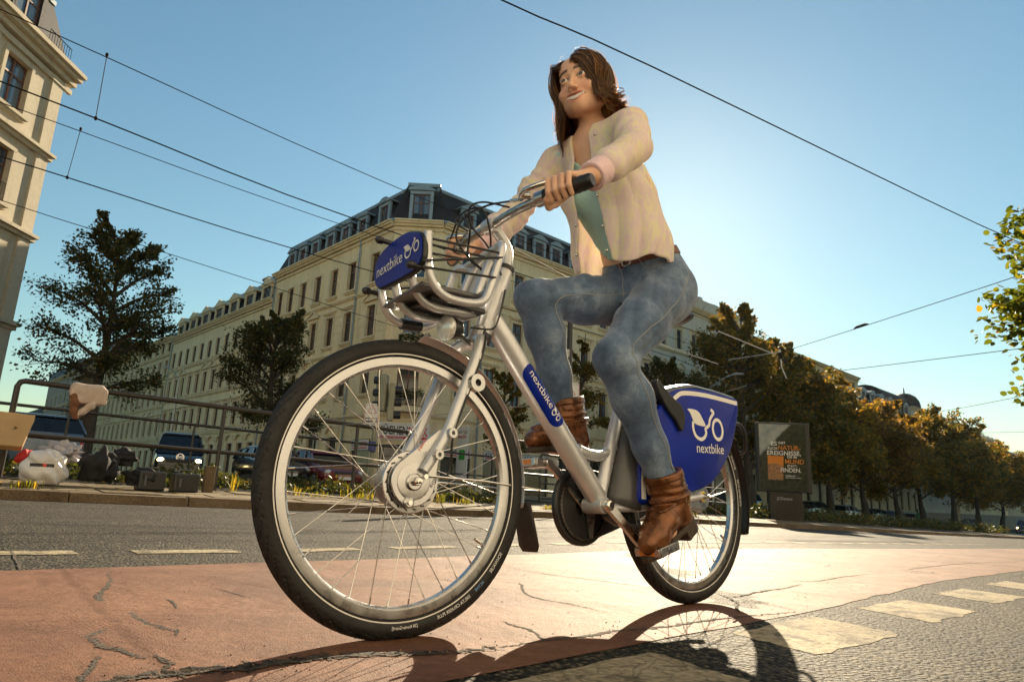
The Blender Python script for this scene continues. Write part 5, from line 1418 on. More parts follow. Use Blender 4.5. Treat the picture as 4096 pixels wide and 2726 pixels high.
# dark cover joining both panels: front cheek, rounded top and tail
m = MB()
path = spline([(0.700, 0.306), (0.735, 0.430), (0.775, 0.530), (0.84, 0.610), (0.93, 0.668), (1.07, 0.708), (1.17, 0.712), (1.29, 0.708), (1.362, 0.700), (1.382, 0.676), (1.366, 0.606), (1.328, 0.524), (1.28, 0.458)], 5)
k = len(path); mm = 13; vs = []; fs = []
cen = (1.08, 0.45)
for i, (u, w) in enumerate(path):
    a, b = path[max(i - 1, 0)], path[min(i + 1, k - 1)]
    tx, tw = b[0] - a[0], b[1] - a[1]; l = math.hypot(tx, tw); nx, nw = -tw / l, tx / l
    dep = 0.085 if i < 12 else 0.016
    for j in range(mm):
        s = -1 + 2 * j / (mm - 1)
        d_ = -dep * (1 - math.sqrt(max(0, 1 - abs(s) ** 2.6)))
        vs.append(q(u + nx * d_, s * 0.066, w + nw * d_))
for i in range(k - 1):
    for j in range(mm - 1): fs.append((i * mm + j, i * mm + j + 1, (i + 1) * mm + j + 1, (i + 1) * mm + j))
solid(MB().add(vs, fs).build('wheel_cover', M_DGREY, bike, 60), 0.003)
lockp = spline([(0.865, 0.690), (0.900, 0.672), (0.95, 0.640), (0.990, 0.622), (1.008, 0.580), (0.988, 0.536), (0.955, 0.570), (0.915, 0.600), (0.872, 0.650)], 3, closed=True)
MB().prism(lockp, lambda x, y, t: q(x, t, y), 0.060, 0.086).build('frame_lock', M_BLACK, bike, 40, bevel=0.004)
rk = MB()
for s in (1, -1): rk.tube(spline(sv([(1.33, .05 * s, .60), (1.40, .052 * s, .600), (1.440, .045 * s, .565), (1.475, .02 * s, .518), (1.495, 0, .508)]), 5), 0.006, 10)
rk.build('tail_hook', M_BLACK, bike)

# -------- stem, handlebar, grips, levers
MB().tube(spline(sv([(0.292, 0, 0.915), (0.306, 0, 0.965), (0.300, 0, 1.005), (0.272, 0, 1.033), (0.246, 0, 1.049)]), 6), [0.0165] * 12 + [0.015] * 13, 16).lathe([(0, -0.022), (0.021, -0.022), (0.021, 0.022), (0, 0.022)], q(0.244, 0, 1.049), VAX, 24).build('stem', M_SILVER, bike)
def by(u, v, w): return (u - 0.10 * v, v, w)
bar_h = [(0.322, 0.336, 1.073), (0.276, 0.212, 1.063), (0.257, 0.165, 1.056), (0.243, 0.115, 1.049), (0.240, 0.06, 1.047)]
bar_all = [by(*p) for p in bar_h] + [(0.243, 0, 1.047)] + [by(u, -v, w) for u, v, w in reversed(bar_h)]
hb = MB().tube(spline(sv(bar_all), 8), 0.0125, 16).build('handlebar', M_ALU, bike)
for s in (1, -1):
    g0, g1 = Vector(by(0.2765, 0.214 * s, 1.0632)), Vector(by(0.324, 0.342 * s, 1.0738))
    gd = (g1 - g0)
    gp_ = []; gr = []
    for i in range(25):
        t = i / 24
        gp_.append(q(*(g0 + gd * t))); gr.append((0.0172 + 0.003 * math.sin(t * 2.6) + (0.0012 if i % 3 == 1 and 2 < i < 22 else 0)) * (0.86 if i in (0, 24) else 1))
    MB().tube(gp_, gr, 20).build('grip', M_BLACK, bike)
    MB().tube([q(*(g0 - gd * 0.22)), q(*(g0 - gd * 0.03))], 0.0205, 20).build('shifter_ring', M_ALU, hb)
    MB().tube([q(*(g0 - gd * 0.03)), q(*(g0 + gd * 0.02))], 0.0215, 20).build('shifter_collar', M_BLACK, hb)
    lv = MB()
    b0 = g0 - gd * 0.30
    lv.tube(sv([tuple(b0 + Vector((-.012, 0, .012))), tuple(b0 + Vector((-.03, -0.015 * s, .012)))]), 0.009, 12)
    lv.tube(spline(sv([tuple(b0 + Vector((-.02, -0.028 * s, 0.010))), tuple(b0 + Vector((-.040, 0.004 * s, 0.014))), tuple(b0 + Vector((-.026, 0.042 * s, 0.022))), tuple(b0 + Vector((0.006, 0.075 * s, .036))), tuple(b0 + Vector((0.034, 0.098 * s, .046)))]), 6), [0.007, 0.008, 0.0085, 0.008, 0.0075] + [0.007] * 16 + [0.0072, 0.0078, 0.0086, 0.0086][:4], 12)
    lv.tube(sv([tuple(b0 + Vector((-.02, -0.028 * s, 0.010))), tuple(b0 + Vector((-.028, -0.062 * s, 0.014)))]), 0.0052, 10)
    lv.build('brake_lever', M_CHROME, bike)
    e0 = b0 + Vector((-.028, -0.060 * s, 0.014))
    MB().tube(spline(sv([tuple(e0), (0.172, 0.07 * s, 1.062), (0.150, 0.0, 1.045), (0.148, -0.030 * s, 0.995), (0.185, -0.02, 0.945), (0.230, 0.01, 0.90)]), 8), 0.0030, 8).build('cable', M_BLACK, bike)
MB().tube(spline(sv([(0.20, 0.13, 1.045), (0.168, 0.06, 1.075), (0.175, -0.01, 1.085), (0.20, -0.03, 1.045), (0.235, 0.0, 0.985), (0.262, 0.028, 0.90)]), 8), 0.0028, 8).build('cable', M_BLACK, bike)
MB().tube(spline(sv([(0.20, -0.13, 1.04), (0.178, -0.05, 1.082), (0.195, 0.02, 1.078), (0.225, 0.02, 1.02), (0.245, 0.0, 0.97)]), 8), 0.0028, 8).build('cable', M_BLACK, bike)
MB().tube(spline(sv([(0.275, 0.03, 0.86), (0.258, 0.034, 0.80), (0.235, 0.045, 0.755), (0.218, 0.05, 0.735), (0.19, 0.05, 0.728), (0.16, 0.03, 0.73)]), 6), 0.0028, 8).build('cable', M_BLACK, bike)

# -------- basket
BY = 0.12                                            # yaw with the steered front
def bk(u, v, w): return q(u - BY * v, v, w)
basket = empty('basket', parent=bike)
for i, v in enumerate((0.130, 0.046, -0.046, -0.130)):
    big = abs(v) > 0.1
    pts = [(-0.032, v, 0.900), (-0.031, v, 0.860), (-0.026, v, 0.808), (-0.004, v, 0.770), (0.035, v, 0.753), (0.100, v, 0.756)]
    if big: pts += [(0.138, v, 0.772), (0.158, v, 0.812), (0.188, v, 0.905), (0.196, v * .96, 0.932), (0.202, v * .80, 0.944), (0.212, v * .55, 0.936), (0.225, v * .3, 0.922)]
    else: pts += [(0.150, v * .8, 0.764), (0.215, v * .4, 0.79)]
    MB().tube(spline([bk(*p) for p in pts], 6), 0.0100, 14).build('basket_tube', M_SILVER, basket)
for v in (0.045, -0.045):
    MB().tube([bk(0.150, v, 0.765), bk(0.205, v, 0.905), bk(0.235, v * .8, 0.955)], 0.0115, 14).build('upright_tube', M_SILVER, basket)
MB().tube([bk(0.205, 0.105, 0.942), bk(0.212, -0.105, 0.942)], 0.0105, 14).build('cross_tube', M_SILVER, basket)
MB().prism([(-0.042, 0.795), (0.042, 0.795), (0.042, 0.905), (-0.042, 0.905)], lambda x, y, t: bk(0.158 + (y - .765) * .4 + t, x, y), 0.0, 0.006).build('back_plate', M_SILVER, basket, bevel=0.002)
tr = [(-0.035, 0.775), (0.165, 0.785), (0.185, 0.815), (0.172, 0.822), (0.155, 0.796), (-0.03, 0.787)]
MB().prism(tr, lambda x, y, t: bk(x, t, y), -0.105, 0.105).build('tray', M_DGREY, basket, bevel=0.002)
MB().box(bk(0.10, 0.0, 0.772), (0.17, 0.12, 0.014)).build('tray_mount', M_BLACK, basket, bevel=0.003)
MB().tube([bk(0.035, -0.130, 0.7525), bk(0.095, -0.130, 0.7555)], 0.0150, 16).build('rubber_sleeve', M_BLACK, basket)
PO = spline([(0.085, 0.914), (0.125, 0.895), (0.140, 0.862), (0.138, 0.828), (0.110, 0.808), (0.044, 0.808), (-0.035, 0.813), (-0.100, 0.820), (-0.135, 0.845), (-0.144, 0.878), (-0.132, 0.908), (-0.092, 0.926), (-0.020, 0.931), (0.043, 0.927)], 4, closed=True)
def pl(x, y, t): return bk(-0.044 - t, x, y)
bez = MB().prism(PO, pl, -0.010, 0.004).build('panel_bezel', M_BLACK, basket, 40, bevel=0.004)
fpn = MB().prism([tuple(np.array((0, .868)) + (np.array(p) - np.array((0, .868))) * np.array((.955, .93))) for p in PO], pl, 0.004, 0.0065).build('front_panel', M_BLUE, basket, 40, bevel=0.001)
lt = MB(); put_text(lt, 'nextbike', 0.030, lambda x, y: pl(-0.118 + x, 0.855 - 0.02 * x + y, 0.0078), width=0.152); lt.build('lettering', M_WHITE, fpn, 0)
lg = MB(); logo(lg, lambda x, y: pl(0.038 + x * 0.40, 0.852 + y * 0.36, 0.0078)); lg.build('bicycle_emblem', M_WHITE, fpn, 0)
for (v, w) in ((0.120, 0.812), (-0.138, 0.822), (-0.072, 0.940)):
    MB().tube([pl(v, w, -0.012), pl(v, w, 0.016), pl(v, w, 0.018), pl(v, w, 0.030), pl(v, w, 0.036)], [0.0065, 0.006, 0.0095, 0.0105, 0.006], 14).build('peg', M_BLACK, basket)
for (a, b) in (((-0.040, 0.130, 0.884), (0.178, 0.136, 0.905)), ((-0.040, 0.125, 0.872), (0.190, 0.05, 0.925)), ((-0.050, 0.142, 0.820), (0.188, 0.138, 0.894)), ((-0.050, 0.140, 0.806), (0.168, 0.138, 0.835)),
               ((-0.036, -0.140, 0.815), (0.165, -0.135, 0.825)), ((-0.036, -0.05, 0.925), (0.205, -0.02, 0.940)), ((-0.036, -0.140, 0.835), (0.185, -0.135, 0.895))):
    MB().tube([bk(*a), bk(*b)], 0.0032, 8).build('elastic_cord', M_BLACK, basket)
# headlight
hl = MB()
hl.lathe([(0.0, 0.034), (0.016, 0.033), (0.024, 0.026), (0.027, 0.012), (0.030, 0.0), (0.030, -0.004), (0.0, -0.004)], q(0.110, 0.01, 0.722), (1, 0, 0.05), 28)
hlo = hl.build('headlight', M_BLACK, bike)
MB().lathe([(0.0295, 0.002), (0.033, -0.004), (0.033, -0.012), (0.026, -0.018), (0.0, -0.020)], q(0.106, 0.01, 0.722), (1, 0, 0.05), 28).build('lens', M_LENS, hlo)
MB().tube(sv([(0.135, 0.01, 0.715), (0.165, 0.005, 0.700), (0.19, 0, 0.70)]), 0.008, 10).build('bracket', M_DGREY, hlo)
# ================================================================== STREET FURNITURE
M_RAIL = pbr('brown_grey_painted_steel', (0.030, 0.025, 0.020), .45, .1, .2, 6, .15, 120, .001)
M_GALV = pbr('galvanised_steel', (0.36, 0.36, 0.35), .45, .7, .15, 8)
M_GREYP = pbr('grey_signal_housing', (0.26, 0.25, 0.17), .5, 0, .15, 6)
M_SIGNW = pbr('sign_white_film', (0.74, 0.72, 0.68), .45, 0, .04, 5)
M_SIGNR = pbr('sign_red_film', (0.55, 0.05, 0.03), .45, 0, .05, 5)

def railing(label, s0, s1, o, posts, rails, h=1.0, r=.030, end0=True, end1=True):
    e = empty('railing', label=label, cat='railing')
    P = lambda s, z: Vector(kpos(s, o, z))
    top = [P(s0, 0.02)] if end0 else []
    if end0: top += [P(s0, h * .94), P(s0 + .02, h * .985), P(s0 + .06, h)]
    else: top += [P(s0, h)]
    top += [P(s, h) for s in np.linspace(s0 + .1, s1 - .1, 6)]
    if end1: top += [P(s1 - .06, h), P(s1 - .02, h * .985), P(s1, h * .94), P(s1, 0.02)]
    else: top += [P(s1, h)]
    MB().tube(top, r, 10).build('top_rail', M_RAIL, e)
    for z in rails: MB().tube([P(s0, z), P(s1, z)], r * .72, 8).build('rail', M_RAIL, e)
    for s in posts: MB().tube([P(s, -.05), P(s, h - r * .5)], r * .82, 8).build('post', M_RAIL, e)
    return e
railing('brown steel railing on the left with a pink cloth hanging over it', -6.40, -1.55, 1.45, (-4.30, -2.45, -1.6), (.46,), 1.0)
railing('second railing behind the shrubs on the left', -10.5, 3.0, 4.9, (-9, -7.2, -5.4, -3.6, -1.8, 0, 1.8), (.12, .55), 1.0, .024)
railing('railing section seen through the front wheel, nearest the kerb', -0.35, 2.3, 0.62, (1.0,), (.52, .27), 1.0)
railing('railing behind the chain guard, beyond the kerb', 2.6, 6.9, 2.9, (3.6, 4.6, 5.6, 6.5), (.12, .42, .72), 1.0, .024)
railing('short railing right of the rear wheel, beside the advertising panel', 5.55, 8.1, 1.75, (6.4, 7.3), (.30, .62), 1.02, .028)

# pale fleece jacket with brown lining thrown over the rail
M_FLEECE = pbr('pale_pink_fleece', (0.50, 0.40, 0.34), .95, 0, .12, 20, .8, 160, .006)
M_BROWNC = pbr('brown_lining', (0.16, 0.07, 0.035), .9, 0, .2, 20, .4, 120, .004)
def rail_local(s, o): return Matrix.Translation(kpos(s, o, 1.0)) @ Matrix.Rotation(math.atan2(KD[1], KD[0]), 4, 'Z')      # x along the rail, -y to the street, z up
jk = empty('jacket', mat=rail_local(-5.78, 1.45), label='pale pink fleece jacket with brown lining draped over the left railing', cat='jacket')
def fleece_f(X):
    x, y, z = X.T
    d = rbox(X, (0, -.012, -.012), (.165, .066, .066), np.eye(3), .045)
    d = smin(d, rbox(X, (.015, -.060, -.075), (.175, .028, .085), np.eye(3), .02), .04); d = smin(d, rbox(X, (.0, .055, -.075), (.14, .022, .09), np.eye(3), .02), .03)
    d = d + .010 * ridge(x * 17 + z * 9 + .7 * np.sin(z * 30)) * np.clip((-z + .03) * 9, 0, 1) * .6 + .006 * np.sin(x * 26 + 2) * np.clip(z * 12, 0, 1)
    return d
def lining_f(X):
    x, y, z = X.T
    d = chain(X, [(-.12, -.055, -.08, .040), (-.105, -.055, -.17, .042), (-.095, -.05, -.25, .034), (-.075, -.05, -.315, .030)], .03)
    d = smin(d, rbox(X, (.0, -.045, -.105), (.155, .022, .028), np.eye(3), .015), .02)
    return d + .005 * ridge(z * 24 + x * 15)
def sleeve2_f(X):
    x, y, z = X.T
    d = chain(X, [(.09, -.045, -.11, .040), (.045, -.05, -.18, .040), (-.02, -.05, -.25, .032), (-.065, -.052, -.285, .026)], .03)
    return d + .005 * ridge(z * 20 - x * 18)
for nm, fn_, mt in (('fleece', fleece_f, M_FLEECE), ('lining', lining_f, M_BROWNC), ('sleeve', sleeve2_f, M_FLEECE)):
    link(nm, sdf_mesh(nm, fn_, (-.28, -.16, -.38), (.28, .14, .12), .008, mt, 1, False), jk)

# dark column at the left edge
c = empty('steel_column', label='dark brown steel column cut off at the left edge', cat='column')
cp = Vector(kpos(-6.78, 1.52))
MB().box(cp + Vector((-.02, 0, .72)), (.15, .05, 1.46), Matrix.Rotation(.5, 3, 'Z')).build('plate', M_RAIL, c, 0, bevel=.004)
MB().box(cp + Vector((.065, .02, .70)), (.05, .11, 1.42), Matrix.Rotation(.5, 3, 'Z')).build('flange', M_RAIL, c, 0, bevel=.004)
MB().box(cp + Vector((.10, .0, .49)), (.05, .05, .03), Matrix.Rotation(.5, 3, 'Z')).build('bolt', M_RAIL, c, 0, bevel=.004)

# ---- luggage left on the pavement
M_LINER = pbr('tan_suitcase_lining', (0.42, 0.27, 0.12), .8, 0, .12, 4)
M_MOTIF = pbr('lining_motif', (0.12, 0.07, 0.03), .9)
M_BLKC = pbr('black_cloth', (0.012, 0.012, 0.013), .9, 0, .4, 12, .6, 50, .01)
M_BAGW = pbr('white_plastic_bag', (0.62, 0.60, 0.58), .35, 0, .12, 5, .5, 14, .03, coat=.3)
sB = -6.62
def P3(s, o, z): return Vector(kpos(s, o, z))
sc_ = empty('suitcase', label='open tan-lined suitcase standing at the left edge of the pavement', cat='suitcase')
bs = [P3(-7.6, 1.05, .34), P3(-6.30, 1.00, .34), P3(-6.22, 1.22, .66), P3(-7.6, 1.28, .68)]
nrm_ = (bs[1] - bs[0]).cross(bs[3] - bs[0]).normalized() * .02
MB().add(bs + [p - nrm_ * 4 for p in bs], [(0, 1, 2, 3), (7, 6, 5, 4), (0, 4, 5, 1), (1, 5, 6, 2), (2, 6, 7, 3), (3, 7, 4, 0)]).build('lid', M_LINER, sc_, 0, bevel=.01)
for i in range(20):
    u_, v_ = random.uniform(.04, .96), random.uniform(.1, .9); c0 = bs[0].lerp(bs[1], u_).lerp(bs[3].lerp(bs[2], u_), v_) + nrm_ * .25
    dx = (bs[1] - bs[0]).normalized(); dy = (bs[3] - bs[0]).normalized(); a = random.uniform(0, 6.28)
    MB().add([c0 + (dx * math.cos(a + k * 2.09) + dy * math.sin(a + k * 2.09)) * (.022 if k else .034) for k in range(3)], [(0, 1, 2)]).build('motif', M_MOTIF, sc_, 0)
MB().span((0, 0, 0), (1, .5, .12)).build('tray', M_BLKC, sc_, 0, bevel=.03)
tr_ = sc_.children[-1]; tr_.matrix_world = Matrix.Translation(P3(-7.5, .75, 0.0)) @ Matrix.Rotation(math.atan2(KD[1], KD[0]), 4, 'Z')
ra = empty('radio', P3(-7.02, .62, 0), math.atan2(KD[1], KD[0]), label='small silver radio in front of the open suitcase', cat='radio')
MB().span((0, 0, .02), (.26, .10, .17)).build('body', M_GALV, ra, 0, bevel=.01)
for z in (.05, .08): MB().span((.02, -.006, z), (.24, .002, z + .014)).build('vent_bar', M_SHOPW, ra, 0)
MB().span((.03, -.005, .115), (.23, .002, .15)).build('dial', M_INK, ra, 0)

def lump(name, label, cat, c, size, mat, seed, amp=.22, fr=4.0, sub=(28, 18), extra=None):
    R = np.random.default_rng(seed); ph = R.uniform(0, 6.28, (6, 3)); fq = R.normal(0, fr, (6, 3))
    vs = []; n, m = sub
    for i in range(m + 1):
        th = math.pi * i / m
        for j in range(n):
            a = 2 * math.pi * j / n; d = np.array((math.sin(th) * math.cos(a), math.sin(th) * math.sin(a), math.cos(th)))
            k = 1 + amp * sum(math.sin(float(fq[w] @ d) + ph[w, 0]) for w in range(6)) / 2.4
            p = d * k * np.array(size) / 2; p[2] = max(p[2], -size[2] * .40)
            vs.append(tuple(p))
    o = MB().add(vs, [(i * n + j, (i + 1) * n + j, (i + 1) * n + (j + 1) % n, i * n + (j + 1) % n) for i in range(m) for j in range(n)]).build(name, mat, smooth=50, label=label, cat=cat)
    o.location = c; return o
KROT = math.atan2(KD[1], KD[0])
bg = empty('plastic_bag', P3(-6.12, .78, 0), KROT, label='stuffed white plastic bag on the far pavement beside black bags', cat='bag')
def bag_f(X):
    x, y, z = X.T
    d = ell(X, (0, 0, .12), (.20, .13, .15)); d = smin(d, ell(X, (-.03, 0, .23), (.13, .09, .09)), .05); d = smin(d, ell(X, (.06, .0, .25), (.10, .08, .07)), .05)
    d = d + .011 * ridge(x * 13 + z * 21 + np.sin(y * 20 + x * 18)) * (.4 + np.clip(z * 3, 0, 1)) + .006 * np.sin(x * 40 + z * 33)
    return np.maximum(d, .004 - z)
bme_ = sdf_mesh('film', bag_f, (-.3, -.22, -.02), (.3, .22, .44), .008, M_BAGW, 1, False); bme_.materials.append(M_INK); bme_.materials.append(M_SIGNR)
for p_ in bme_.polygons:
    c_ = p_.center
    if c_.y < -.03 and -.13 < c_.x < .06 and .17 < c_.z < .20: p_.material_index = 1 if not (-.03 < c_.x < .0) else 2
link('film', bme_, bg)
b2 = lump('plastic_bag', 'crumpled shiny bag with red print lying on top of the white bag', 'bag', P3(-5.98, .92, .30), (.30, .2, .20), pbr('grey_film_bag', (.34, .32, .34), .3, 0, .3, 9, .6, 20, .02, coat=.3), 9, .40, 6.0)
lump('red_cloth', 'bright red cloth tucked behind the white plastic bag', 'cloth', P3(-6.27, 1.0, .24), (.11, .10, .14), pbr('red_cloth', (.40, .015, .012), .8, 0, .2, 9), 5, .3, 4)
for (s, o, z, sz, sd, lb_) in ((-5.62, .92, .20, (.34, .26, .36), 6, 'heap of black clothes between the white bag and the black boxes'), (-5.42, 1.08, .30, (.30, .2, .2), 7, 'rolled black jacket on top of the clothes heap'), (-5.25, .85, .12, (.34, .22, .2), 8, 'flat black bundle at the right end of the luggage')):
    lump('black_bundle', lb_, 'clothes', P3(s, o, z), sz, M_BLKC, sd, .22, 4.5)
for (s, lb_) in ((-5.30, 'black plastic crate leaning beside the clothes heap'), (-4.96, 'black hard case at the right end of the luggage')):
    cr = empty('crate', P3(s, .72, 0), KROT, label=lb_, cat='crate')
    MB().span((0, 0, 0), (.26, .18, .20)).build('body', M_BLACK, cr, 0, bevel=.018); MB().span((.05, -.012, .05), (.07, .004, .15)).build('latch', M_DGREY, cr, 0); MB().tube([(.06, .09, .20), (.07, .09, .235), (.19, .09, .235), (.20, .09, .20)], .009, 6).build('handle', M_DGREY, cr)
sp_ = empty('stone_post', P3(-4.52, 1.0, 0), .6, label='stubby weathered stone post right of the luggage', cat='post')
MB().box((0, 0, .14), (.11, .11, .28)).build('shaft', M_KERB, sp_, 0, bevel=.008); MB().box((0, 0, .285), (.12, .12, .015)).build('cap', M_SLAB, sp_, 0, bevel=.004)

# ---- traffic light and warning signs
def signal_head(parent, loc, rz, n=3):
    h = MB().box((0, .0, 0), (.26, .16, .32 * n)).build('signal_head', M_GREYP, parent, 0, bevel=.03); h.location = loc; h.rotation_euler = (0, 0, rz)
    for i in range(n):
        z = .32 * (n - 1) / 2 - .32 * i
        MB().lathe([(.105, .08), (.105, .26), (.095, .26), (.095, .085)], (0, 0, z), (0, -1, 0.0), 18, a0=.5, a1=5.8, xdir=(0, 0, -1)).build('visor', M_INK, h, 40)
        MB().lathe([(.10, .082), (.06, .095), (0, .098)], (0, 0, z), (0, -1, 0), 16).build('lamp_lens', [pbr('red_lens_unlit', (.10, .01, .01), .2), pbr('amber_lens_unlit', (.12, .05, .01), .2), pbr('green_lens_unlit', (.01, .06, .03), .2)][i], h, 40)
    return h
def warn_sign(parent, loc, rz, w=.42, h=.70):
    b = MB().prism([(-w / 2, -h / 2), (w / 2, -h / 2), (w / 2, h / 2 - .04), (w / 2 - .06, h / 2), (-w / 2 + .06, h / 2), (-w / 2, h / 2 - .04)], lambda x, y, t: (x, t, y), 0, .02).build('sign_plate', M_SIGNW, parent, 0)
    b.location = loc; b.rotation_euler = (0, 0, rz)
    T = lambda r, cy: [(r * math.cos(a), cy + r * math.sin(a)) for a in (math.pi / 2, math.pi * 7 / 6, math.pi * 11 / 6)]
    MB().ribbon(T(.135, .13), .030, lambda x, y, t: (x, -.003, y), closed=True).build('red_triangle', M_SIGNR, b, 0)
    MB().box((0, -.003, .155), (.020, .003, .085)).box((0, -.003, .092), (.020, .003, .020)).build('exclamation_mark', M_INK, b, 0)
    MB().ribbon([(-w / 2 + .012, -h / 2 + .012), (w / 2 - .012, -h / 2 + .012), (w / 2 - .012, h / 2 - .05), (-w / 2 + .012, h / 2 - .05)], .012, lambda x, y, t: (x, -.002, y), closed=True).build('red_border', M_SIGNR, b, 0)
    tm = MB().box((0, -.003, -.07), (.30, .003, .02)).box((0, -.003, -.15), (.30, .003, .035))
    for k in range(5): tm.box((-.14 + k * .07, -.003, -.105), (.012, .003, .05))
    tm.box((0, -.003, -.21), (.24, .003, .012)); tm.build('tram_pictogram', M_INK, b, 0)
    tm = MB(); put_text(tm, 'StVO', .05, lambda x, y: (-.02 + x, -.003, -.30 + y)); tm.build('lettering', M_SIGNR, b, 0)
    return b
tl = empty('traffic_light', (-3.25, 17.0, gz(-3.25)), label='traffic light with black visors seen through the front wheel, beside the shop sign', cat='traffic light')
MB().tube([(-.14, .05, 0), (-.14, .05, 3.4)], .062, 12).build('pole', M_GREYP, tl)
signal_head(tl, (.02, 0, 2.62), -1.75); signal_head(tl, (.22, .06, 2.40), 1.75)
warn_sign(tl, (-.22, -.10, 2.02), .15, .36, .62)
MB().box((-.14, -.04, 1.25), (.16, .10, .26)).build('push_button_box', pbr('blue_box', (.03, .04, .16), .4), tl, 0, bevel=.01)
sg = empty('sign_post', (1.62, 18.2, gz(1.6)), label='post with white tram warning sign behind the right boot', cat='sign')
MB().tube([(0, 0, 0), (0, 0, 5.6)], .075, 12).build('post', M_RAIL, sg)
warn_sign(sg, (.06, -.10, 2.98), .1, .46, .80)
MB().box((-.06, -.06, 4.2), (.10, .10, .22)).build('clamp', M_GALV, sg, 0, bevel=.01)

# ---- advertising panel
ad = empty('advertising_panel', (7.35, 18.0, gz(7.4) + .05), math.radians(-8), label='black lit-poster advertising panel with orange and white slogan, right of the bicycle', cat='billboard')
MB().span((-.66, -.10, .80), (.66, .10, 2.62)).build('frame', M_INK, ad, 0, bevel=.02)
MB().span((.62, -.06, .78), (.72, .16, 2.62)).build('side_rail', M_RAIL, ad, 0, bevel=.01)
m, nt, b = new_mat('poster_landscape_print')
tc = N(nt, 'TexCoord'); sx = N(nt, 'SeparateXYZ'); nt.links.new(tc.outputs['Object'], sx.inputs[0])
n1 = noise(nt, tc.outputs['Object'], 3.2, 6); n2 = noise(nt, tc.outputs['Object'], 11, 5)
forest = ramp(nt, n2.outputs[0], [(.3, (.012, .018, .012)), (.7, (.055, .06, .035))])
skyc = ramp(nt, n1.outputs[0], [(.3, (.16, .20, .21)), (.7, (.40, .42, .38))])
ad1 = N(nt, 'Math', operation='MULTIPLY_ADD'); ad1.inputs[1].default_value = 1.1; ad1.inputs[2].default_value = 0.0; nt.links.new(sx.outputs[0], ad1.inputs[0])
ad2 = N(nt, 'Math', operation='SUBTRACT'); nt.links.new(sx.outputs[2], ad2.inputs[0]); nt.links.new(ad1.outputs[0], ad2.inputs[1])
ad3 = N(nt, 'Math', operation='MULTIPLY_ADD'); ad3.inputs[1].default_value = .5; nt.links.new(n1.outputs[0], ad3.inputs[0]); nt.links.new(ad2.outputs[0], ad3.inputs[2])
nt.links.new(mixc(nt, ramp(nt, ad3.outputs[0], [(.86, 0.0), (.94, 1.0)]), forest, skyc), b.inputs['Base Color'])
b.inputs['Roughness'].default_value = .25
po = MB().span((-.59, -.112, -.865), (.59, -.104, .865)).build('poster', m, ad, 0); po.location = (0, 0, 1.71)
M_POR = pbr('poster_orange', (.62, .20, .015), .4); M_POW = pbr('poster_white', (.72, .70, .66), .4); M_NUT = pbr('poster_nut_mix', (.30, .15, .06), .5, 0, .6, 18)
def ptxt(t, x, z, h, w, mt): k = MB(); put_text(k, t, h, lambda a, b_: (x + a, -.1155, z + b_), width=w, bold=.015); k.build('lettering', mt, po, 0)
ptxt('ES', -.29, .30, .105, .15, M_POW); ptxt('GIBT', -.11, .345, .06, .19, M_POW); ptxt('AUCH', -.39, .19, .07, .25, M_POW); ptxt('NATUR-', -.11, .19, .115, .57, M_POR)
ptxt('EREIGNISSE,', -.40, .05, .11, .86, M_POW); ptxt('DIE IM', .11, -.025, .06, .24, M_POW); ptxt('MUND', .05, -.17, .115, .48, M_POR); ptxt('STATT-', .10, -.26, .06, .27, M_POW); ptxt('FINDEN.', -.07, -.39, .105, .52, M_POW)
ptxt('Seeberger.', .05, -.50, .04, .26, M_POW); ptxt('Macht Appetit auf Natur.', .05, -.545, .025, .40, M_POW)
MB().prism([(-.395, -.60), (-.02, -.60), (.02, .02), (-.39, .03)], lambda x, y, t: (x, -.1135 - t, y), 0, .0006).build('printed_pouch', M_POR, po, 0)
MB().prism([(-.40, -.60), (-.015, -.60), (.0, -.24), (-.2, -.16), (-.395, -.20)], lambda x, y, t: (x, -.1145 - t, y), 0, .0004).build('printed_nuts', M_NUT, po, 0)
MB().span((-.38, -.09, -.2), (.38, .09, .80)).build('base', M_RAIL, ad, 0, bevel=.015)
MB().span((.38, -.06, -.2), (.46, .06, .80)).build('base_flange', M_RAIL, ad, 0, bevel=.01)
k = MB(); put_text(k, 'JCDecaux', .07, lambda a, b_: (-.20 + a, -.0935, .60 + b_), width=.40, bold=.01); k.build('lettering', pbr('grey_print', (.45, .45, .43), .5), ad, 0)

# ---- street lamps
def street_lamp(x, y, h, arm, rz, label):
    e = empty('street_lamp', (x, y, gz(x)), rz, label=label, cat='street lamp')
    MB().tube([(0, 0, 0), (0, 0, h * .55), (0, 0, h)], [.11, .09, .06], 10).build('pole', M_GALV, e)
    MB().tube(spline([(0, 0, h - .1), (arm * .5, 0, h + .55), (arm, 0, h + .95)], 5), .035, 8).build('arm', M_GALV, e)
    MB().prism([(0, 0), (.75, .10), (.80, .18), (.1, .14)], lambda x_, y_, t: (arm - .1 + x_, t, h + .9 + y_), -.12, .12).build('lamp_head', M_GALV, e, 0, bevel=.03)
    return e
street_lamp(11.7, 38.5, 7.2, 1.8, .4, 'grey street lamp above the blue rear panel, in front of the tall tree')
street_lamp(-24.0, 48.0, 7.0, 1.6, 2.6, 'street lamp against the terrace left of the van')

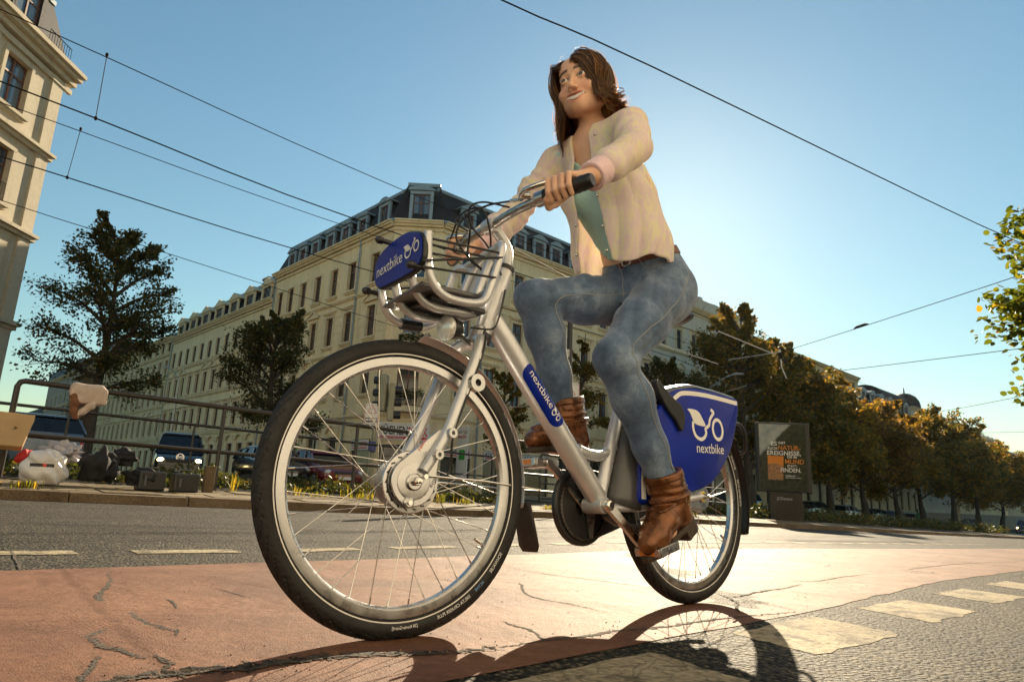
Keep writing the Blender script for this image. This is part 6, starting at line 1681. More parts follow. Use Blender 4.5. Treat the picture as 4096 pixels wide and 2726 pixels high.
# ---- tram wires
M_WIRE = pbr('dark_wire', (0.018, 0.016, 0.015), .85, 0, .1, 3, spec=.1)
def wire(label, pts, r=.012, hangers=None, group=None, name='tram_wire'):
    e = empty(name, label=label, cat='wire', group=group)
    P = [Vector(p) for p in pts]
    MB().tube([tuple(p) for p in spline([tuple(p) for p in P], 4)] if len(P) > 2 else P, r, 6).build('strand', M_WIRE, e)
    for (a, b) in hangers or []:
        MB().tube([a, b], .006, 5).build('hanger', M_WIRE, e)
        for c_ in (a, b): MB().sphere(c_, .024, 8, 6, (1, 1, 1.6)).build('clamp', M_WIRE, e)
    return e
def along(p, d, t, z): return (p[0] + d[0] * t, p[1] + d[1] * t, z)
dA = Vector((4.03, 4.36)).normalized()
wire('lower contact wire of the upper left pair above the house', [along((-6.35, 9.01), dA, t, 5.5) for t in (-9, -3, 0, 5)] + [(6.33, 20.9, 5.55), (12, 27, 5.5), (40, 54, 5.5)], .011, [((-6.35, 9.01, 5.5), (-6.38, 9.02, 6.58)), ((3.0, 17.9, 5.53), (3.0, 17.9, 6.4))])
wire('upper messenger wire of the upper left pair, topmost on the left', [along((-6.45, 9.15), dA, t, 6.62) for t in (-9, -3, 0, 5)] + [(6.0, 21.5, 6.5), (40, 55, 6.5)], .008)
dB = Vector((3.91, 4.03)).normalized()
wire('lower contact wire of the second pair on the left', [along((-8.11, 11.09), dB, t, 5.5) for t in (-9, -3, 0, 5)] + [(4.91, 23.3, 5.55), (11, 29.8, 5.5), (38, 57, 5.5)], .011, [((-8.11, 11.09, 5.5), (-8.2, 11.3, 6.58))])
wire('upper messenger wire of the second pair on the left', [along((-8.28, 11.42), dB, t, 6.6) for t in (-9, -3, 0, 5)] + [(5.2, 24.2, 6.5), (38, 58, 6.5)], .008)
wire('lowest thin wire on the left, passing the top of the dark tree', [(-14.7, 8.4, 6.1), (-11.16, 13.43, 6.0), (-7.6, 18.5, 6.0), (8, 41, 6.0)], .009)
wire('thick span wire above the head of the woman, falling to the right', [(-3.5, 4.9, 6.1), (-0.3, 6.79, 6.0), (1.71, 7.88, 5.98), (9.26, 12.45, 6.0), (14, 15.2, 6.1)], .010)
wire('span wire rising to the right edge with a long insulator', [(9.2, 28.5, 6.0), (10.39, 23.58, 5.95), (12.09, 16.05, 6.0), (12.8, 12.8, 6.1)], .010, [], None)
e = empty('insulator', label='slender insulator in the wire rising to the right edge', cat='insulator')
MB().tube([(11.02, 20.8, 5.98), (11.05, 20.65, 6.0), (11.12, 20.3, 6.0), (11.15, 20.15, 5.98)], [.012, .04, .04, .012], 8).build('body', M_WIRE, e)
wire('lower span wire above the advertising panel', [(3.4, 39.5, 6.0), (9.0, 34.2, 5.95), (13.28, 28.76, 6.0), (17.89, 23.12, 6.1), (20, 20.5, 6.2)], .013)
wire('thin far wire over the round dome', [(28, 50, 7.0), (29.35, 44.71, 7.0), (29.33, 37.47, 7.0), (29.3, 30, 7.0)], .014)
wire('faint far wire above the gabled dormers', [(36, 59, 7.0), (42.06, 54.22, 7.0), (50, 47, 7)], .014)
M_ROD = pbr('pale_insulating_rod', (0.55, 0.50, 0.42), .4, .2, .1, 6)
for (a, b, lb_) in (((6.33, 19.99, 5.5), (9.39, 23.07, 5.5), 'long pale rod of the tram line above the saddle'), ((4.91, 22.04, 5.5), (7.99, 25.12, 5.5), 'pale rod of the tram line crossing the off-white house'), ((8.51, 25.66, 5.8), (9.88, 23.81, 5.8), 'pale cross rod right of the long rod'), ((10.35, 31.49, 5.5), (10.66, 29.51, 5.5), 'short pale rod above the tail of the blue panel'), ((-0.07, 14.41, 5.8), (4.08, 20.17, 5.8), 'long pale tram rod behind the knees of the woman')):
    e = empty('tram_rod', label=lb_, cat='rod'); MB().tube([a, b], .018, 7).build('rod', M_ROD, e)
    for c_ in (a, b): MB().sphere(c_, .04, 8, 6).build('clamp', M_WIRE, e)
e = empty('wire_bracket', label='hanging wire bracket in front of the tall tree', cat='bracket')
MB().tube([(9.75, 23.6, 5.85), (9.78, 23.6, 5.2), (9.9, 23.5, 4.75)], .022, 6).build('arm', M_ROD, e); MB().sphere((9.75, 23.6, 5.6), .07, 8, 6, (1, 1, 2)).build('clamp', M_WIRE, e)

# ---- vehicles
M_TYRE = pbr('car_tyre', (.02, .02, .02), .8); M_CARGL = pbr('car_glass', (.012, .016, .02), .12, 0, .2, 1, spec=.5); M_HUB = pbr('alloy_hub', (.4, .4, .4), .35, .8)
M_PLATE = pbr('number_plate', (.65, .65, .62), .5)
def lamp_mat(name, c, s):
    m, nt, b = new_mat(name); b.inputs['Emission Color'].default_value = (*c, 1); b.inputs['Emission Strength'].default_value = s; b.inputs['Base Color'].default_value = (*c, 1); return m
M_LIT = lamp_mat('lit_headlamp', (1.0, .72, .30), 5.0)
M_LAMP = pbr('clear_headlamp', (.6, .6, .58), .15, .4); M_TAIL = pbr('red_tail_lamp', (.3, .01, .01), .2)
def car(label, x, y, rz, paint, kind='hatch', lit=False, scale=1.0, text=None, group='cars parked along the right street'):
    """x forward; body lofted from cross sections, then glass, lamps and wheels."""
    e = empty('car' if kind != 'van' else 'van', (x, y, gz(x) if kind != 'van' else gz(x) - .12), rz, label=label, cat='van' if kind == 'van' else 'car', group=group); e.scale = (scale,) * 3
    if kind == 'hatch': L, W, secs, gl = 4.2, 1.74, [(-2.1, .35, .80, .62), (-2.0, .25, 1.0, .80), (-1.2, .2, 1.02, .87), (.6, .2, .98, .87), (1.5, .2, .90, .86), (2.0, .25, .74, .78), (2.1, .35, .62, .6)], [(-1.98, 1.0), (-1.55, 1.36), (-.9, 1.44), (.1, 1.43), (.55, 1.30), (1.15, .96)]
    elif kind == 'wagon': L, W, secs, gl = 4.6, 1.78, [(-2.3, .35, .85, .64), (-2.22, .25, 1.02, .82), (-1.2, .2, 1.02, .89), (.7, .2, .98, .89), (1.6, .2, .92, .87), (2.2, .25, .76, .78), (2.3, .35, .62, .6)], [(-2.22, 1.02), (-2.0, 1.40), (-1.0, 1.50), (.2, 1.48), (.65, 1.34), (1.2, .97)]
    else: L, W, secs, gl = 4.9, 1.90, [(-2.45, .35, 1.1, .80), (-2.4, .25, 1.15, .93), (-1.2, .22, 1.15, .95), (1.2, .22, 1.13, .95), (1.7, .22, 1.10, .94), (2.3, .25, .94, .90), (2.45, .35, .78, .76)], [(-2.40, 1.15), (-2.30, 1.86), (-1.4, 1.97), (.6, 1.96), (1.05, 1.86), (1.85, 1.11)]
    m = MB(); vs = []; fs = []
    for (xx, zb, zt, hw) in secs:
        for (yy, zz) in ((-hw * .92, zb), (-hw, zb + (zt - zb) * .3), (-hw, zb + (zt - zb) * .75), (-hw * .93, zt), (hw * .93, zt), (hw, zb + (zt - zb) * .75), (hw, zb + (zt - zb) * .3), (hw * .92, zb)): vs.append((xx, yy, zz))
    for i in range(len(secs) - 1):
        for j in range(8): fs.append((i * 8 + j, i * 8 + (j + 1) % 8, (i + 1) * 8 + (j + 1) % 8, (i + 1) * 8 + j))
    fs += [tuple(range(8)), tuple(reversed([(len(secs) - 1) * 8 + j for j in range(8)]))]
    m.add(vs, fs); body = m.build('body', paint, e, 35)
    hw0, hw1 = W / 2 * .93, W / 2 * .72; zmin, zmax = gl[0][1], max(g_[1] for g_ in gl)
    def hwz(z): return hw0 + (hw1 - hw0) * (z - zmin) / (zmax - zmin)
    cab = MB(); k = len(gl)
    vs = [(a, -hwz(z) * .985, z - .02) for a, z in gl] + [(a, hwz(z) * .985, z - .02) for a, z in gl]
    cab.add(vs, [(i, i + 1, k + i + 1, k + i) for i in range(k - 1)] + [tuple(range(k)), tuple(reversed(range(k, 2 * k)))])
    cab.build('glass', M_CARGL, e, 0)
    rf = MB(); inner = gl[1:-1]; t_ = .035
    kk = len(inner); vs = []
    for (a, z) in inner:
        for (yy, zz) in ((-hwz(z) * 1.0, z - .02), (-hwz(z) * .9, z + t_), (hwz(z) * .9, z + t_), (hwz(z) * 1.0, z - .02)): vs.append((a, yy, zz))
    rf.add(vs, [(i * 4 + j, i * 4 + j + 1, (i + 1) * 4 + j + 1, (i + 1) * 4 + j) for i in range(kk - 1) for j in range(3)]); rfo = rf.build('roof', paint, e, 35); solid(rfo, .03)
    pl_ = MB()
    for sg in (1, -1):
        for (a, b) in ((gl[0], gl[1]), (gl[-1], gl[-2]), ((gl[-1][0] - .95, zmin), (gl[-2][0] - .62, zmax - .06)), ((gl[0][0] + 1.0, zmin), (gl[1][0] + .75, zmax - .06))):
            pl_.tube([(a[0], sg * hwz(a[1]) * 1.0, a[1]), (b[0], sg * hwz(b[1]) * 1.0, b[1])], .035, 6)
    pl_.build('pillars', paint, rfo)
    for sg in (1, -1):
        for wx in (L * .31, -L * .30):
            w = MB().lathe([(.0, .10), (.20, .10), (.29, .085), (.315, .05), (.315, -.05), (.29, -.085), (0, -.085)], (wx, sg * (W / 2 - .09), .315), (0, sg, 0), 22).build('wheel', M_TYRE, e)
            MB().lathe([(.19, .104), (.17, .112), (.05, .108), (0, .115)], (wx, sg * (W / 2 - .09), .315), (0, sg, 0), 12).build('rim', M_HUB, w)
        hz = .62 if kind != 'van' else .80; hx = L / 2 - .10 if kind != 'van' else L / 2 - .07
        MB().sphere((hx, sg * W * .36, hz), .13, 12, 8, (.7, 1.25 if not lit else 1.0, .75)).build('headlight', M_LIT if lit else M_LAMP, e)
        MB().sphere((-L / 2 + .08, sg * W * .40, hz + .12), .10, 10, 6, (.6, 1.0, 1.3)).build('tail_light', M_TAIL, e)
        MB().sphere((gl[-1][0] - .25, sg * (W / 2 + .08), zmin + .07), .10, 10, 6, (.6, 1.0, .75)).build('mirror', paint, e)
    MB().box((L / 2 + .012, 0, .42), (.02, .50, .11)).build('number_plate', M_PLATE, e)
    MB().box((L / 2 - .04, 0, .60 if kind != 'van' else .78), (.12, W * .50, .09 if kind != 'van' else .14)).build('grille', M_INK, e)
    return e
P_DK = pbr('dark_green_car_paint', (.018, .022, .022), .25, .3, .05, 2, coat=.8); P_SIL = pbr('silver_car_paint', (.30, .31, .32), .3, .6, .05, 2, coat=.6); P_BLU = pbr('steel_blue_car_paint', (.07, .11, .16), .25, .4, .05, 2, coat=.8)
P_RED = pbr('dark_red_car_paint', (.16, .012, .012), .25, .2, .05, 2, coat=.8); P_WHT = pbr('white_car_paint', (.55, .56, .55), .3, 0, .04, 2, coat=.6)
van = car('dark blue van with lit headlights facing us behind the left railing', -14.3, 29.5, math.radians(-62), P_DK, 'van', True, group=None)
rg = MB().ribbon([(.14 * math.cos(a), .14 * math.sin(a)) for a in np.linspace(0, 6.283, 24, endpoint=False)], .022, lambda x, y, t: (2.462, x, .93 + y), closed=True)
rg.ribbon([(-.085, .10), (-.035, -.01), (0, .055), (.035, -.01), (.085, .10)], .02, lambda x, y, t: (2.462, x, .93 + y)).ribbon([(-.115, .05), (-.06, -.10), (0, .02), (.06, -.10), (.115, .05)], .02, lambda x, y, t: (2.462, x, .93 + y))
rg.build('round_emblem', M_CHROME, van, 0)
k = MB(); put_text(k, 'B-MS 462', .07, lambda a, b_: (2.476, -.21 + a, .385 + b_), width=.42); k.build('lettering', M_INK, van, 0)
car('light blue car parked behind the luggage on the left', -13.6, 19.0, math.radians(140), P_BLU, 'wagon', group=None)
car('dark car left of the front tyre behind the railing', -9.2, 26.5, math.radians(-50), P_DK, 'hatch', group=None)
car('dark red car beside the front tyre behind the railing', -7.3, 26.8, math.radians(-50), P_RED, 'hatch', group=None)
a47 = math.atan2(.682, .731)
for (x, y, kd, pt, fl, lb_) in ((15.6, 46.5, 'wagon', P_BLU, 1, 'blue grey estate car left of the advertising panel base'), (26.0, 58.6, 'wagon', P_DK, 1, 'black estate car just right of the advertising panel'), (32.2, 64.6, 'wagon', P_SIL, 0, 'silver car behind the black estate car'), (36.9, 69.0, 'hatch', P_DK, 1, 'black hatchback in the middle of the parked row'),
                                (41.4, 73.2, 'hatch', P_SIL, 0, 'grey hatchback beside the person in green'), (46.6, 78.4, 'wagon', P_WHT, 1, 'white estate car at the right end of the row'), (64.0, 94.0, 'hatch', P_DK, 1, 'dark car alone beyond the parked row')):
    car(lb_, x, y, a47 + (math.pi if fl else 0) + math.radians(random.uniform(-3, 3)), pt, kd)
car('pale van with lit headlights driving at the far right', 66.0, 86.5, math.radians(-132), P_SIL, 'wagon', True, 1.2, group=None)

# ---- distant person in green beside the parked cars
def far_f(X):
    d = chain(X, [(0, 0, .95, .13), (0, 0, 1.2, .14), (0, 0, 1.40, .13)], .06, 1.25); d = smin(d, cap(X, (0, 0, 1.45), (0, 0, 1.56), .06, .055), .03); d = smin(d, ell(X, (0.01, 0, 1.66), (.10, .085, .12)), .03)
    for s_ in (1, -1):
        d = smin(d, chain(X, [(0, .10 * s_, .92, .095), (.03 * s_, .11 * s_, .48, .065), (.10 * s_, .11 * s_, .07, .05), (.10 * s_ + .14, .12 * s_, .045, .04)], .03), .05)
        d = smin(d, chain(X, [(0, .19 * s_, 1.40, .06), (.02, .25 * s_, 1.13, .048), (.14, .22 * s_, .93, .04), (.20, .21 * s_, .87, .035)], .03), .04)
    return d
FAR_PERSON = far_f

# ---- thin air volume added for the veil of sun flare
hz_mat = bpy.data.materials.new('flare_veil_air'); hz_mat.use_nodes = True
_n = hz_mat.node_tree; _n.nodes.remove(_n.nodes['Principled BSDF']); _pv = _n.nodes.new('ShaderNodeVolumePrincipled')
_pv.inputs['Color'].default_value = (1.0, 0.96, 0.88, 1); _pv.inputs['Density'].default_value = 0.00004; _pv.inputs['Anisotropy'].default_value = 0.55
_n.links.new(_pv.outputs[0], _n.nodes['Material Output'].inputs['Volume'])
MB().span((-420, -420, -12), (420, 420, 26)).build('flare_veil', hz_mat, smooth=0, kind='stuff')
# ================================================================== PERSON (signed-distance modelling on a sparse grid)
# ---- joints (bicycle axes u, v, w)
HC = np.array((0.6294, 0.0088, 1.6677)); HS = 1.02
HR = np.array([[0.2954, -0.9511, -0.0905], [0.951, 0.3018, -0.0669], [0.0909, -0.0663, 0.9936]])   # columns: her left, forward, up
def hd(x, y, z): return HC + HR @ np.array((x, y, z)) * HS
SHL, SHR = (.690, .150, 1.490), (.668, -.158, 1.478)
GL0, GL1 = np.array(by(0.2765, 0.214, 1.0632)), np.array(by(0.324, 0.342, 1.0738))
GR0, GR1 = np.array(by(0.2765, -0.214, 1.0632)), np.array(by(0.324, -0.342, 1.0738))
WRL, WRR = (.343, .292, 1.122), (.402, -.272, 1.122)
ELL_, ELR = (.535, .285, 1.285), (.565, -.285, 1.272)
HIPL, HIPR = (.940, .080, 1.005), (.940, -.080, 1.005)
KNL, KNR = (.622, .115, .712), (.500, -.098, .922)
ANL, ANR = (.858, .118, .315), (.652, -.112, .545)

def near(X, c, r, fn):
    """evaluate fn only close to c; elsewhere a safe positive distance."""
    ds = np.linalg.norm(X - np.asarray(c), axis=1); out = ds - r * .8; m = ds < r
    if m.any(): out[m] = fn(X[m])
    return out
def smile(ax): return -.0755 + 2.0 * ax ** 1.5
def face_sdf(X):
    Y = ((X - HC) @ HR) / HS                                    # x her left, y forward, z up
    x, y, z = Y[:, 0], Y[:, 1], Y[:, 2]; ax = np.abs(x)
    Ys = np.stack([ax, y, z], 1)
    d = ell(Y, (0, -.012, .028), (.074, .095, .085))            # skull
    d = smin(d, ell(Y, (0, .016, -.020), (.0675, .070, .076)), .02)     # face block
    d = smin(d, cap(Ys, (.012, .062, -.088), (.054, .008, -.058), .018, .022), .035)   # jaw
    d = smin(d, ell(Y, (0, .070, -.0935), (.020, .017, .0155)), .022)    # chin
    d = smin(d, ell(Ys, (.042, .058, -.036), (.024, .023, .021)), .016)    # cheek raised by the smile
    d = smin(d, cap(Ys, (.008, .083, .019), (.044, .066, .015), .008, .0075), .012)    # brow ridge
    d = smin(d, ell(Y, (0, .070, .045), (.050, .022, .036)), .02)      # forehead
    d = smax(d, -ell(Ys, (.031, .094, .000), (.0175, .016, .0110)), .010)   # eye socket
    lz = z - .0008 - .06 * (ax - .031)
    hgt = np.where(lz > 0, .0066, .0050) * np.clip(1 - ((ax - .031) / .0155) ** 2, 0, 1)
    lid = np.linalg.norm(Ys - np.array((.031, .0775, 0)), axis=1) - .0140
    lid = smax(lid, -np.maximum(np.abs(lz) - hgt, np.maximum(np.abs(ax - .031) - .0155, .076 - y)), .0012)
    d = smin(d, lid, .0035)
    d = smin(d, cap(Y, (0, .086, .004), (0, .105, -.036), .0062, .0085), .010)        # nose bridge
    d = smin(d, ell(Y, (0, .107, -.041), (.0098, .0095, .0085)), .006)
    d = smin(d, ell(Ys, (.0118, .095, -.044), (.0074, .009, .0066)), .005)   # nostril wings
    d = smax(d, -ell(Ys, (.0056, .100, -.0500), (.0034, .0048, .0030)), .002)
    d = smin(d, ell(Y, (0, .078, -.074), (.031, .018, .022)), .014)    # mouth mound
    zc = smile(ax); yl = -3.2 * ax ** 2 * 3
    op = .0102 * np.clip(1 - (ax / .0335) ** 2, 0, 1)           # open smile
    lipU = np.sqrt((np.maximum(ax - .023, 0)) ** 2 + (y - .0930 - yl) ** 2 + ((z - zc - op - .0030) * 1.15) ** 2) - .0052
    lipL = np.sqrt((np.maximum(ax - .019, 0)) ** 2 + (y - .0905 - yl) ** 2 + ((z - zc + op + .0040) * 1.1) ** 2) - .0060
    d = smin(d, lipU, .0035); d = smin(d, lipL, .0035)
    slot = np.maximum(np.abs(z - zc) - op * 1.02, np.maximum(ax - .0335, .070 - y))
    d = smax(d, -slot, .0012)
    ear = smax(ell(Ys, (.0745, -.005, -.008), (.009, .020, .030)), -ell(Ys, (.085, .002, -.006), (.007, .010, .018)), .004)
    d = smin(d, ear, .006)
    return d * HS

def hand_sdf(X, W, G0, G1, side, prefix=None):
    """palm behind and above the grip, four fingers curled round it, thumb under it."""
    a = (G1 - G0) / np.linalg.norm(G1 - G0); c0 = G0 + (G1 - G0) * .36
    up = np.array((0.0, 0, 1.0)); bk_ = np.array((1.0, 0, 0))
    b = bk_ - a * (a @ bk_); b /= np.linalg.norm(b); n = np.cross(a, b); n = n if n[2] > 0 else -n
    r = .0185
    W = np.array(W)
    def G(t, ang, rad):                                     # point round the grip; ang 0 = behind, 90 deg = on top, 180 = in front
        return c0 + a * t + (b * math.cos(ang) + n * math.sin(ang)) * rad
    d = None
    T = [.032, .0120, -.0085, -.029]                         # little finger is the outer one
    if True: T = [t * 1.0 for t in T]
    R4 = [.0080, .0090, .0093, .0090]; LN = [.86, 1.0, 1.06, 1.0]
    K = []
    for i, t in enumerate(T):
        k0 = G(t, 1.35, r + .020); K.append(k0)
        f = chain(X, [(*k0, R4[i] * 1.12), (*G(t, 2.35, r + .0165), R4[i] * 1.02), (*G(t * .97, 3.45, r + .0095), R4[i] * .95), (*G(t * .94, 4.35 * (.9 + .1 * LN[i]), r + .0080), R4[i] * .86)], .004)
        d = f if d is None else smin(d, f, .0030)
    Wc = W
    pm = None
    for k0 in K:
        e = cap(X, k0, Wc + (k0 - np.mean(K, 0)) * .45, .0105, .0185); pm = e if pm is None else smin(pm, e, .012)
    d = smin(d, pm, .008)
    th0 = Wc + (G(-.035, .3, r + .01) - Wc) * .45
    d = smin(d, chain(X, [(*th0, .0155), (*G(-.040, -.3, r + .011), .0118), (*G(-.046, -1.35, r + .009), .0102), (*G(-.040, -2.3, r + .0085), .0088)], .008), .008)
    return d

def arm_sdf(X, S, E, W, o=0.0, rs=(.039, .032, .034, .024)):
    S, E, W = map(np.array, (S, E, W)); m = E + (W - E) * .3
    return chain(X, [(*S, rs[0] + o), (*(S + (E - S) * .5), rs[0] * .93 + o), (*E, rs[1] + o), (*m, rs[2] * .95 + o), (*W, rs[3] + o)], .03)
def torso_sdf(X, o=0.0):
    d = chain(X, [(.945, 0, 1.00, .104 + o), (.895, 0, 1.14, .084 + o), (.800, 0, 1.31, .096 + o), (.735, 0, 1.42, .084 + o)], .06, 1.30)
    d = smin(d, cap(X, SHL, SHR, .050 + o, .050 + o), .05)
    for v in (.072, -.072): d = smin(d, ell(X, (.702, v, 1.325), (.054 + o, .060 + o, .060 + o)), .03)
    return smin(d, cap(X, (.730, 0, 1.45), (.695, 0, 1.51), .075 + o, .055 + o), .05)
def neck_sdf(X): return chain(X, [(.722, 0, 1.45, .060), (.698, 0, 1.51, .0465), (.664, .004, 1.60, .0440)], .03, 1.0)
def leg_sdf(X, H, K, A, o=0.0, s=1):
    H, K, A = map(np.array, (H, K, A)); m1 = H + (K - H) * .5; c1 = K + (A - K) * .28; c2 = K + (A - K) * .62
    back = np.array((1.0, 0, .25)); back = back / np.linalg.norm(back)
    return chain(X, [(*H, .088 + o), (*m1, .0735 + o), (*K, .0500 + o), (*(c1 + back * .012), .0520 + o), (*(c2 + back * .006), .041 + o), (*A, .033 + o)], .03)
def foot_sdf(X, A, T, o=0.0):
    A, T = np.array(A), np.array(T); return chain(X, [(*A, .036 + o), (*(A + (T - A) * .35 + np.array((0, 0, -.02))), .036 + o), (*(A + (T - A) * .75 + np.array((0, 0, -.012))), .034 + o), (*T, .026 + o)], .02, 1.15)
TOL, TOR = (.722, .122, .188), (.522, -.118, .478)
def body_f(X):
    d = smin(torso_sdf(X), neck_sdf(X), .03)
    d = smin(d, near(X, HC, .19, face_sdf), .012)
    for (S, E, W, G0, G1, s) in ((SHL, ELL_, WRL, GL0, GL1, 1), (SHR, ELR, WRR, GR0, GR1, -1)):
        d = smin(d, arm_sdf(X, S, E, W), .03); d = smin(d, near(X, np.array(W), .17, lambda Z: hand_sdf(Z, W, G0, G1, s)), .012)
    for (H, K, A, T) in ((HIPL, KNL, ANL, TOL), (HIPR, KNR, ANR, TOR)):
        d = smin(d, leg_sdf(X, H, K, A, -.014), .03); d = smin(d, foot_sdf(X, np.array(A) + (.012, 0, -.045), np.array(T) + (.03, 0, .004), -.014), .02)
    return d

# ---- materials
def skin_mat():
    m, nt, b = new_mat('warm_tan_skin')  # warm tan skin, coloured by the tone attribute
    at_ = N(nt, 'Attribute'); at_.attribute_name = 'tone'
    tc = N(nt, 'TexCoord'); n1 = noise(nt, tc.outputs['Object'], 35, 4)
    c = mixc(nt, 1.0, at_.outputs['Color'], ramp(nt, n1.outputs[0], [(.3, .93), (.7, 1.05)]), 'MULTIPLY')
    nt.links.new(c, b.inputs['Base Color']); b.inputs['Roughness'].default_value = .46; b.inputs['Specular IOR Level'].default_value = .4
    b.inputs['Subsurface Weight'].default_value = .25; b.inputs['Subsurface Radius'].default_value = (.010, .004, .002); b.inputs['Subsurface Scale'].default_value = 1.0
    n2 = noise(nt, tc.outputs['Object'], 900, 2); nt.links.new(bump(nt, n2.outputs[0], .12, .0006), b.inputs['Normal'])
    return m
M_SKIN = skin_mat()
def denim():
    m, nt, b = new_mat('washed_blue_denim')
    tc = N(nt, 'TexCoord'); o = tc.outputs['Object']
    n1 = noise(nt, o, 9, 6, .65); n2 = noise(nt, o, 420, 2); n3 = noise(nt, o, 55, 5, .7)
    c = ramp(nt, n1.outputs[0], [(.34, (.050, .085, .150)), (.50, (.100, .155, .250)), (.66, (.215, .290, .395))])
    c = mixc(nt, 1.0, c, ramp(nt, n2.outputs[0], [(.3, .72), (.7, 1.28)]), 'MULTIPLY')
    c = mixc(nt, ramp(nt, n3.outputs[0], [(.66, 0.0), (.74, .45)]), c, (.42, .45, .47))
    nt.links.new(c, b.inputs['Base Color']); b.inputs['Roughness'].default_value = .88
    b.inputs['Sheen Weight'].default_value = .35; b.inputs['Sheen Roughness'].default_value = .4
    h = bump(nt, n2.outputs[0], .5, .0012); h = bump(nt, noise(nt, o, 30, 3, .6, 1.5).outputs[0], .3, .003, h); nt.links.new(h, b.inputs['Normal'])
    return m
M_DENIM = denim()
def jacket_mat():
    m, nt, b = new_mat('pastel_yellow_lilac_print')
    tc = N(nt, 'TexCoord'); mp = N(nt, 'Mapping'); mp.inputs['Scale'].default_value = (20, 20, 8); nt.links.new(tc.outputs['Object'], mp.inputs[0])
    n1 = noise(nt, mp.outputs[0], 1.5, 3, .6, 1.8)
    c = ramp(nt, n1.outputs[0], [(.42, (.95, .91, .68)), (.50, (.95, .87, .77)), (.57, (.93, .80, .82))])
    nt.links.new(c, b.inputs['Base Color']); b.inputs['Roughness'].default_value = .7; b.inputs['Sheen Weight'].default_value = .25
    h = bump(nt, noise(nt, tc.outputs['Object'], 11, 2, .5, 1.0).outputs[0], .12, .008); h = bump(nt, noise(nt, tc.outputs['Object'], 600, 2).outputs[0], .2, .0008, h); nt.links.new(h, b.inputs['Normal'])
    tr = N(nt, 'BsdfTranslucent'); nt.links.new(c, tr.inputs[0]); mx = N(nt, 'MixShader'); mx.inputs[0].default_value = .42
    nt.links.new(b.outputs[0], mx.inputs[1]); nt.links.new(tr.outputs[0], mx.inputs[2]); nt.links.new(mx.outputs[0], nt.nodes['Material Output'].inputs[0])
    return m
M_JACKET = jacket_mat()
M_CUFF = pbr('pink_ribbed_cuff', (.74, .54, .56), .8, 0, .06, 60, .5, 260, .002)
M_TEAL = pbr('pale_teal_top', (.42, .66, .64), .8, 0, .06, 8, .4, 24, .006)
M_BOOT = pbr('bronze_brown_leather', (.165, .060, .019), .27, .42, .5, 26, .5, 120, .002, coat=.12, rvar=.14)
M_SOLE = pbr('dark_boot_sole', (.045, .030, .020), .7, 0, .3, 30, .4, 90, .002)
M_BELT = pbr('brown_belt_leather', (.13, .045, .025), .5, 0, .25, 30, .3, 120, .001)
M_EYEW = pbr('eye_white', (.72, .70, .67), .2, 0, .03, 20); M_IRIS = pbr('dark_brown_iris', (.045, .025, .012), .12, 0, .3, 200); M_TEETH = pbr('teeth', (.80, .77, .70), .25, 0, .03, 60)
M_BROW = pbr('dark_brown_brow', (.030, .017, .010), .8)
def hair_mat(name='brown_hair', stops=None, tw=.55):
    m, nt, b = new_mat(name)
    g = N(nt, 'NewGeometry'); c = ramp(nt, g.outputs['Random Per Island'], stops or [(0, (.055, .029, .013)), (.6, (.115, .062, .027)), (1, (.21, .12, .052))])
    nt.links.new(c, b.inputs['Base Color']); b.inputs['Roughness'].default_value = .42; b.inputs['Specular IOR Level'].default_value = .6
    tr = N(nt, 'BsdfTranslucent'); nt.links.new(mixc(nt, 1.0, c, (2.4, 1.9, 1.25), 'MULTIPLY'), tr.inputs[0]); mx = N(nt, 'MixShader'); mx.inputs[0].default_value = tw
    nt.links.new(b.outputs[0], mx.inputs[1]); nt.links.new(tr.outputs[0], mx.inputs[2]); nt.links.new(mx.outputs[0], nt.nodes['Material Output'].inputs[0])
    return m
M_HAIR = hair_mat()
M_HAIR_RIM = hair_mat('backlit_rim_hair', [(0, (.20, .11, .045)), (.6, (.34, .20, .085)), (1, (.50, .32, .15))], .7)  # gold of the backlit rim put into the strand colour

bme = sdf_mesh('person', body_f, (.15, -.42, .08), (1.20, .42, 1.83), .0034, M_SKIN, 1)
# natural colour differences of the skin: lips, cheeks, nails
co = np.empty(len(bme.vertices) * 3, np.float32); bme.vertices.foreach_get('co', co); co = co.reshape(-1, 3) * np.array((1, -1, 1))
Yh = ((co - HC) @ HR) / HS; axh = np.abs(Yh[:, 0]); zc = smile(axh); oph = .0102 * np.clip(1 - (axh / .0335) ** 2, 0, 1)
tone = np.tile(np.array((.72, .44, .30)), (len(co), 1))
def blend(mask, col):
    global tone
    tone = tone * (1 - mask[:, None]) + np.array(col) * mask[:, None]
infront = np.clip((Yh[:, 1] - .06) / .015, 0, 1)
ck = np.exp(-(((axh - .042) / .018) ** 2 + ((Yh[:, 2] + .036) / .018) ** 2)) * (Yh[:, 1] > .02); blend(ck * .45, (.72, .32, .22))
lip = np.clip(1.5 - (np.abs(Yh[:, 2] - zc + .001) - oph) / .0055, 0, 1) * np.clip((.0365 - axh) / .004, 0, 1) * infront * (Yh[:, 1] > .076); blend(lip * .85, (.58, .20, .17))
bz = .0235 + .004 - 4.5 * (axh - .030) ** 2 - .10 * np.clip(axh - .036, 0, 1)
brow = np.clip(1.6 - np.abs(Yh[:, 2] - bz) / .0046, 0, 1) * (axh > .011) * (axh < .053) * (Yh[:, 1] > .04); blend(np.clip(brow, 0, 1) * .95, (.035, .019, .011))
lash = np.clip(1.5 - np.abs(np.sqrt(((axh - .031) / .0155) ** 2 + ((Yh[:, 2] - .001) / .0066) ** 2) - 1) / .20, 0, 1) * (Yh[:, 2] > -.001) * infront; blend(lash * .75, (.05, .028, .018))
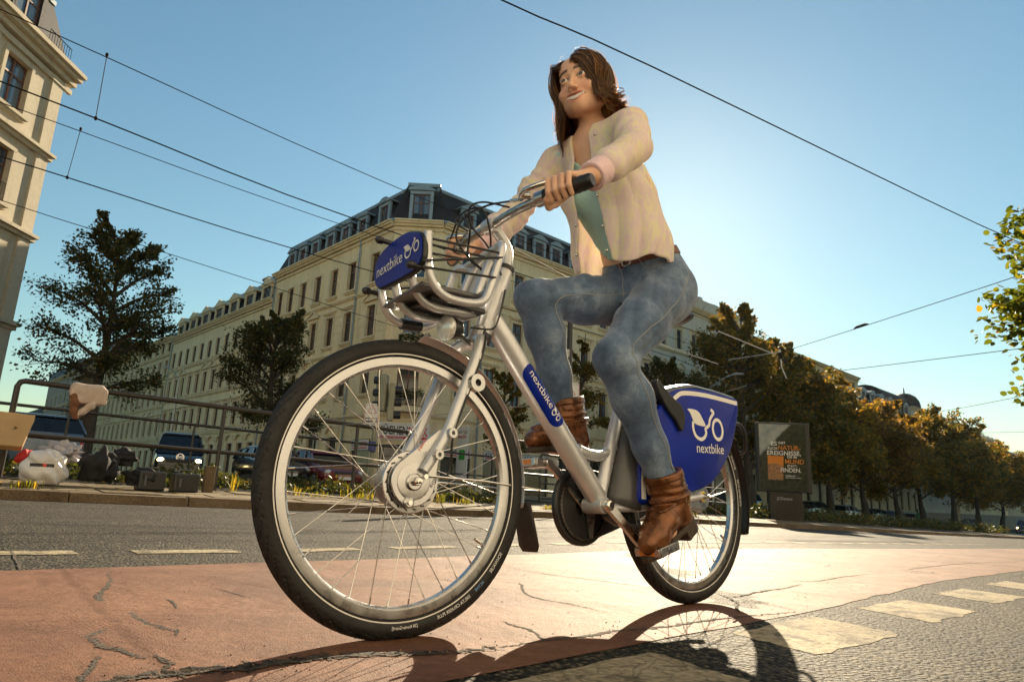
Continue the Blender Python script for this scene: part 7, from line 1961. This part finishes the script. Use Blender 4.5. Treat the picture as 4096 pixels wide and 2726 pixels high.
inner = (Yh[:, 1] < .0835) * (np.abs(Yh[:, 2] - zc) < .0085) * (axh < .029) * (Yh[:, 1] > .05); blend(inner * .9, (.14, .03, .03))
ca = bme.color_attributes.new('tone', 'FLOAT_COLOR', 'POINT'); ca.data.foreach_set('color', np.c_[tone, np.ones(len(tone))].astype(np.float32).ravel())
woman = link('person', bme, label='smiling woman with brown hair, pastel jacket, jeans and brown boots riding the silver bicycle', cat='person')
woman.matrix_world = BIKE_M

def part(name, f, lo, hi, h, mat, it=1, parent=None): return link(name, sdf_mesh(name, f, lo, hi, h, mat, it), parent or woman)

# ---- jeans
def jeans_f(X):
    d = chain(X, [(.962, 0, 1.000, .108), (.925, 0, 1.085, .098), (.905, 0, 1.130, .095)], .06, 1.32)
    d = smin(d, ell(X, (.995, .062, 1.012), (.078, .070, .085)), .05); d = smin(d, ell(X, (.995, -.062, 1.012), (.078, .070, .085)), .05)
    for (H, K, A, s) in ((HIPL, KNL, ANL, 1), (HIPR, KNR, ANR, -1)):
        H_, K_, A_ = map(np.array, (H, K, A))
        e = leg_sdf(X, H, K, A, .0065)
        t, dist = _seg(X, K_, A_); t2, d2 = _seg(X, H_, K_)
        ph = X[:, 0] * 30 + X[:, 1] * 55
        # folds behind the knee, at the hem and across the lap
        e = e + .0062 * ridge(t * 26 + np.sin(ph) * .5) * np.exp(-((t - .02) / .09) ** 2) * np.clip((X[:, 0] - K_[0] + .01) * 40, 0, 1)
        e = e + .0036 * ridge(t * 30 + ph * .25) * np.clip((t - .70) / .2, 0, 1)
        e = e + .0034 * ridge(t2 * 13 + X[:, 1] * 9) * np.exp(-((t2 - .04) / .10) ** 2)
        # cut at the boot
        ax_ = (A_ - K_) / np.linalg.norm(A_ - K_); cutp = K_ + (A_ - K_) * (.905 if s > 0 else .84)
        e = smax(e, (X - cutp) @ ax_, .004)
        d = smin(d, e, .045)
    nrm = np.array((-.36, 0, .93)); d = smax(d, (X - np.array((.915, 0, 1.142))) @ nrm, .006)
    return d
jeans = part('jeans', jeans_f, (.40, -.22, .28), (1.20, .22, 1.20), .0042, M_DENIM, 1)
M_STITCH = pbr('jeans_stitching', (.30, .30, .30), .9)
def seam(pts, off, name='seam', r=.0014):
    """stitch line laid on the jeans: walk the points outwards until they meet the cloth."""
    P = np.array(spline(pts, 8)); D = np.tile(np.array(off, float) / np.linalg.norm(off), (len(P), 1))
    for _ in range(24): P = P - D * jeans_f(P)[:, None] * .8
    MB().tube([q(*(p + D[0] * .0006)) for p in P], r, 5).build(name, M_STITCH, jeans)
seam([(.95, .12, 1.05), (.87, .15, .93), (.76, .16, .84), (.645, .17, .745), (.65, .17, .68), (.72, .17, .55), (.82, .165, .40)], (0, 1, 0))
seam([(.83, -.06, .99), (.72, -.05, .96), (.61, -.045, .94), (.54, -.045, .90), (.575, -.06, .80), (.615, -.075, .68), (.635, -.085, .60)], (0, 1, -.05))
seam([(.828, -.02, 1.11), (.822, 0, 1.04), (.84, 0, .97)], (-1, .2, 0)); seam([(.805, .075, 1.10), (.825, .105, 1.055), (.89, .14, 1.075)], (-.7, .8, .1)); seam([(1.02, .11, 1.10), (1.06, .10, 1.03), (1.05, .10, .95)], (.7, .7, 0))
# ---- belt
bn = np.array((-.36, 0, .93)); bn /= np.linalg.norm(bn)
def belt_f(X):
    h = (X - np.array((.915, 0, 1.128))) @ bn
    d = chain(X, [(.962, 0, 1.000, .109), (.925, 0, 1.085, .1005), (.905, 0, 1.150, .0975)], .06, 1.32)
    return smax(np.maximum(d, -(d + .010)), np.abs(h) - .016, .002)
belt = part('belt', belt_f, (.70, -.20, 1.00), (1.10, .20, 1.24), .0036, M_BELT, 0)
bc = q(.803, .035, 1.083); MB().tube([(bc[0] - .008 + .012 * math.cos(a) * .3, bc[1] + .022 * math.cos(a), bc[2] + .016 * math.sin(a)) for a in np.linspace(0, 6.283, 16, endpoint=False)], .003, 6, closed=True).build('buckle', M_CHROME, belt)

# ---- teal top
def top_f(X):
    d = torso_sdf(X, .007) + .0025 * np.sin(X[:, 2] * 70 + X[:, 1] * 30) * np.exp(-((X[:, 2] - 1.16) / .08) ** 2)
    neckline = (X[:, 2] - 1.385) - 1.3 * (X[:, 0] - .70) + 0.9 * np.abs(X[:, 1]) * 0
    d = smax(d, X[:, 2] - (1.395 + 2.2 * np.clip(np.abs(X[:, 1]) - .02, 0, .08) * .5 + np.clip(X[:, 0] - .70, 0, 1) * 1.2), .004)
    return smax(smax(smax(d, np.abs(X[:, 1]) - .13, .004), X[:, 0] - .80, .004), 1.062 - X[:, 2], .004)
part('top', top_f, (.60, -.22, 1.0), (1.06, .22, 1.56), .0046, M_TEAL, 1)

# ---- jacket
HEMN = np.array((-.155, 0, 1.0)); HEMN /= np.linalg.norm(HEMN)
def jacket_body(X, o):
    v = X[:, 1]
    d = chain(X, [(.830, 0, 1.03, .152 + o), (.812, 0, 1.15, .143 + o), (.772, 0, 1.29, .128 + o), (.734, 0, 1.405, .104 + o), (.712, 0, 1.475, .080 + o)], .06, 1.08)
    d = smin(d, cap(X, SHL, SHR, .055 + o, .055 + o), .05)
    for s in (.075, -.075): d = smin(d, ell(X, (.695, s, 1.325), (.066 + o, .072 + o, .075 + o)), .04)
    return smin(d, cap(X, (.735, 0, 1.45), (.700, 0, 1.515), .084 + o, .066 + o), .04)
def opening(X, g=0.0):
    w = X[:, 2]; hw = np.interp(w, [1.02, 1.10, 1.20, 1.32, 1.42, 1.48, 1.53], [.075, .066, .054, .043, .036, .036, .048]) + g; c = np.interp(w, [1.02, 1.2, 1.5], [-.005, .0, .0])
    return np.maximum(np.abs(X[:, 1] - c) - hw, X[:, 0] - np.interp(w, [1.0, 1.2, 1.4, 1.5], [.80, .76, .71, .69]))
def folds(X):
    w = X[:, 2]; an = np.arctan2(X[:, 1], X[:, 0] - .82)
    low = np.clip((1.32 - w) / .2, 0, 1)
    f = .0020 * np.sin(an * 11 + w * 9 + 2 * np.sin(w * 17)) * low + .0048 * ridge(an * 7.5 + w * 5 + .7 * np.sin(w * 13)) * low
    f = f + .0050 * ridge(an * 4 - w * 22 + .5 * np.sin(an * 11)) * np.exp(-((w - 1.34) / .08) ** 2)
    return f
def sleeve(X, S, E, W, o):
    S_, E_, W_ = map(np.array, (S, E, W)); end = E_ + (W_ - E_) * .80
    d = chain(X, [(*S_, .0500 + o), (*(S_ + (E_ - S_) * .5), .0465 + o), (*E_, .0445 + o), (*(E_ + (W_ - E_) * .45), .0430 + o), (*end, .0385 + o)], .03)
    t, ds = _seg(X, S_, E_); t2, ds2 = _seg(X, E_, W_)
    side = X[:, 0] * 40 + X[:, 2] * 46 + X[:, 1] * 30
    d = d + .0022 * np.sin(t * 61 + side * 1.1) * np.clip(t * 3, 0, 1) + .0044 * ridge(t * 11 + side * .22 + .6 * np.sin(side * .5)) * np.clip(t * 2, 0, 1) * np.clip((1 - t) * 3, 0, 1) + .0050 * ridge(t2 * 12 + side * .28 + .7 * np.sin(side * .6)) * np.clip(t2 * 4, 0, 1) * (t2 < .8)
    ax_ = (W_ - E_) / np.linalg.norm(W_ - E_)
    return smax(d, (X - (E_ + (W_ - E_) * .80)) @ ax_, .004)
def jacket_f(X):
    b_ = jacket_body(X, 0.0) + folds(X)
    inner = jacket_body(X, -.009) + folds(X)
    hem = (X - np.array((.64, 0, 1.038))) @ HEMN + .008 * np.sin(np.arctan2(X[:, 1], X[:, 0] - .82) * 6)
    sl = smin(sleeve(X, SHL, ELL_, WRL, 0), sleeve(X, SHR, ELR, WRR, 0), .01)
    out = smin(b_, sl, .035)
    shell = np.maximum(out, -smin(inner, sl + .011, .03))
    shell = smax(shell, -hem, .003)
    shell = smax(shell, -opening(X), .004)
    nk = (X - np.array((.690, 0, 1.540))) @ np.array((-.30, 0, .954))
    return smax(shell, nk, .004)
jacket = part('jacket', jacket_f, (.30, -.40, .96), (1.12, .40, 1.62), .0036, M_JACKET, 1)
def collar_f(X):
    d = cap(X, (.735, 0, 1.45), (.690, 0, 1.540), .091, .066); nk = (X - np.array((.692, 0, 1.536))) @ np.array((-.30, 0, .954))
    d = np.maximum(d, -(d + .008)); d = smax(d, np.abs(nk) - .015, .003); return smax(d, -opening(X, -.004), .003)
part('collar', collar_f, (.58, -.12, 1.44), (.82, .12, 1.60), .0034, M_CUFF, 0, jacket)
for (E, W) in ((ELL_, WRL), (ELR, WRR)):
    E_, W_ = np.array(E), np.array(W); ax_ = (W_ - E_) / np.linalg.norm(W_ - E_)
    def cuff_f(X, E_=E_, W_=W_, ax_=ax_):
        t, ds = _seg(X, E_, W_ + ax_ * .05); c = (X - (E_ + (W_ - E_) * .90)) @ ax_
        an = np.arctan2(X[:, 2] - W_[2], X[:, 1] - W_[1])
        return smax(np.maximum(ds - .0395 - .0008 * np.sin(an * 40), -(ds - .026)), np.abs(c) - .030, .003)
    part('cuff', cuff_f, np.minimum(E_, W_) - .08, np.maximum(E_, W_) + .08, .0034, M_CUFF, 0, jacket)
for (v, ws) in ((.060, (1.47, 1.38, 1.26, 1.16, 1.08)), (-.068, (1.20, 1.10))):
    for w in ws:
        p = np.array([[np.interp(w, [1.05, 1.2, 1.35, 1.48], [.64, .61, .60, .63]), v * np.interp(w, [1.05, 1.48], [1.25, 1.0]), w]]); dr = np.array([[-.9, .4 * np.sign(v), 0]]); dr /= np.linalg.norm(dr)
        for _ in range(20): p = p - dr * (jacket_body(p, 0.0) + folds(p))[:, None] * .8
        MB().sphere(q(*(p[0] + dr[0] * .001)), .0055, 10, 6).build('snap_button', M_CHROME, jacket)

# ---- boots
def boot(A, T, top, s, opn):
    A, T, top = map(np.array, (A, T, top)); fw_ = T - A; 
    hl = A + np.array((.030, 0, -.040)); ax_ = (top - A) / np.linalg.norm(top - A)
    fd = (T - hl); fd = fd / np.linalg.norm(fd); sd_ = np.array((0, 1.0, 0)); un = np.cross(fd, sd_); un = un if un[2] > 0 else -un
    base = T - un * .030
    def f(X):
        d = chain(X, [(*top, .0560), (*(A + (top - A) * .5), .0545), (*(A + (0.006, 0, .012)), .0515)], .02)
        d = smin(d, chain(X, [(*(A + (.012, 0, -.010)), .048), (*hl, .0400)], .02), .02)
        d = smin(d, chain(X, [(*hl, .038), (*(hl + (T - hl) * .45 + un * .022), .0410), (*(hl + (T - hl) * .78 + un * .006), .0400), (*T, .0300)], .02, 1.08), .03)
        t, ds = _seg(X, A, top); wr = X[:, 0] * 25 + X[:, 1] * 30
        d = d + .0035 * np.sin(t * 24 + np.sin(wr) * 1.4) * np.exp(-((t - .25) / .30) ** 2)
        d = smax(d, (X - top) @ ax_, .004)
        d = np.maximum(d, -np.maximum(ds - .0475, A[2] + .02 - X[:, 2]))
        return smax(d, -((X - base) @ un), .004)
    o = part('boot', f, np.minimum(np.minimum(A, T), top) - .09, np.maximum(np.maximum(A, T), top) + .09, .0036, M_BOOT, 1)
    def sole_f(X):
        hgt = (X - base) @ un; al = (X - hl) @ fd; L = np.linalg.norm(T - hl); yy = X[:, 1] - A[1]
        hw_ = np.interp(al, [-.05, -.02, .03, .08, .15, L, L + .032], [.018, .036, .038, .035, .045, .038, .010])
        d = np.maximum(np.abs(yy) - hw_, np.maximum(-al - .047, al - L - .032))
        so = np.maximum(d, np.abs(hgt + .002) - .007)
        he = np.maximum(np.maximum(d, np.abs(hgt + .018) - .019), al - .030)
        return np.minimum(so, he) - .0012
    part('sole', sole_f, np.minimum(A, T) - .12, np.maximum(A, T) + .10, .0036, M_SOLE, 0, o)
    def ring(tt, r_, hw_):
        c = A + (top - A) * tt
        def g(X):
            t, ds = _seg(X, A - ax_ * .1, top + ax_ * .05); return smax(np.maximum(f(X) - .0040, -(f(X) + .004)), np.abs((X - c) @ ax_) - hw_, .002)
        return g
    part('strap', ring(.10, .06, .0125), A - .09, A + .11, .0034, M_BOOT, 0, o)
    part('top_band', ring(.93, .06, .012), top - .09, top + .09, .0034, M_BOOT, 0, o)
    bp_ = A + (top - A) * .10 + np.array((.010, .0565 * s, 0))
    MB().tube([q(bp_[0] + .013 * math.cos(a), bp_[1], bp_[2] + .016 * math.sin(a)) for a in np.linspace(.78, .78 + 6.283, 4, endpoint=False)], .0028, 6, closed=True).build('buckle', pbr('antique_brass', (.20, .12, .05), .4, .8), o)
    return o
boot(ANL, (.742, .120, .192), (.828, .117, .392), 1, .05)
boot((.664, -.112, .540), (.522, -.118, .487), (.646, -.108, .622), -1, .05)

# ---- eyes, teeth, earring
def hm(x, y, z): p = hd(x, y, z); return q(*p)
for s in (1, -1):
    e = MB().sphere((0, 0, 0), .0122 * HS, 20, 14).build('eye', M_EYEW, woman); e.location = hm(.031 * s, .0775, .0)
    gdir = HR @ np.array((-.06, .98, .10)); gv = Vector(q(*gdir)).normalized()
    xa, ya, ta = frame_from(gv)
    i_ = MB().lathe([(.0072, .0100), (.0062, .0113), (.0, .0126)], (0, 0, 0), gv, 18).build('iris', M_IRIS, e)
    u_ = np.linspace(-1, 1, 13); lid = []
tm = MB()
for i in range(-6, 7):
    x = i * .0047; y = .0872 - 3.2 * x * x * 3; z = float(smile(abs(x))) + .0026
    tm.sphere(hm(x, y, z), .0036, 8, 8, (1, 1, 2.0 if abs(i) < 4 else 1.4))
tm.build('teeth', M_TEETH, woman)
MB().tube([q(*(hd(.078, -.004, -.038) + np.array((0, 0, -.009 * (1 - math.cos(a)))) + HR @ np.array((0, .006 * math.sin(a), 0)))) for a in np.linspace(0, 6.283, 14, endpoint=False)], .0012, 6, closed=True).build('earring', pbr('gold', (.6, .36, .10), .25, 1), woman)

# ---- hair: thin strands from the side parting, falling to the shoulders
hr = np.random.default_rng(5)
def hair_mesh(nl, per, width, seed, fly=0.0, grow=0.0, spread=.0075):
    """locks: guide curves from the parting that hug the head and fall beside the neck, each carrying a bundle of thin strands."""
    r = np.random.default_rng(seed); V = []; F = []; base_i = 0; K = 18
    C0 = np.array((0, -.014, .022)); EL = np.array((.0815, .103, .1000))
    for i in range(nl):
        while True:                                       # root on the scalp, face kept free
            th = r.uniform(-math.pi, math.pi); zf = r.uniform(-.10, 1.0)
            ct = math.sqrt(max(0, 1 - max(0, zf) ** 2)); root = np.array((math.sin(th) * ct * .0735, math.cos(th) * ct * .095 - .012, .028 + zf * .085))
            if root[1] > .050 and root[2] < .044: continue
            if root[1] > .012 and root[2] < .030: continue
            break
        side = 1.0 if root[0] > -.014 + r.normal(0, .003) else -1.0
        rad = root - np.array((0, -.012, .028)); rad /= np.linalg.norm(rad)
        end_z = r.uniform(-.170, -.105) + (.015 if side > 0 else -.030)
        front = root[1] > .01
        d = rad * .30 + np.array((side * (1.0 if front else .4), (-.15 if front else -.3), .05)); d /= np.linalg.norm(d)
        L = (root[2] - end_z) * r.uniform(1.12, 1.25) + .02; p = root.copy(); wav = r.uniform(0, 6.28); curl = r.uniform(.5, 1.5); out = []
        rs = 1 + grow + r.choice((.01, .04, .08, .13)) * r.uniform(.6, 1.2) + (.06 if side < 0 else 0)
        for k in range(K):
            t = k / (K - 1); out.append(p.copy())
            d = d * .66 + np.array((0, -.02, -1.0)) * (.34 if k > 1 else .10) + np.array((math.sin(wav + t * 11) * .20 * curl, math.cos(wav * 1.7 + t * 10) * .18 * curl, 0)) * (t + .05) + r.normal(0, .01 + fly, 3)
            if t > .66: d += np.array((side * .42, .10, .22)) * curl * (1 if side > 0 else .45)
            d /= np.linalg.norm(d); p = p + d * L / (K - 1)
            e = (p - C0) / (EL * rs); m = np.linalg.norm(e)
            if p[2] > -.040 and m < 1: p = C0 + e / m * EL * rs
            if p[2] > -.040 and m > 1.05: p = C0 + e / m * EL * rs * 1.05
            if p[2] <= -.040:                             # beside the neck
                n2 = p[:2] - np.array((0, -.030)); m = np.linalg.norm(n2); mn = .056 + .12 * (rs - 1); mx_ = np.interp(p[2], [-.17, -.04], [.105 if side > 0 else .098, .122 if side > 0 else .118]) * (1 + grow * 2)
                if m < mn: p[:2] = np.array((0, -.030)) + n2 / (m + 1e-6) * mn
                if m > mx_: p[:2] = np.array((0, -.030)) + n2 / m * (mx_ * .35 + m * .65)
            fz = .068 if side < 0 else np.interp(p[2], [-.10, -.03, .02, .05, .075], [.068, .068, .050, .020, .0])
            if p[1] > .012 and side * p[0] < fz and p[2] < .075: p[0] = side * fz
        g = np.array(out); tt = np.linspace(0, 1, K)
        tg = np.gradient(g, axis=0); tg /= np.linalg.norm(tg, axis=1)[:, None] + 1e-9
        sd0 = np.cross(tg, rad); sd0 /= np.linalg.norm(sd0, axis=1)[:, None] + 1e-9; ud0 = np.cross(sd0, tg)
        env = np.interp(tt, [0, .15, .7, 1], [.9, 1.0, .8, .22])[:, None] * spread
        for j in range(per):
            a_, b_ = r.normal(0, 1), abs(r.normal(0, .45)); ph = r.uniform(0, 6.28)
            o2 = g + sd0 * (a_ * env) + ud0 * (b_ * env * .6) + (sd0 * np.sin(tt * 9 + ph)[:, None] + ud0 * np.cos(tt * 8 + ph)[:, None]) * env * .16
            ww = width * r.uniform(.6, 1.3) * np.interp(tt, [0, .1, .75, 1], [.6, 1, .9, .15])[:, None]
            V.append(o2 - sd0 * ww); V.append(o2 + sd0 * ww)
            o = base_i; base_i += 2 * K
            F += [(o + k, o + k + 1, o + K + k + 1, o + K + k) for k in range(K - 1)]
    V = np.concatenate(V); W_ = HC + (V * HS) @ HR.T
    me = bpy.data.meshes.new('hair'); me.from_pydata([q(*v) for v in W_], [], F); me.materials.append(M_HAIR)
    me.polygons.foreach_set('use_smooth', [True] * len(me.polygons)); return me
hair = link('hair', hair_mesh(230, 28, .0011, 8), woman)
def capf(X):
    Y = ((X - HC) @ HR) / HS; d = ell(Y, (0, -.014, .031), (.0785, .101, .092))
    d = smin(d, ell(np.stack([np.abs(Y[:, 0]), Y[:, 1], Y[:, 2]], 1), (.045, -.050, -.055), (.028, .032, .075)), .02)
    face = np.maximum(.040 - Y[:, 1], Y[:, 2] - .074); d = smax(d, -np.maximum(np.abs(Y[:, 0]) - .075, np.maximum(.004 - Y[:, 1], Y[:, 2] - .047 + .20 * np.abs(Y[:, 0] + .012))), .006)
    return d * HS
link('scalp_hair', sdf_mesh('scalp_hair', capf, HC - .15, HC + .15, .004, M_HAIR, 1), hair)
fly_ = hair_mesh(620, 1, .0007, 21, .07, .045); fly_.materials.clear(); fly_.materials.append(M_HAIR_RIM); link('flyaway_strands', fly_, hair)

fme = sdf_mesh('person', FAR_PERSON, (-.3, -.4, -.02), (.45, .4, 1.84), .016, pbr('green_jacket_cloth', (.02, .10, .035), .85), 1)
fp = link('person', fme, label='distant person in a green jacket standing between the parked cars', cat='person', loc=(43.2, 71.5, gz(43.2))); fp.rotation_euler = (0, 0, 2.2)
MB().sphere((.035, 0, 1.67), .105, 12, 8, (.9, .85, 1.15)).build('hair', pbr('dark_hair', (.03, .02, .012), .6), fp)
